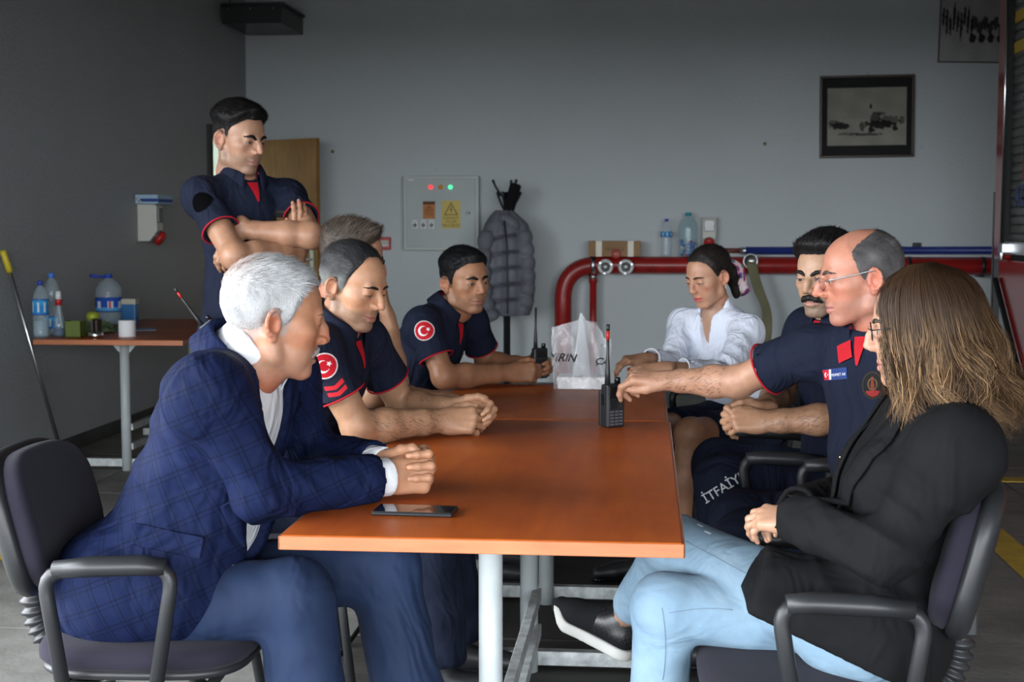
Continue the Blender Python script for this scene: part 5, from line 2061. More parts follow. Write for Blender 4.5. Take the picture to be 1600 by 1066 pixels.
def body_rest(sk, b=1.0, legs=True):
    """torso (and thighs) skin hidden under the clothes; low resolution"""
    S = Sdf()
    torso_prims(S, sk, -.012, b)
    S.cone(sk['N'] - V3(0, 0, .03), sk['N'] + unit(sk['H'] - sk['N']) * .03, .055, .052, .03)
    if legs:
        for h_, k_, a_ in (('HR', 'KR', 'AR'), ('HL', 'KL', 'AL')):
            leg_prims(S, sk[h_], sk[k_], sk[a_], (.075, .052, .04, .038))
    return S.mesh(.02)


def finish_body(root, sk, parts, b=1.0, legs=True):
    v, f = body_rest(sk, b, legs)
    parts.append((v, f, np.array((.40, .24, .17))))
    obj('body', join(*parts), M_skin, root)


def trousers(root, sk, mat, name='trousers', h=.012, r=(.094, .073, .05, .070), amp=.006, seed=3, b=1.0, low=0.0):
    S = Sdf()
    R = tframe(sk)
    S.ell(sk['P'], np.array((.178 * b, .135 * b, .13)), R, k=.03)
    for h_, k_, a_ in (('HR', 'KR', 'AR'), ('HL', 'KL', 'AL')):
        leg_prims(S, sk[h_], sk[k_], sk[a_], r, k=.03)
    return cloth_obj(name, S, h, mat, root, amp, 22, seed)


def sk_fill(sk):
    sk = {k: np.asarray(v, float) for k, v in sk.items()}
    if 'HR' not in sk:
        R = tframe(sk)
        sk['HR'] = sk['P'] + R[:, 0] * .09 - R[:, 2] * .02
        sk['HL'] = sk['P'] - R[:, 0] * .09 - R[:, 2] * .02
    return sk
# ------------------------------------------------------------------ the nine people
def hpar(**k):
    d = dict(HP); d.update(k); return d


def arms_mesh(sk, skin, h, seed, R_pose, L_pose, a=1.0, startR=.45, startL=.45, hs=1.0, nailc=None, forearm=True, tan=1.0, fur=None):
    """both arms with hands; *_pose = dict(f, d, pose, thumb)"""
    out = []
    tips = {}
    for side, s, e, w, po, st in ((1, 'SR', 'ER', 'WR', R_pose, startR), (-1, 'SL', 'EL', 'WL', L_pose, startL)):
        S = Sdf(); nails = []
        d = unit(po['d']); f = unit(po['f'])
        t = unit(np.cross(d, f)) * side
        if forearm: arm_prims(S, sk[s], sk[e], sk[w], a, st, t)
        else: S.cone(sk[w] + (sk[e] - sk[w]) * .35, sk[w], .031 * a, .026 * a, .015, side=t, s=1.15)
        tp, _, _ = hand_prims(S, sk[w], po['f'], po['d'], side, po.get('pose'), hs, po.get('thumb'), nails)
        v, f_ = S.mesh(h, 1)
        out.append((v, f_, skin_colors(v, skin, nails, seed, nailc, tan)))
        if fur is not None: arm_hair(fur, v, f_, sk[e], sk[w], d, seed + side)
        tips[s] = tp
    return out, tips


def arm_hair(root, v, f, el, wr, dorsal, seed, n=400):
    rs = np.random.RandomState(seed)
    ax = wr - el
    t = (v - el) @ ax / (ax @ ax)
    nn = vnormals(v, f)
    ok = np.argwhere((t > .08) & (t < 1.02) & (nn @ unit(dorsal) > -.35)).ravel()
    pk = rs.choice(ok, n)
    b, q = v[pk], nn[pk]
    d = unit(ax) * .8 + rs.normal(size=(n, 3)) * .35 + V3(0, 0, -.35)
    d = d - q * (d * q).sum(1)[:, None] * .85
    d /= np.linalg.norm(d, axis=1)[:, None]
    L = rs.uniform(.010, .022, (n, 1))
    s = np.cross(d, q); s /= np.linalg.norm(s, axis=1)[:, None] + 1e-9
    tip = b + d * L + q * .0012
    V = np.concatenate([b - s * .0004, b + s * .0004, tip + s * .00012, tip - s * .00012])
    i = np.arange(n)
    F = np.stack([i, i + n, i + 2 * n, i + 3 * n], 1)
    obj('arm_hair', (V, F, np.tile(np.array((.022, .015, .011)), (len(V), 1))), M_hairc, root)


FIST = dict(i=(55, 75, 40, 0), m=(60, 80, 40, 0), r=(62, 80, 40, 0), p=(65, 80, 40, 0))
HALF = dict(i=(35, 45, 25, 3), m=(40, 48, 25, 0), r=(42, 50, 25, -2), p=(45, 50, 25, -4))

# ================= man in the blue checked jacket (left foreground)
def jacket_mat():
    t = NT('blue_checked_wool')
    v = t.coord()
    base = t.ramp(t.noise(v, 5, 3), [(.3, (.0050, .0094, .036)), (.7, (.0078, .0140, .051))])
    sep = t.n('ShaderNodeSeparateXYZ')
    mp = t.n('ShaderNodeMapping'); mp.inputs['Rotation'].default_value = (0, math.radians(22), 0)
    t.l(v, mp.inputs['Vector']); t.l(mp.outputs[0], sep.inputs[0])

    def lines(axis, per, wid, ph=0.0):
        a = t.n('ShaderNodeMath', operation='MULTIPLY'); a.inputs[1].default_value = 1 / per; t.l(sep.outputs[axis], a.inputs[0])
        b = t.n('ShaderNodeMath', operation='ADD'); b.inputs[1].default_value = 50 + ph; t.l(a.outputs[0], b.inputs[0])
        c = t.n('ShaderNodeMath', operation='FRACT'); t.l(b.outputs[0], c.inputs[0])
        d = t.n('ShaderNodeMath', operation='LESS_THAN'); d.inputs[1].default_value = wid; t.l(c.outputs[0], d.inputs[0])
        e = t.n('ShaderNodeMath', operation='MULTIPLY'); e.inputs[1].default_value = .5; t.l(d.outputs[0], e.inputs[0])
        return e.outputs[0]
    c = base
    for ax, per, wid, ph_ in ((0, .042, .07, 0), (0, .042, .05, .22), (2, .050, .06, 0), (2, .050, .045, .2)):
        c = t.mix(c, (.0022, .0028, .006), lines(ax, per, wid, ph_))
    t.l(c, t.b.inputs['Base Color'])
    t.b.inputs['Roughness'].default_value = .75
    t.b.inputs['Specular IOR Level'].default_value = .10
    nz = t.n('ShaderNodeTexNoise'); nz.inputs['Scale'].default_value = 8; nz.inputs['Distortion'].default_value = 1.4
    t.l(t.coord((1, 1, .6)), nz.inputs['Vector'])
    t.l(t.bump(t.noise(v, 1100, 2), .2, .0015, t.bump(nz.outputs['Fac'], .6, .05)), t.b.inputs['Normal'])
    return t.m


M_jack = jacket_mat()
M_shirtw = fabric_mat('white_shirt_cotton', (.72, .73, .76), .85, 1500, .15, .35, 14, .0, .03)
M_suitt = fabric_mat('blue_suit_trouser_wool', (.014, .025, .060), .7, 1300, .2, .5, 7, .0)

skA = sk_fill(dict(P=(-1.12, 3.05, .565), N=(-.875, 3.04, 1.062), SR=(-.895, 2.845, 1.020), SL=(-.842, 3.235, 1.02), ER=(-.795, 2.885, .805),
                   WR=(-.570, 3.080, .805), EL=(-.80, 3.30, .82), WL=(-.593, 3.153, .818), H=(-.806, 3.03, 1.158),
                   KR=(-.745, 2.945, .565), AR=(-.70, 2.95, .10), KL=(-.60, 3.19, .575), AL=(-.50, 3.16, .10), HR=(-1.08, 2.955, .53), HL=(-1.07, 3.15, .53)))


def man_jacket():
    sk = skA
    root = person('grey-haired man in a blue checked jacket with folded hands on the near table corner', sk)
    hp = hpar(skin=(.53, .27, .165), red=.55, hair=(.37, .375, .38), hairvar=.2, ttop=.012, tside=.006, tfront=.018, jowl=.012, jaw=1.06, cheek=1.05, w=1.06, nose=.82, nosew=1.02,
              stub=.25, stubc=(.45, .38, .33), eo=.0030, droop=.0008, browc=(.12, .11, .10), bthick=.7, moustache=(.30, .28, .26), mthick=.85, neck=1.12, s=1.07, fold=.9,
              line=[(0, .084), (.4, .086), (.62, .078), (.9, .058), (1.1, .020), (1.2, -.030), (1.36, -.034), (1.46, .006), (1.75, .012), (1.92, -.034), (2.3, -.064), (3.15, -.074)],
              spikes=9000, slen=.016, comb=(0, .9, .1), lift=.10, crown=.45, lip=(.36, .17, .14))
    R = rframe((.90, .40, -.16))
    hv, hf, hc, W = build_head(root, sk['H'], R, hp, sk['N'] + V3(.02, 0, .0), .0022, 11)
    # interlaced hands: right hand near, left fingers closing over it
    rp = dict(f=(.86, .50, -.02), d=(.45, -.88, .12), pose=dict(i=(60, 78, 14, 0), m=(62, 80, 14, 0), r=(64, 80, 14, 0), p=(66, 78, 14, 0)),
              thumb=[(.020, .018, -.008), (.036, .048, -.020), (.034, .078, -.030), (.020, .098, -.036)])
    lp = dict(f=(.985, -.10, -.02), d=(.10, .99, .06), pose=dict(w=1.30, i=(62, 84, 10, 1), m=(62, 86, 10, 0), r=(62, 86, 10, -1), p=(62, 84, 10, -2)),
              thumb=[(.020, .018, -.008), (.040, .045, -.018), (.046, .072, -.026), (.036, .094, -.030)])
    arms, _ = arms_mesh(sk, (.52, .29, .185), .0026, 3, rp, lp, forearm=False, hs=1.06)
    finish_body(root, sk, [(hv, hf, hc)] + arms)
    # shirt
    S = Sdf(); Rt = torso_prims(S, sk, .006, 1.02, .7)
    nk = unit(sk['H'] - sk['N'])
    S.cone(sk['N'] + nk * .03, sk['N'] + nk * .16, .074, .076, .01, mode='-')
    cloth_obj('shirt', S, .008, M_shirtw, root, .003, 26, 5)
    collar('shirt_collar', root, sk['N'] + nk * .034 + Rt[:, 1] * .010, nk, Rt[:, 1] * .9 + Rt[:, 0] * .0, .075, M_shirtw, gap=.50, stand=.034, fall=.052, point=.045, flare=.013, drop=.022)
    for e, w, po in (('ER', 'WR', rp), ('EL', 'WL', lp)):
        ax = unit(sk[w] - sk[e])
        C = Sdf().cone(sk[w] - ax * .09, sk[w] + ax * .004, .042, .043, .005, flat=True).cone(sk[w] - ax * .012, sk[w] + ax * .03, .0340, .0340, .003, mode='-')
        cloth_obj('shirt_cuff', C, .0032, M_shirtw, root, .0, 60, 4)
    # jacket
    J = Sdf()
    torso_prims(J, sk, .024, 1.03, .75, k=.05)
    rt, fw, up = Rt[:, 0], Rt[:, 1], Rt[:, 2]
    # skirt of the jacket hanging over the seat
    J.ell(sk['P'] + V3(-.02, 0, -.01), (.19, .205, .160), k=.05)
    J.cone(sk['P'] + V3(.0, -.105, .03), sk['P'] + V3(.12, -.105, .02), .130, .130, .05)
    J.cone(sk['P'] + V3(.0, .115, .06), sk['P'] + V3(.12, .115, .03), .11, .10, .05)
    J.cone(sk['N'] + nk * -.004 + fw * .014, sk['N'] + nk * .16, .100, .112, .012, mode='-')
    ha, hb_ = V3(-.800, 0, .690), V3(-.930, 0, .500)
    hn = unit(V3(hb_[2] - ha[2], 0, -(hb_[0] - ha[0]))) * -1
    J.func(lambda X, Y, Z: (X - ha[0]) * hn[0] + (Z - ha[2]) * hn[2] + 0 * Y, (-1.1, 2.7, .40), (-.6, 3.5, .70), mode='&')
    # open front
    fc = sk['N'] + fw * .15
    J.cone(fc + up * .05 + rt * .012, fc - up * .22 + fw * .05 + rt * .03, .088, .068, .012, mode='-', side=fw, s=2.2)
    J.cone(fc - up * .20 + fw * .06 + rt * .03, fc - up * .36 + fw * .10 + rt * .02, .066, .030, .012, mode='-', side=fw, s=2.4)

    for s, e, w in (('SR', 'ER', 'WR'), ('SL', 'EL', 'WL')):
        ax = unit(sk[w] - sk[e])
        J.cone(sk[s], sk[e], .078, .062, .035)
        J.cone(sk[e], sk[w] - ax * .026, .062, .054, .025, flat=True)
        J.cone(sk[w] - ax * .042, sk[w] + ax * .03, .0425, .0425, .003, mode='-')

    def folds(v, n):
        d = np.zeros(len(v))
        # creases radiating from elbows and armpit
        for c, ax, fr, am in ((sk['ER'], unit(V3(.6, .2, .75)), 95, .0065), (sk['EL'], unit(V3(.7, 0, .7)), 95, .005), (sk['SR'] + V3(.03, 0, -.12), unit(V3(.75, .0, .65)), 70, .006),
                              (sk['P'] + V3(.1, -.14, .16), unit(V3(.35, .1, .93)), 62, .007), (sk['P'] + V3(-.02, -.15, .30), unit(V3(.5, .1, .85)), 55, .006)):
            q = v - c
            ph_ = q @ ax + .012 * snoise(v, 20, 3)
            d += am * np.exp(-(np.linalg.norm(q, axis=1) / .14) ** 2) * (1 - 2 * np.abs(np.sin(ph_ * fr * .5)) ** .8)
        return v + n * d[:, None]
    _, jv, jf = cloth_obj('jacket', J, .0075, M_jack, root, .0055, 17, 6, folds)
    jb = bvh_of(jv, jf)
    # lapels
    for sd in (1, -1):
        vs, fs = [], []
        nn = 16
        for i in range(nn + 1):
            t = i / nn
            inner = sk['N'] + nk * .015 * (1 - t) ** 2 + fw * (.03 + .13 * min(1, t * 1.6)) + rt * (.02 * min(1, t * 3) + sd * (.112 - .062 * t)) - up * (.36 * t)
            wdt = .012 + .058 * math.sin(math.pi * min(1, t * .9 + .12)) ** .8
            if t > .92: wdt *= .5
            for k in range(5):
                p0 = inner + rt * sd * wdt * k / 4 - fw * .012 * (k / 4) * (1 if t > .2 else .3)
                hit = jb.ray_cast(Vector(p0 + fw * .12), Vector(-fw), .3)
                p1 = np.array(hit[0]) + fw * (.007 if k < 4 else .003) if hit[0] is not None and k > 0 else p0
                if abs((p1 - p0) @ fw) > .05: p1 = p0
                vs.append(p1)
        for i in range(nn):
            for k in range(4):
                fs.append((i * 5 + k, i * 5 + k + 1, (i + 1) * 5 + k + 1, (i + 1) * 5 + k))
        obj('lapel', (np.array(vs), np.array(fs)), M_jack, root, solid=.004)
    collar('jacket_collar', root, sk['N'] - nk * .002 - fw * .002, nk, fw, .100, M_jack, gap=1.15, stand=.030, fall=.055, point=.0, flare=.016, drop=.03, solid=.004)
    # pocket flap and buttons
    pc = at(262, 845, 2.83)
    pm = MB().box((-.075, -.004, -.024), (.075, .004, .024), frame((0, 0, 0), unit((1, .1, -.22)), unit((-.1, 1, 0)), unit((.22, 0, 1))))
    hit = jb.ray_cast(Vector(at(262, 845, 2.4)), Vector(unit(pc - CAMP)), 1.5)
    if hit[0] is not None:
        obj('pocket_flap', MB().raw(np.array(pm.v) + np.array(hit[0]) + V3(0, -.003, 0), pm.f, False), M_jack, root, bevel=.003)
    for u, v in ((398, 882), (364, 888)):
        hit = jb.ray_cast(Vector(CAMP), Vector(unit(at(u, v, 3.0) - CAMP)), 6)
        if hit[0] is not None:
            nn_ = np.array(hit[1]); a_ = unit(np.cross(nn_, (0, 0, 1))); b_ = np.cross(nn_, a_)
            obj('jacket_button', MB().lathe([(.009, 0), (.0095, .003), (.007, .0045), (.001, .003)], 14, frame(np.array(hit[0]), a_, b_, nn_)), P('dark_button', (.06, .05, .05), .25), root)
    trousers(root, sk, M_suitt, r=(.100, .078, .06, .088), amp=.007, seed=8)
    for a_, d_ in (('AR', (.9, -.3, 0)), ('AL', (1, .1, 0))): shoe(root, sk[a_] + V3(0, 0, -.008), d_)
    return root


# ================= man with stubble and clasped hands (second on the left)
skB = sk_fill(dict(P=(-1.06, 4.08, .565), N=(-.895, 4.015, 1.065), SR=(-.905, 3.845, 1.025), SL=(-.838, 4.18, 1.025), ER=(-.800, 3.885, .800), WR=(-.590, 4.045, .797),
                   EL=(-.745, 4.30, .805), WL=(-.560, 4.155, .822), H=(-.832, 3.99, 1.190), KR=(-.60, 3.98, .57), AR=(-.58, 3.98, .1), KL=(-.60, 4.22, .57), AL=(-.56, 4.22, .1)))


def man_stubble():
    sk = skB
    root = person('smiling stubbled man in a navy polo with a flag patch, hands clasped on the table', sk)
    hp = hpar(skin=(.50, .285, .180), red=.25, hair=(.020, .020, .021), grey=(.20, .20, .19), greyf=.75, tside=.006, ttop=.010, tfront=.004, stub=.62, stubc=(.13, .11, .09), eo=.0019, droop=.0022,
              browc=(.016, .013, .011), bthick=.8, smile=.9, nose=1.02, nosew=.95, w=.97, jaw=.94, s=1.0, line=[(0, .098), (.35, .098), (.6, .088), (.85, .062), (1.02, .030), (1.15, -.012), (1.36, -.030), (1.46, .006), (1.75, .012), (1.92, -.030), (2.3, -.060), (3.15, -.068)],
              slen=.014, comb=(0, -1, .0), lift=.15, lip=(.42, .17, .13), fold=1.0)
    R = rframe((.86, -.42, -.30))
    hv, hf, hc, W = build_head(root, sk['H'], R, hp, sk['N'] + V3(.02, 0, 0), .0025, 21)
    rp = dict(f=(.97, .22, .0), d=(.30, -.85, .42), pose=dict(i=(34, 44, 22, 2), m=(38, 50, 25, 0), r=(42, 54, 25, -2), p=(46, 54, 25, -4)))
    lp = dict(f=(.93, -.25, .10), d=(.18, .72, .62), pose=dict(i=(38, 60, 30, 2), m=(42, 64, 30, 0), r=(46, 64, 30, -2), p=(50, 60, 30, -4)), thumb=[(.022, .018, -.004), (.040, .050, -.004), (.040, .082, -.002), (.030, .104, .0)])
    arms, _ = arms_mesh(sk, (.46, .275, .175), .0037, 4, rp, lp, a=1.03, hs=1.03, fur=root)
    finish_body(root, sk, [(hv, hf, hc)] + arms)
    Rt, bv, o, hr, hl = polo(root, sk, h=.0075, seed=12, hemr=.60, heml=.60, slr=.068)
    badges(root, sk, Rt, bv, flag='R', chev=True)
    trousers(root, sk, M_navyt)
    for a_ in ('AR', 'AL'): shoe(root, sk[a_] + V3(0, 0, -.008), (1, 0, 0))
    return root


def badges(root, sk, R, bv, flag='R', chev=False, crest=True, tagp=False, dark=None, placket=True):
    rt, fw, up = R[:, 0], R[:, 1], R[:, 2]
    for arm in (flag or ''):
        s, e = sk['S' + arm], sk['E' + arm]
        sg = 1 if arm == 'R' else -1
        ax = unit(e - s)
        n = unit(rt * sg * .8 + fw * .35 - ax * np.dot(rt * sg * .8 + fw * .35, ax))
        tocam = unit(CAMP - s); tocam = unit(tocam - ax * tocam.dot(ax))
        n = unit(n + tocam * .9)
        decal('flag_patch', bv, s + ax * .045, n, -ax, .074, .074, flag_fn, root, M_vcol, 56, 56)
        if chev: decal('rank_patch', bv, s + ax * .118, n, -ax, .070, .056, chev_fn, root, M_vcol, 40, 32)
    if dark:
        s, e = sk['S' + dark], sk['E' + dark]
        ax = unit(e - s); tocam = unit(CAMP - s); tocam = unit(tocam - ax * tocam.dot(ax))
        decal('velcro_patch', bv, s + ax * .085, unit(tocam + rt * .3), -ax, .075, .075, dark_disc, root, P('black_velcro', (.002, .002, .0025), .95, spec=.03), 36, 36)
    N = sk['N']
    if crest: decal('crest_patch', bv, N - up * .145 - rt * .085 + fw * .08, fw, up, .062, .074, crest_fn, root, M_vcol, 44, 44)
    if placket: decal('red_placket', bv, N - up * .050 + fw * .08, unit(fw + up * .35), up, .044, .078, red_tri, root, M_vcol, 44, 60, off=.004)


# ================= man resting his cheek on his hand (behind, half hidden)
skC = sk_fill(dict(P=(-1.28, 4.72, .565), N=(-1.035, 4.66, 1.115), SR=(-1.06, 4.50, 1.06), SL=(-.99, 4.86, 1.06), ER=(-.86, 4.42, .83), WR=(-.75, 4.62, .80), EL=(-.845, 4.72, .83),
                   WL=(-.852, 4.64, 1.055), H=(-.962, 4.60, 1.252), KR=(-.82, 4.62, .57), AR=(-.80, 4.62, .1), KL=(-.82, 4.84, .57), AL=(-.80, 4.84, .1)))


def man_cheek():
    sk = skC
    root = person('man with short brown hair half hidden behind, resting his cheek on his hand', sk)
    hp = hpar(skin=(.46, .25, .17), red=.5, hair=(.055, .040, .030), tside=.004, ttop=.016, tfront=.026, stub=.3, line=LINE0, slen=.016, comb=(0, .6, .8), lift=.6, s=1.02)
    R = rframe((.93, .22, -.22))
    hv, hf, hc, W = build_head(root, sk['H'], R, hp, sk['N'], .0042, 31)
    rp = dict(f=(1, .2, 0), d=(0, 0, 1))
    lp = dict(f=(-.22, .02, .97), d=(.97, .10, .25), pose=dict(i=(25, 40, 30, 2), m=(30, 45, 30, 0), r=(34, 48, 30, 0), p=(40, 50, 30, 0)), thumb=[(.022, .020, -.006), (.040, .045, -.030), (.045, .070, -.040), (.040, .09, -.046)])
    arms, _ = arms_mesh(sk, (.44, .26, .17), .0045, 4, rp, lp)
    finish_body(root, sk, [(hv, hf, hc)] + arms)
    Rt, bv, o, hr, hl = polo(root, sk, h=.012, seed=13)
    trousers(root, sk, M_navyt, h=.015)
    gm = MB()
    for sd in (-1, 1):
        c = V3(sd * .033, .100, .004)
        gm.tube([W(c + V3(.022 * math.cos(t), 0, .016 * math.sin(t))) for t in np.linspace(0, 6.28, 20, endpoint=False)], .0016, 6, closed=True)
        gm.tube([W((sd * .055, .098, .008)), W((sd * .076, .06, .010)), W((sd * .080, -.01, .008))], .0016, 6)
    gm.tube([W((-.012, .101, .008)), W((0, .104, .010)), W((.012, .101, .008))], .0016, 6)
    obj('glasses', gm, M_blackg, root)
    for a_ in ('AR', 'AL'): shoe(root, sk[a_] + V3(0, 0, -.008), (1, 0, 0))
    return root


# ================= young man holding a radio (far left of the table)
skD = sk_fill(dict(P=(-1.03, 5.42, .565), N=(-.772, 5.425, 1.030), SR=(-.835, 5.265, .998), SL=(-.690, 5.585, .990), ER=(-.748, 5.215, .800), WR=(-.520, 5.385, .800),
                   EL=(-.640, 5.68, .805), WL=(-.475, 5.565, .812), H=(-.692, 5.39, 1.150), KR=(-.60, 5.32, .57), AR=(-.6, 5.32, .1), KL=(-.60, 5.55, .57), AL=(-.58, 5.55, .1)))


def man_radio():
    sk = skD
    root = person('young black-haired man in a navy polo holding a radio at the far table', sk)
    hp = hpar(skin=(.42, .225, .135), red=.25, hair=(.006, .006, .007), tside=.005, ttop=.018, tfront=.020, stub=.35, stubc=(.12, .09, .07), eo=.0030, bthick=1.25, nose=.86, w=1.04, jaw=1.02, s=1.0,
              line=[(0, .078), (.45, .076), (.72, .064), (.95, .048), (1.10, .022), (1.22, -.018), (1.36, -.026), (1.46, .006), (1.75, .012), (1.92, -.030), (2.3, -.060), (3.15, -.068)],
              slen=.010, comb=(0, .7, .3), lift=.2, lip=(.36, .15, .115), frown=.3)
    R = rolled(rframe((.70, -.70, -.10)), -.06)
    hv, hf, hc, W = build_head(root, sk['H'], R, hp, sk['N'] + V3(.02, -.01, 0), .0027, 41)
    rp = dict(f=(.95, .30, .0), d=(.28, -.90, .30), pose=dict(i=(40, 50, 28, 0), m=(42, 52, 28, 0), r=(44, 52, 28, 0), p=(46, 52, 28, 0)))
    lp = dict(f=(.92, -.34, .02), d=(.30, .90, .25), pose=dict(i=(40, 55, 28, 0), m=(42, 55, 28, 0), r=(44, 55, 28, 0), p=(46, 55, 28, 0)))
    arms, _ = arms_mesh(sk, (.40, .205, .120), .0036, 4, rp, lp)
    finish_body(root, sk, [(hv, hf, hc)] + arms)
    Rt, bv, o, hr, hl = polo(root, sk, h=.0085, seed=14, hemr=.66, heml=.66)
    badges(root, sk, Rt, bv, flag='R')
    trousers(root, sk, M_navyt, h=.015)
    for a_ in ('AR', 'AL'): shoe(root, sk[a_] + V3(0, 0, -.008), (1, 0, 0))
    radio('handheld_radio', at(843, 595, 5.49) + V3(0, 0, .010), math.radians(25), 'black handheld radio held by the young man at the far table', red=False)
    return root


# ================= woman in the white shirt
skE = sk_fill(dict(P=(.40, 5.76, .565), N=(.285, 5.745, 1.005), SR=(.150, 5.835, .968), SL=(.392, 5.605, .960), ER=(.105, 5.63, .815), WR=(-.005, 5.47, .850), EL=(.300, 5.395, .800), WL=(.062, 5.235, .838),
                   H=(.245, 5.70, 1.160), KR=(.04, 5.45, .58), AR=(.0, 5.42, .1), KL=(.165, 5.215, .600), AL=(.12, 5.20, .1), HR=(.36, 5.86, .545), HL=(.44, 5.67, .545)))


def woman_white():
    sk = skE
    root = person('woman in a white shirt with a floral hair scarf reaching for the plastic bag', sk)
    hp = hpar(skin=(.52, .30, .205), red=.3, hair=(.012, .009, .008), tside=.010, ttop=.012, tfront=.008, eo=.0022, droop=.0018, w=.94, jaw=.88, cheek=1.0, chin=.85, nose=.80, nosew=.85, neck=.80, brow=.8, s=.96, bthick=.8,
              line=[(0, .085), (.45, .084), (.75, .072), (.95, .050), (1.10, .022), (1.22, .004), (1.36, .0), (1.46, .012), (1.75, .010), (1.92, -.030), (2.3, -.060), (3.15, -.068)],
              spikes=2500, slen=.016, comb=(0, -1, -.2), lift=.03, lip=(.45, .045, .06), lipt=1.15, makeup=True, browz=.001, hairvar=.2)
    R = rframe((-.74, -.64, -.34))
    hv, hf, hc, W = build_head(root, sk['H'], R, hp, sk['N'], .0027, 51)
    rp = dict(f=(-.85, -.45, -.05), d=(.15, -.20, .96), pose=dict(i=(20, 30, 20, 4), m=(30, 40, 25, 0), r=(36, 45, 25, -2), p=(40, 45, 25, -4)))
    lp = dict(f=(-.88, .10, -.12), d=(-.10, -.45, .88), pose=dict(i=(15, 30, 20, 3), m=(22, 35, 22, 0), r=(30, 40, 25, -2), p=(36, 45, 25, -4)))
    arms, _ = arms_mesh(sk, (.48, .28, .185), .0038, 4, rp, lp, a=.80, hs=.88, nailc=(.20, .012, .02), forearm=True, startR=.6, startL=.6)
    # bare legs below the skirt
    L = Sdf()
    for h_, k_, a_ in (('HR', 'KR', 'AR'), ('HL', 'KL', 'AL')):
        q = sk[h_] + (sk[k_] - sk[h_]) * .4
        L.cone(q, sk[k_], .074, .056, .02); L.ell(sk[k_], (.057, .057, .057), k=.02)
        L.cone(sk[k_], sk[k_] + (sk[a_] - sk[k_]) * .35, .052, .054, .02); L.cone(sk[k_] + (sk[a_] - sk[k_]) * .35, sk[a_], .053, .034, .02)
    lv, lf = L.mesh(.007)
    finish_body(root, sk, [(hv, hf, hc)] + arms + [(lv, lf, skin_colors(lv, (.47, .26, .165), None, 3))], legs=False, b=.85)
    S = Sdf(); Rt = torso_prims(S, sk, .012, .84, 0, bust=.95, low=.04)
    rt, fw, up = Rt[:, 0], Rt[:, 1], Rt[:, 2]
    for s, e, w in (('SR', 'ER', 'WR'), ('SL', 'EL', 'WL')):
        ax = unit(sk[w] - sk[e])
        cut = sk[w] - ax * (.035 if s == 'SR' else .085)
        S.cone(sk[s], sk[e], .058, .053, .03); S.cone(sk[e], cut, .051, .044, .02, flat=True)
        S.cone(cut - ax * .02, cut + ax * .03, .038, .038, .003, mode='-')
        hem_ring('shirt_cuff', cut - ax * .006, ax, .0435, .0035, M_shirtw, root)
    nk = unit(sk['H'] - sk['N'])
    S.cone(sk['N'] + nk * .01 + fw * .015, sk['N'] + nk * .16, .056, .060, .01, mode='-')
    S.cone(sk['N'] + fw * .09 + up * .03, sk['N'] + fw * .12 - up * .10, .036, .010, .008, mode='-', side=fw, s=2.2)
    M_wb = fabric_mat('pale_blue_white_blouse', (.66, .70, .80), .85, 1500, .12, .5, 13, .0, .03)

    def folds(v, n):
        d = np.zeros(len(v))
        for c, ax, fr, am in ((sk['EL'], unit(V3(.6, .3, .7)), 110, .006), (sk['ER'], unit(V3(.5, .3, .8)), 110, .005), (sk['P'] + V3(-.05, -.1, .22), unit(V3(.7, .1, .7)), 75, .007)):
            q = v - c
            d += am * np.exp(-(np.linalg.norm(q, axis=1) / .12) ** 2) * (1 - 2 * np.abs(np.sin((q @ ax) * fr * .5)) ** .8)
        return v + n * d[:, None]
    cloth_obj('blouse', S, .0085, M_wb, root, .005, 22, 15, folds)
    # chest skin seen in the open collar
    collar('blouse_collar', root, sk['N'] + nk * .022 + fw * .012, nk, fw, .058, M_wb, gap=.55, stand=.026, fall=.050, point=.040, flare=.018, drop=.045)
    # skirt
    K = Sdf(); K.ell(sk['P'], (.185, .175, .12), k=.04)
    for h_, k_ in (('HR', 'KR'), ('HL', 'KL')):
        K.cone(sk[h_], sk[h_] + (sk[k_] - sk[h_]) * .80, .098, .082, .06, flat=True)
    cloth_obj('skirt', K, .009, M_navyt, root, .003, 20, 4)
    # low bun and scarf
    B = Sdf().ell((0, -.125, -.030), (.036, .034, .040)).cone((0, -.10, -.01), (0, -.13, -.04), .04, .035, .02).cone((0, -.13, -.05), (.0, -.125, -.13), .03, .016, .02)
    bv_, bf_ = B.mesh(.004)
    bv_ = bv_ + vnormals(bv_, bf_) * (.0015 * snoise(bv_ * np.array((1, 1, .3)), 400, 3))[:, None]
    obj('bun', (W(bv_), bf_, np.tile(np.array((.012, .009, .008)), (len(bv_), 1))), M_hairc, root)
    F = Sdf().ell((.0, -.135, -.020), (.040, .022, .045), k=.02).cone((.0, -.145, -.03), (.014, -.170, -.120), .036, .030, .02, side=(1, 0, 0), s=1.3).cone((.0, -.145, -.03), (-.02, -.150, -.11), .030, .022, .02)
    fv, ff = F.mesh(.0035)
    fv = fv + vnormals(fv, ff) * (.004 * snoise(fv * np.array((1, 1, .35)), 160, 8))[:, None]
    a1, a2, a3 = snoise(fv, 120, 61), snoise(fv, 150, 62), snoise(fv, 190, 63)
    fc_ = np.tile(np.array((.55, .42, .38)), (len(fv), 1))
    for m, c_ in ((a1 > .25, (.50, .10, .28)), (a2 > .35, (.08, .05, .22)), (a3 > .45, (.10, .30, .24)), ((a1 < -.45), (.62, .50, .52)), ((a2 < -.5), (.16, .03, .12))):
        fc_[m] = c_
    obj('hair_scarf', (W(fv), ff, fc_), P('printed_silk', (1, 1, 1), .4, vcol=True), root)
    for sd in (-1, 1):
        obj('earring', MB().tube([W((sd * (.074 + .003 * math.sin(t)), -.014 + .003, -.046 + .008 * math.cos(t))) for t in np.linspace(0, 6.28, 14, endpoint=False)], .0013, 6, closed=True), M_chrome, root)
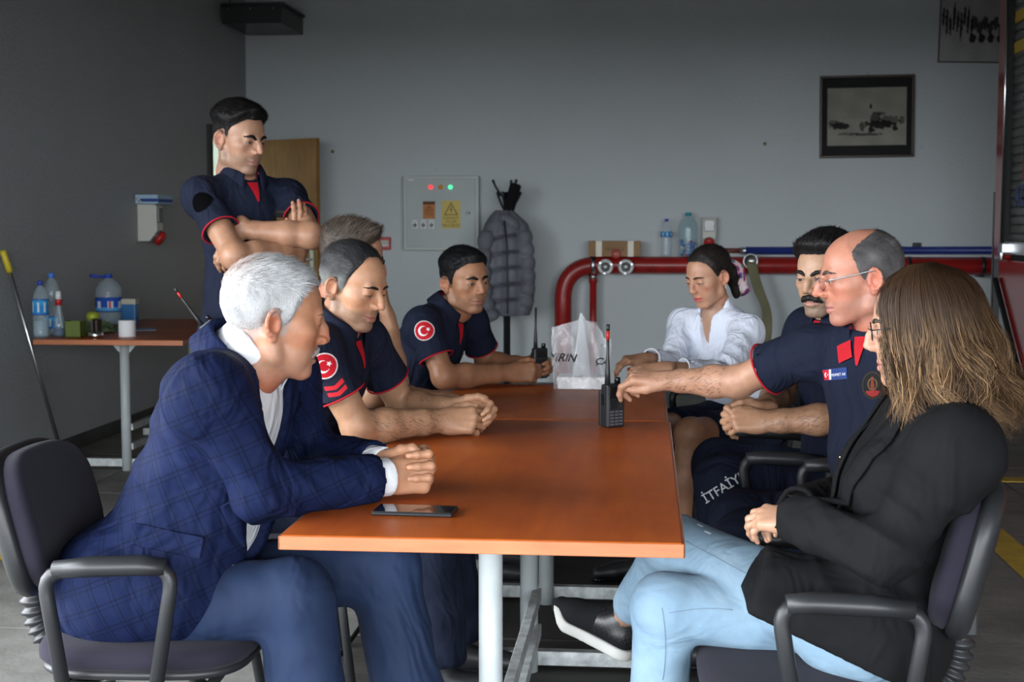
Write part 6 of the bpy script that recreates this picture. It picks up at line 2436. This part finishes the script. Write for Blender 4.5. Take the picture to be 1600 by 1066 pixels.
    for a_ in ('AR', 'AL'): shoe(root, sk[a_] + V3(0, 0, -.008), (-1, -.3, 0))
    return root


# ================= man with the moustache
skF = sk_fill(dict(P=(.62, 4.50, .565), N=(.610, 4.48, 1.075), SR=(.520, 4.67, 1.035), SL=(.640, 4.31, 1.035), ER=(.430, 4.62, .82), WR=(.350, 4.31, .805), EL=(.575, 4.215, .795), WL=(.355, 4.215, .785),
                   H=(.545, 4.44, 1.208), KR=(.24, 4.62, .585), AR=(.22, 4.62, .1), KL=(.235, 4.32, .585), AL=(.22, 4.32, .1)))


def man_moustache():
    sk = skF
    root = person('man with a thick black moustache and swept hair, hands folded in his lap', sk)
    hp = hpar(skin=(.52, .34, .235), red=.12, hair=(.008, .007, .007), tside=.005, ttop=.026, tfront=.034, stub=.72, stubc=(.10, .09, .075), eo=.0030, bthick=1.35, frown=.8, nose=.98, nosew=.95, w=.95, jaw=.95, s=1.02,
              moustache=(.012, .010, .009), mthick=1.35, slen=.016, comb=(.25, -1, .25), lift=.10, lip=(.42, .20, .16),
              line=[(0, .076), (.45, .076), (.75, .064), (.98, .050), (1.12, .022), (1.22, -.030), (1.36, -.036), (1.46, .006), (1.75, .012), (1.92, -.030), (2.3, -.060), (3.15, -.068)])
    R = rframe((-.60, -.78, -.14))
    hv, hf, hc, W = build_head(root, sk['H'], R, hp, sk['N'], .0026, 61)
    lp = dict(f=(-.98, .05, .02), d=(-.05, -.72, .60), pose=dict(i=(40, 55, 28, 3), m=(45, 60, 30, 0), r=(48, 60, 30, -2), p=(50, 58, 30, -4)), thumb=[(.022, .018, -.006), (.040, .048, -.004), (.036, .080, .004), (.024, .10, .008)])
    rp = dict(f=(-.95, -.30, -.02), d=(-.25, .80, .50), pose=dict(i=(32, 84, 36, 2), m=(36, 86, 36, 0), r=(40, 86, 36, -2), p=(44, 84, 36, -4)), thumb=[(.022, .018, -.004), (.042, .048, -.004), (.044, .080, -.008), (.036, .102, -.012)])
    arms, _ = arms_mesh(sk, (.43, .255, .165), .0035, 4, rp, lp, startL=.25, fur=root)
    finish_body(root, sk, [(hv, hf, hc)] + arms)
    Rt, bv, o, hr, hl = polo(root, sk, h=.0085, seed=15, heml=.42, hemr=.62)
    badges(root, sk, Rt, bv, flag='')
    _, tv, tf = trousers(root, sk, M_navyt, h=.011, r=(.098, .080, .05, .075))
    tb = bvh_of(tv, tf)
    text_leg(root, tb, 'İTFAİYE', (1100, 782), (1164, 742), P('reflective_white_print', (.60, .62, .64), .5), .023)
    for a_ in ('AR', 'AL'): shoe(root, sk[a_] + V3(0, 0, -.008), (-1, 0, 0))
    return root


def text_leg(root, bvh, s, p0, p1, mat, hpx):
    """lettering printed on a trouser leg: laid on the cloth between two points of its near side"""
    v, f = text_mesh(s, 1.0, 0, .012)
    x0, x1 = v[:, 0].min(), v[:, 0].max()
    hits = []
    for (u, w) in (p0, p1):
        h = bvh.ray_cast(Vector(CAMP), Vector(unit(at(u, w, 4.0) - CAMP)), 9)
        hits.append((np.array(h[0]), np.array(h[1])) if h[0] is not None else None)
    if None in hits: return None
    a, b = hits[0][0], hits[1][0]
    n = unit(hits[0][1] + hits[1][1] + unit(CAMP - a))
    r = unit(b - a); up = unit(np.cross(n, r)); n = np.cross(r, up)
    sc = np.linalg.norm(b - a) / (x1 - x0)
    out = []
    for x, y, _ in v:
        p = a + r * (x - x0) * sc + up * y * sc
        h = bvh.ray_cast(Vector(p + n * .08), Vector(-n), .2)
        out.append((np.array(h[0]) if h[0] is not None else p) + n * .002)
    return link('leg_lettering', mesh_from('leg_lettering', out, f, False), mat, root)


# ================= man with glasses reaching for the radio
skG = sk_fill(dict(P=(.70, 3.88, .565), N=(.625, 3.865, 1.085), SR=(.462, 3.965, 1.025), SL=(.715, 3.725, 1.035), ER=(.262, 4.085, .915), WR=(.060, 4.225, .902), EL=(.685, 3.52, .80), WL=(.480, 3.56, .715),
                   H=(.565, 3.845, 1.225), KR=(.27, 4.00, .535), AR=(.26, 4.0, .1), KL=(.26, 3.70, .54), AL=(.22, 3.7, .1)))


def man_glasses():
    sk = skG
    root = person('balding man with glasses and a name tag reaching for the standing radio', sk)
    hp = hpar(skin=(.54, .255, .180), red=.5, hair=(.060, .055, .055), grey=(.11, .10, .10), greyf=.5, hairvar=.5, tside=.004, ttop=.003, tfront=.001, bald=(.035, .060, .085, .060), stub=.30, stubc=(.24, .16, .14), eo=.0028,
              nose=1.12, nosew=1.05, w=1.0, jaw=1.0, jowl=.006, s=1.05, spikes=6000, slen=.010, comb=(0, -1, .0), lift=.05, lip=(.42, .17, .15), fold=1.1, neck=1.08, browc=(.07, .05, .045),
              line=[(0, .125), (.5, .12), (.75, .092), (.98, .062), (1.12, .022), (1.22, -.016), (1.36, -.022), (1.46, .006), (1.75, .012), (1.92, -.030), (2.3, -.060), (3.15, -.068)])
    R = rolled(rframe((-.985, -.10, -.14)), 0.0)
    hv, hf, hc, W = build_head(root, sk['H'], R, hp, sk['N'] + V3(-.01, 0, 0), .0024, 71)
    rp = dict(f=(-.96, .10, .08), d=(-.05, -.35, .93), pose=dict(i=(34, 46, 24, 2), m=(50, 58, 30, 0), r=(60, 62, 30, -2), p=(62, 62, 30, -4)), thumb=[(.022, .020, -.008), (.034, .052, -.020), (.030, .086, -.026), (.022, .112, -.030)])
    lp = dict(f=(-.90, .05, -.35), d=(-.30, -.25, .92))
    arms, tips = arms_mesh(sk, (.50, .295, .205), .0038, 4, rp, lp, a=1.04, startR=.35, hs=1.04, fur=root)
    finish_body(root, sk, [(hv, hf, hc)] + arms)
    Rt, bv, o, hr, hl = polo(root, sk, h=.0075, seed=16, b=1.04, belly=.5, hemr=.62, heml=.62, slr=.072, cgap=.50)
    badges(root, sk, Rt, bv, flag='', placket=True, crest=False)
    decal('crest_patch', bv, sk['N'] - Rt[:, 2] * .128 - Rt[:, 0] * .045 + Rt[:, 1] * .08, Rt[:, 1], Rt[:, 2], .060, .072, crest_fn, root, M_vcol, 44, 44)
    decal('collar_flap', bv, sk['N'] - Rt[:, 2] * .050 + Rt[:, 0] * .045 + Rt[:, 1] * .08, unit(Rt[:, 1] + Rt[:, 2] * .3), unit(Rt[:, 2] + Rt[:, 0] * .35), .046, .050, lambda a, b: (.42, .012, .020), root, M_vcol, 10, 10, off=.006)
    rt, fw, up = Rt[:, 0], Rt[:, 1], Rt[:, 2]
    cc0 = sk['N'] - up * .100 + rt * .082 + fw * .08
    hit = bv.ray_cast(Vector(cc0 + fw * .2), Vector(-fw), .5)
    if hit[0] is not None:
        c = np.array(hit[0]); n = unit(np.array(hit[1]) + fw)
        decal('name_tag', bv, c, n, unit(up + rt * .10), .104, .030, tag_fn, root, M_vcol, 56, 18, off=.003)
        text_on('name_lettering', 'MEHMET AK', .0105, c - unit(np.cross(up, n)) * -.022, n, unit(up + rt * .10), root, P('white_print', (.7, .72, .74), .6), bv, .0055)
    gm = MB()
    for sd in (-1, 1):
        c = V3(sd * .034, .108, -.002)
        gm.tube([W(c + V3(.024 * math.cos(t), -.006 * abs(math.cos(t)) * (1 if math.cos(t) * sd > 0 else 0), .015 * math.sin(t))) for t in np.linspace(0, 6.28, 24, endpoint=False)], .0009, 6, closed=True)
        gm.tube([W((sd * .058, .100, .006)), W((sd * .070, .088, .008)), W((sd * .080, .03, .013)), W((sd * .083, -.012, .018)), W((sd * .081, -.035, .006))], [.0020, .0020, .0018, .0018, .0024], 8)
    gm.tube([W((-.010, .109, .004)), W((0, .113, .006)), W((.010, .109, .004))], .0012, 6)
    g = obj('glasses', gm, P('silver_spectacle_frame', (.50, .51, .53), .3, .9), root)
    for sd in (-1, 1):
        lm = MB()
        ring = [W(V3(sd * .034, .108, -.002) + V3(.0235 * math.cos(t), -.006 * abs(math.cos(t)) * (1 if math.cos(t) * sd > 0 else 0), .0145 * math.sin(t))) for t in np.linspace(0, 6.28, 24, endpoint=False)]
        lm.raw(ring, [tuple(range(24))], True)
        obj('lens', lm, P('clear_lens', (0, 0, 0), .03, alpha=.08, spec=.6), g)
    trousers(root, sk, M_navyt, h=.011, r=(.092, .078, .05, .075))
    for a_ in ('AR', 'AL'): shoe(root, sk[a_] + V3(0, 0, -.008), (-1, 0, 0))
    return root, tips


# ================= standing man with folded arms
skS = sk_fill(dict(P=(-1.47, 5.12, .98), N=(-1.475, 5.10, 1.525), SR=(-1.580, 4.955, 1.475), SL=(-1.330, 5.205, 1.475), ER=(-1.415, 4.80, 1.255), WR=(-1.235, 4.985, 1.272), EL=(-1.182, 4.955, 1.325),
                   WL=(-1.435, 4.915, 1.348), H=(-1.470, 5.065, 1.672), KR=(-1.55, 5.05, .52), AR=(-1.55, 5.07, .09), KL=(-1.38, 5.20, .52), AL=(-1.38, 5.22, .09)))


def man_standing():
    sk = skS
    root = person('young man standing with folded arms in a navy polo behind the seated men', sk)
    hp = hpar(skin=(.44, .265, .185), red=.25, hair=(.007, .006, .006), tside=.003, ttop=.026, tfront=.030, stub=.45, stubc=(.13, .11, .09), eo=.0028, bthick=1.25, frown=1.0, browz=-.002, nose=1.0, nosew=1.0, w=1.0, jaw=1.0, s=1.02,
              slen=.013, comb=(0, .8, .3), lift=.25, lip=(.42, .20, .165),
              line=[(0, .080), (.45, .078), (.72, .066), (.95, .050), (1.10, .040), (1.22, .004), (1.36, .0), (1.46, .014), (1.75, .020), (1.92, .006), (2.3, -.020), (3.15, -.030)])
    R = rframe((.86, -.49, -.20))
    hv, hf, hc, W = build_head(root, sk['H'], R, hp, sk['N'] + V3(.01, -.005, 0), .0026, 81)
    rp = dict(f=(.12, .02, .99), d=(.55, -.80, .0), pose=dict(i=(10, 18, 12, 3), m=(12, 18, 12, 0), r=(14, 18, 12, -2), p=(16, 18, 12, -4)))
    lp = dict(f=(-.52, .05, -.85), d=(-.45, -.85, .20), pose=dict(i=(10, 25, 15, 3), m=(12, 28, 15, 0), r=(14, 28, 15, -2), p=(16, 28, 15, -4)))
    arms, _ = arms_mesh(sk, (.41, .235, .155), .0040, 4, rp, lp, a=1.02, startR=.4, startL=.4)
    finish_body(root, sk, [(hv, hf, hc)] + arms)
    Rt, bv, o, hr, hl = polo(root, sk, h=.008, seed=17, b=1.0, hemr=.60, heml=.60, slr=.066, low=.14, neckr=.062)
    badges(root, sk, Rt, bv, flag='', dark='R')
    rt, fw, up = Rt[:, 0], Rt[:, 1], Rt[:, 2]
    trousers(root, sk, M_navyt, h=.011)
    bl_ = Sdf().cone(sk['P'] - up * .015, sk['P'] + up * .02, .133, .133, .004, side=rt, s=1.33, flat=True, flat0=True)
    obj('belt', bl_.mesh(.008), M_belt, root)
    for a_ in ('AR', 'AL'): shoe(root, sk[a_] + V3(0, 0, -.002), (.7, -.6, 0))
    q = at(352, 493, 4.93)
    rd = radio('handheld_radio', q - V3(0, 0, .12), math.radians(150), 'black radio with red banded antenna on the standing man\'s belt')
    rd.rotation_euler = (math.radians(6), math.radians(-36), math.radians(0))
    return root


# ================= woman in the black blazer (right foreground)
skH = sk_fill(dict(P=(.455, 2.88, .555), N=(.605, 2.865, .995), SR=(.565, 3.035, .950), SL=(.585, 2.690, .945), ER=(.44, 3.10, .765), WR=(.325, 2.96, .775), EL=(.445, 2.655, .755), WL=(.298, 2.79, .785),
                   H=(.541, 2.865, 1.160), KR=(.045, 2.955, .560), AR=(.02, 3.02, .11), KL=(.070, 3.125, .652), AL=(-.045, 3.40, .415), HR=(.45, 2.98, .530), HL=(.44, 2.79, .555)))


def jeans_mat():
    t = NT('light_blue_denim')
    v = t.coord()
    c = t.ramp(t.noise(v, 7, 5, .6), [(.25, (.145, .235, .325)), (.55, (.205, .31, .405)), (.8, (.28, .38, .46))])
    t.l(c, t.b.inputs['Base Color'])
    t.b.inputs['Roughness'].default_value = .85
    nz = t.n('ShaderNodeTexNoise'); nz.inputs['Scale'].default_value = 12; nz.inputs['Distortion'].default_value = 1.2
    t.l(t.coord((.6, 1, 1)), nz.inputs['Vector'])
    t.l(t.bump(t.noise(v, 900, 2), .3, .002, t.bump(nz.outputs['Fac'], .35, .03)), t.b.inputs['Normal'])
    return t.m


def long_hair(root, W, R, sk):
    """shoulder-length wavy hair: dark under-volume plus individual locks"""
    rs = np.random.RandomState(7)
    # profile of the hair shell: polar angle around the head axis (0 = face), height -> radius
    zs = np.array([.131, .124, .10, .06, .02, -.02, -.06, -.10, -.14, -.18, -.21])
    rb = np.array([.024, .058, .092, .112, .122, .132, .145, .160, .172, .178, .170])   # back
    rsd = np.array([.024, .052, .078, .096, .102, .104, .108, .114, .120, .124, .118])  # sides
    rf = np.array([.024, .052, .085, .097, .101, .100, .094, .088, .088, .094, .098])   # front edge at the face

    zd = np.linspace(zs[0], zs[-1], 120)

    def dense(r):
        q = np.interp(-zd, -zs, r)
        for _ in range(60):
            q[1:-1] = .5 * q[1:-1] + .25 * (q[:-2] + q[2:])
        return q
    rbd, rsdd, rfd = dense(rb), dense(rsd), dense(rf)
    pick = {id(rb): rbd, id(rsd): rsdd, id(rf): rfd}

    def surf(a, z, k=1.0):
        a = abs(a)
        i = lambda r: np.interp(-z, -zd, pick[id(r)])
        if a < 1.3: w = a / 1.3; r = i(rf) * (1 - w) + i(rsd) * w
        else: w = (a - 1.3) / (math.pi - 1.3); w = w * w * (3 - 2 * w); r = i(rsd) * (1 - w) + i(rb) * w
        return r * k
    # under-volume
    vs, fs = [], []
    A0 = .66
    na, nz_ = 64, 40
    for j in range(nz_ + 1):
        z = .130 - (.130 + .195) * (j / nz_)
        for i in range(na + 1):
            a = A0 + (2 * math.pi - 2 * A0) * i / na
            aa = a if a <= math.pi else 2 * math.pi - a
            r = surf(aa, z, .90)
            # hairline opens lower down, closed on the crown
            vs.append((math.sin(a) * r * .94, math.cos(a) * r - .012, z))
    for j in range(nz_):
        for i in range(na):
            q = j * (na + 1) + i
            fs.append((q, q + 1, q + na + 2, q + na + 1))
    V = np.array(vs)
    V = V + np.stack([snoise(V * np.array((1, 1, .25)), 150, 1), snoise(V * np.array((1, 1, .25)), 150, 2), np.zeros(len(V))], 1) * .004
    ang = np.arctan2(V[:, 0], V[:, 1] + .012)
    tone = (.5 + .5 * np.sin(ang * 31 + 3 * np.sin(V[:, 2] * 22)) * np.sin(ang * 13 + 1))[:, None] * sstep(.08, -.10, V[:, 2])[:, None]
    ms = [(W(V), np.array(fs), np.array((.030, .017, .010)) * (1 - tone) + np.array((.16, .095, .050)) * tone)]
    # front cap over the crown
    C = Sdf().ell((0, -.012, .038), (.079, .095, .086))
    C.func(lambda X, Y, Z: (.062 - .10 * np.clip(.06 - Y, 0, .2) * 6) - Z + 0 * X, (-.12, -.13, -.05), (.12, .12, .15), mode='&')
    cv, cf = C.mesh(.004)
    ms.append((W(cv), cf, np.tile(np.array((.032, .020, .013)), (len(cv), 1))))
    # locks
    SV, SF, SCc = [], [], []
    base = 0
    n, m = 4200, 16
    for q in range(n):
        side = 1 if rs.rand() < .5 else -1
        a_end = side * (.60 + (math.pi - .60) * rs.rand() ** .9)
        a0 = a_end * (rs.uniform(.25, 1.0) if abs(a_end) < 1.15 else rs.uniform(.85, 1.0))
        layer = rs.uniform(.90, 1.045)
        zend = -.205 + rs.normal() * .016 + (.045 * rs.rand() if rs.rand() < .3 else 0)
        if abs(a_end) < 1.0: zend += .02
        z0 = .130 if rs.rand() < .5 else rs.uniform(.0, .126)
        amp = rs.uniform(.006, .018); fr = 34 + 5 * math.sin(a_end * 7) + rs.normal() * 2; ph1, ph2 = rs.normal(size=2) * .55
        clump = .6 * math.sin(a_end * 11 + 1.3) + .4 * math.sin(a_end * 23)
        bl = np.clip(.26 + .26 * clump + rs.normal() * .26, 0, 1)
        dark, light = np.array((.034, .0175, .0090)), np.array((.34, .200, .098))
        wd = rs.uniform(.0005, .0011)
        pts = []
        for k in range(m):
            t = k / (m - 1)
            z = z0 + (zend - z0) * t
            wv = amp * sstep(.25, .8, np.array(t)) * 1.6
            a = a0 + (a_end - a0) * t + wv * 6.5 * math.sin(fr * z + ph1 + 2.2 * math.sin(a_end * 5))
            r = surf(a, z, layer) + 1.1 * wv * math.sin(fr * z * 1.1 + ph2 + 2.2 * math.sin(a_end * 4 + 1))
            if t > .9: r += (t - .9) * .08 * rs.uniform(-.8, .6)
            pts.append((math.sin(a) * r * .94, math.cos(a) * r - .012, z))
        pts = np.array(pts)
        tg = np.gradient(pts, axis=0); tg /= np.linalg.norm(tg, axis=1)[:, None]
        rad = pts * np.array((1, 1, 0)); rad /= np.linalg.norm(rad, axis=1)[:, None] + 1e-9
        sdv = np.cross(tg, rad); sdv /= np.linalg.norm(sdv, axis=1)[:, None] + 1e-9
        tp = np.interp(np.linspace(0, 1, m), [0, .1, .55, 1], [.6, 1, 1, .12])[:, None] * wd
        SV += [pts - sdv * tp, pts + rad * tp * .7, pts + sdv * tp]
        i = np.arange(m - 1)
        b = base
        SF.append(np.stack([b + i, b + i + 1, b + m + i + 1, b + m + i], 1))
        SF.append(np.stack([b + m + i, b + m + i + 1, b + 2 * m + i + 1, b + 2 * m + i], 1))
        base += 3 * m
        t = np.linspace(0, 1, m)[:, None]
        zz = pts[:, 2:3]
        mixf = bl * sstep(.07, -.09, zz)
        cc = dark * (1 - mixf) + light * mixf
        cc = cc * rs.uniform(.75, 1.25)
        SCc += [cc, cc, cc]
    ms.append((W(np.concatenate(SV)), np.concatenate(SF), np.concatenate(SCc)))
    obj('hair', join(*ms), P('wavy_hair', (1, 1, 1), .5, vcol=True, spec=.22), root)


def woman_blazer():
    sk = skH
    root = person('woman with wavy highlighted hair in a black blazer and light jeans, legs crossed', sk)
    hp = hpar(skin=(.55, .34, .25), red=.2, w=.95, jaw=.88, chin=.9, nose=.88, nosew=.85, neck=.80, brow=.8, s=.97, eo=.0034, browc=(.05, .035, .025), nohair=True, lip=(.48, .20, .18), bald=(0, 1, 1, 1))
    R = rframe((-.975, .14, -.12))
    hv, hf, hc, W = build_head(root, sk['H'], R, hp, sk['N'], .0033, 91)
    long_hair(root, W, R, sk)
    gm = MB()
    for sd in (-1, 1):
        c = V3(sd * .034, .099, .002)
        gm.tube([W(c + V3(.024 * math.cos(t), 0, .016 * math.sin(t))) for t in np.linspace(0, 6.28, 22, endpoint=False)], .0015, 6, closed=True)
        gm.tube([W((sd * .058, .098, .008)), W((sd * .072, .07, .010)), W((sd * .078, -.01, .010))], .0012, 6)
    gm.tube([W((-.010, .101, .006)), W((0, .104, .008)), W((.010, .101, .006))], .0012, 6)
    obj('glasses', gm, M_blackg, root)
    lp = dict(f=(-.86, .48, -.05), d=(-.20, -.45, .86), pose=dict(i=(24, 38, 22, 3), m=(28, 42, 24, 0), r=(32, 44, 24, -2), p=(36, 44, 24, -4)))
    rp = dict(f=(-.72, -.66, -.02), d=(-.15, .25, .94), pose=dict(i=(20, 34, 22, 3), m=(24, 38, 24, 0), r=(28, 40, 24, -2), p=(32, 40, 24, -4)))
    arms, _ = arms_mesh(sk, (.52, .32, .225), .0031, 4, rp, lp, a=.80, hs=.82, forearm=False)
    AK = Sdf().cone(sk['AL'] + unit(sk['KL'] - sk['AL']) * .09, sk['AL'], .036, .033, .01)
    av, af = AK.mesh(.004)
    finish_body(root, sk, [(hv, hf, hc)] + arms + [(av, af, skin_colors(av, (.50, .31, .22), None, 3))], b=.86)
    # blazer
    J = Sdf(); Rt = torso_prims(J, sk, .026, .90, .15, k=.05, bust=.9)
    rt, fw, up = Rt[:, 0], Rt[:, 1], Rt[:, 2]
    J.ell(sk['P'] + V3(.0, 0, -.01), (.165, .19, .135), k=.05)
    J.cone(sk['P'] + V3(-.0, -.10, .0), sk['P'] + V3(-.22, -.06, .055), .125, .115, .05)
    J.cone(sk['P'] + V3(-.0, .10, .0), sk['P'] + V3(-.12, .10, .02), .10, .08, .05)
    h1, h2, h3 = at(1222, 840, 2.72), at(1166, 957, 2.72), at(1400, 1062, 2.72)
    for pa, pb in ((h1, h2), (h2, h3)):
        n_ = unit(V3(-(pb[2] - pa[2]), 0, pb[0] - pa[0])) * -1
        if n_ @ (V3(.45, 0, .75) - pa) > 0: n_ = -n_
        J.func(lambda X, Y, Z, n_=n_, pa=pa: (X - pa[0]) * n_[0] + (Z - pa[2]) * n_[2] + 0 * Y, (.0, 2.5, .30), (.62 if pb is h3 else .40, 3.3, .72), mode='&')
    for s, e, w in (('SR', 'ER', 'WR'), ('SL', 'EL', 'WL')):
        ax = unit(sk[w] - sk[e])
        J.cone(sk[s], sk[e], .070, .060, .035)
        J.cone(sk[e], sk[w] + ax * .022, .058, .050, .022, flat=True)
        J.cone(sk[w] + ax * .008, sk[w] + ax * .05, .037, .037, .003, mode='-')
    nk = unit(sk['H'] - sk['N'])
    J.cone(sk['N'] + nk * .02, sk['N'] + nk * .16, .060, .066, .012, mode='-')

    def folds(v, n):
        d = np.zeros(len(v))
        for c, ax, fr, am in ((sk['EL'] + V3(-.02, 0, .03), unit(V3(.55, .1, .8)), 95, .007), (sk['SL'] + V3(-.02, 0, -.10), unit(V3(.4, 0, .9)), 60, .006), (sk['P'] + V3(.06, -.12, .10), unit(V3(.15, 0, .98)), 75, .007),
                              (sk['WL'] + V3(.06, -.02, 0), unit(V3(.8, 0, .5)), 90, .005)):
            q = v - c
            d += am * np.exp(-(np.linalg.norm(q, axis=1) / .12) ** 2) * (1 - 2 * np.abs(np.sin((q @ ax + .01 * snoise(v, 25, 4)) * fr * .5)) ** .8)
        return v + n * d[:, None]
    M_blz = fabric_mat('black_blazer_cloth', (.006, .006, .0068), .85, 1200, .2, .45, 9, .0)
    _, jv, jf = cloth_obj('blazer', J, .0078, M_blz, root, .005, 17, 26, folds)
    jb = bvh_of(jv, jf)
    # lapel folds down the front
    for sd in (-1, 1):
        vs, fs = [], []
        for i in range(15):
            t = i / 14
            inner = sk['N'] + fw * (.05 + .14 * min(1, t * 1.5)) + rt * sd * (.065 - .05 * t) - up * (.02 + .30 * t)
            wdt = .012 + .055 * math.sin(math.pi * min(1, t * .9 + .1))
            for k in range(4):
                p0 = inner + rt * sd * wdt * k / 3
                hit = jb.ray_cast(Vector(p0 + fw * .15), Vector(-fw), .4)
                vs.append(np.array(hit[0]) + fw * .007 if hit[0] is not None else p0)
        for i in range(14):
            for k in range(3):
                fs.append((i * 4 + k, i * 4 + k + 1, (i + 1) * 4 + k + 1, (i + 1) * 4 + k))
        obj('lapel', (np.array(vs), np.array(fs)), M_blz, root, solid=.004)
    hit = jb.ray_cast(Vector(CAMP), Vector(unit(at(1320, 713, 2.7) - CAMP)), 6)
    if hit[0] is not None:
        c = np.array(hit[0]); 
        obj('brooch', MB().sphere(c + V3(-.008, -.003, -.002), .0045, 10, 8).sphere(c + V3(.002, -.003, .001), .0055, 10, 8).sphere(c + V3(.011, -.002, .004), .004, 10, 8), P('gold', (.75, .55, .25), .25, 1), root)
    # jeans
    Jn = Sdf()
    Jn.ell(sk['P'], (.17, .18, .12), k=.04)
    Jn.cone(sk['HR'], sk['KR'], .090, .066, .03); Jn.ell(sk['KR'], (.068, .066, .068), k=.02)
    Jn.cone(sk['KR'], sk['AR'] + V3(0, 0, .05), .064, .056, .02, flat=True)
    Jn.cone(sk['HL'], sk['KL'], .094, .068, .008); Jn.ell(sk['KL'], (.070, .068, .068), k=.01)
    kx = unit(sk['AL'] - sk['KL'])
    Jn.cone(sk['KL'], sk['AL'] - kx * .055, .066, .052, .010, flat=True)
    _, nv, nf = cloth_obj('jeans', Jn, .0075, jeans_mat(), root, .0035, 24, 27)
    nbv = bvh_of(nv, nf)
    M_sm = P('seam_thread', (.17, .235, .31), .9)

    def seam(uvs):
        pts = []
        for u, v in uvs:
            h_ = nbv.ray_cast(Vector(CAMP), Vector(unit(at(u, v, 3.0) - CAMP)), 6)
            if h_[0] is not None: pts.append(np.array(h_[0]) + np.array(h_[1]) * .0006)
        if len(pts) > 2: obj('jeans_seam', MB().tube(pts, .0009, 6), M_sm, root)
    seam([(1034 + 1.5 * i - .10 * i * i, 950 + 8 * i) for i in range(15)])
    seam([(1072 + 8 * i, 846 + 4.3 * i) for i in range(16)])
    seam([(1046 + 7 * i, 958 - 7 * math.sin(i / 14 * 2.4)) for i in range(15)])
    for (u, v, w_, h__) in ((1094, 822, .020, .007), (1106, 833, .022, .006)):
        h_ = nbv.ray_cast(Vector(CAMP), Vector(unit(at(u, v, 3.0) - CAMP)), 6)
        if h_[0] is not None:
            decal('worn_patch', nbv, np.array(h_[0]), np.array(h_[1]), (.25, 0, 1), w_, h__, lambda a, b: (.74, .80, .86) if a * a + b * b < 1 - .3 * math.sin(9 * a) else None, root, M_vcolr, 16, 8, off=.001)
    # shoes: crossed foot in profile
    heel, toe = at(988, 1012, 3.40), at(868, 950, 3.45)
    f_ = unit(toe - heel)
    Rr = rframe(f_, unit(V3(.45, -.10, .88)))
    Wf = lambda x, y, z: heel + Rr @ np.array((x, y, z))
    Ln = np.linalg.norm(toe - heel) + .01
    U = Sdf()
    U.chain([Wf(0, .030, .018), Wf(0, Ln * .35, .020), Wf(0, Ln * .72, .012), Wf(0, Ln - .024, .010)], [.034, .035, .036, .026], k=.02)
    U.cone(Wf(0, .035, .075), Wf(0, .035, .02), .035, .036, .02, flat0=True)
    U.cone(Wf(0, .05, .060), Wf(0, Ln * .6, .018), .032, .032, .02)
    U.func(lambda X, Y, Z: -((X - heel[0]) * Rr[0, 2] + (Y - heel[1]) * Rr[1, 2] + (Z - heel[2]) * Rr[2, 2] + .010), heel - .35, heel + .35, mode='&')
    sh_o = obj('shoe', U.mesh(.0035), fabric_mat('black_knit_shoe', (.008, .009, .010), .8, 800, .4), root)
    So = Sdf()
    So.chain([Wf(0, .030, -.022), Wf(0, Ln * .4, -.020), Wf(0, Ln * .75, -.018), Wf(0, Ln - .024, -.006)], [.040, .036, .041, .032], k=.015)

    def slab(X, Y, Z):
        y = (X - heel[0]) * Rr[0, 1] + (Y - heel[1]) * Rr[1, 1] + (Z - heel[2]) * Rr[2, 1]
        z = (X - heel[0]) * Rr[0, 2] + (Y - heel[1]) * Rr[1, 2] + (Z - heel[2]) * Rr[2, 2]
        return np.abs(z + .020 - .9 * np.maximum(y - Ln * .72, 0) ** 2 / .06) - .0135
    So.func(slab, heel - .35, heel + .35, mode='&')
    obj('shoe_sole', So.mesh(.0035), P('white_rubber_sole', (.50, .50, .47), .6), root)
    sb2 = bvh_of(*U.mesh(.0035))
    cq = Wf(0, .055, .028)
    decal('quilted_panel', sb2, cq, unit(CAMP - cq), Rr[:, 2], .105, .062, lambda a, b: None if (a > .82 - .2 * b) else ((.016, .016, .018) if (abs(((a * 4 + b * 2.4) % 1) - .5) < .42 and abs(((a * 4 - b * 2.4) % 1) - .5) < .42) else (.003, .003, .003)), root, P('black_quilted_leather', (1, 1, 1), .3, vcol=True), 48, 32, off=.002)
    shoe(root, sk['AR'] + V3(0, 0, -.015), (-1, .1, 0))
    return root


man_jacket()
man_stubble()
man_cheek()
man_radio()
woman_white()
man_moustache()
man_glasses()
man_standing()
woman_blazer()
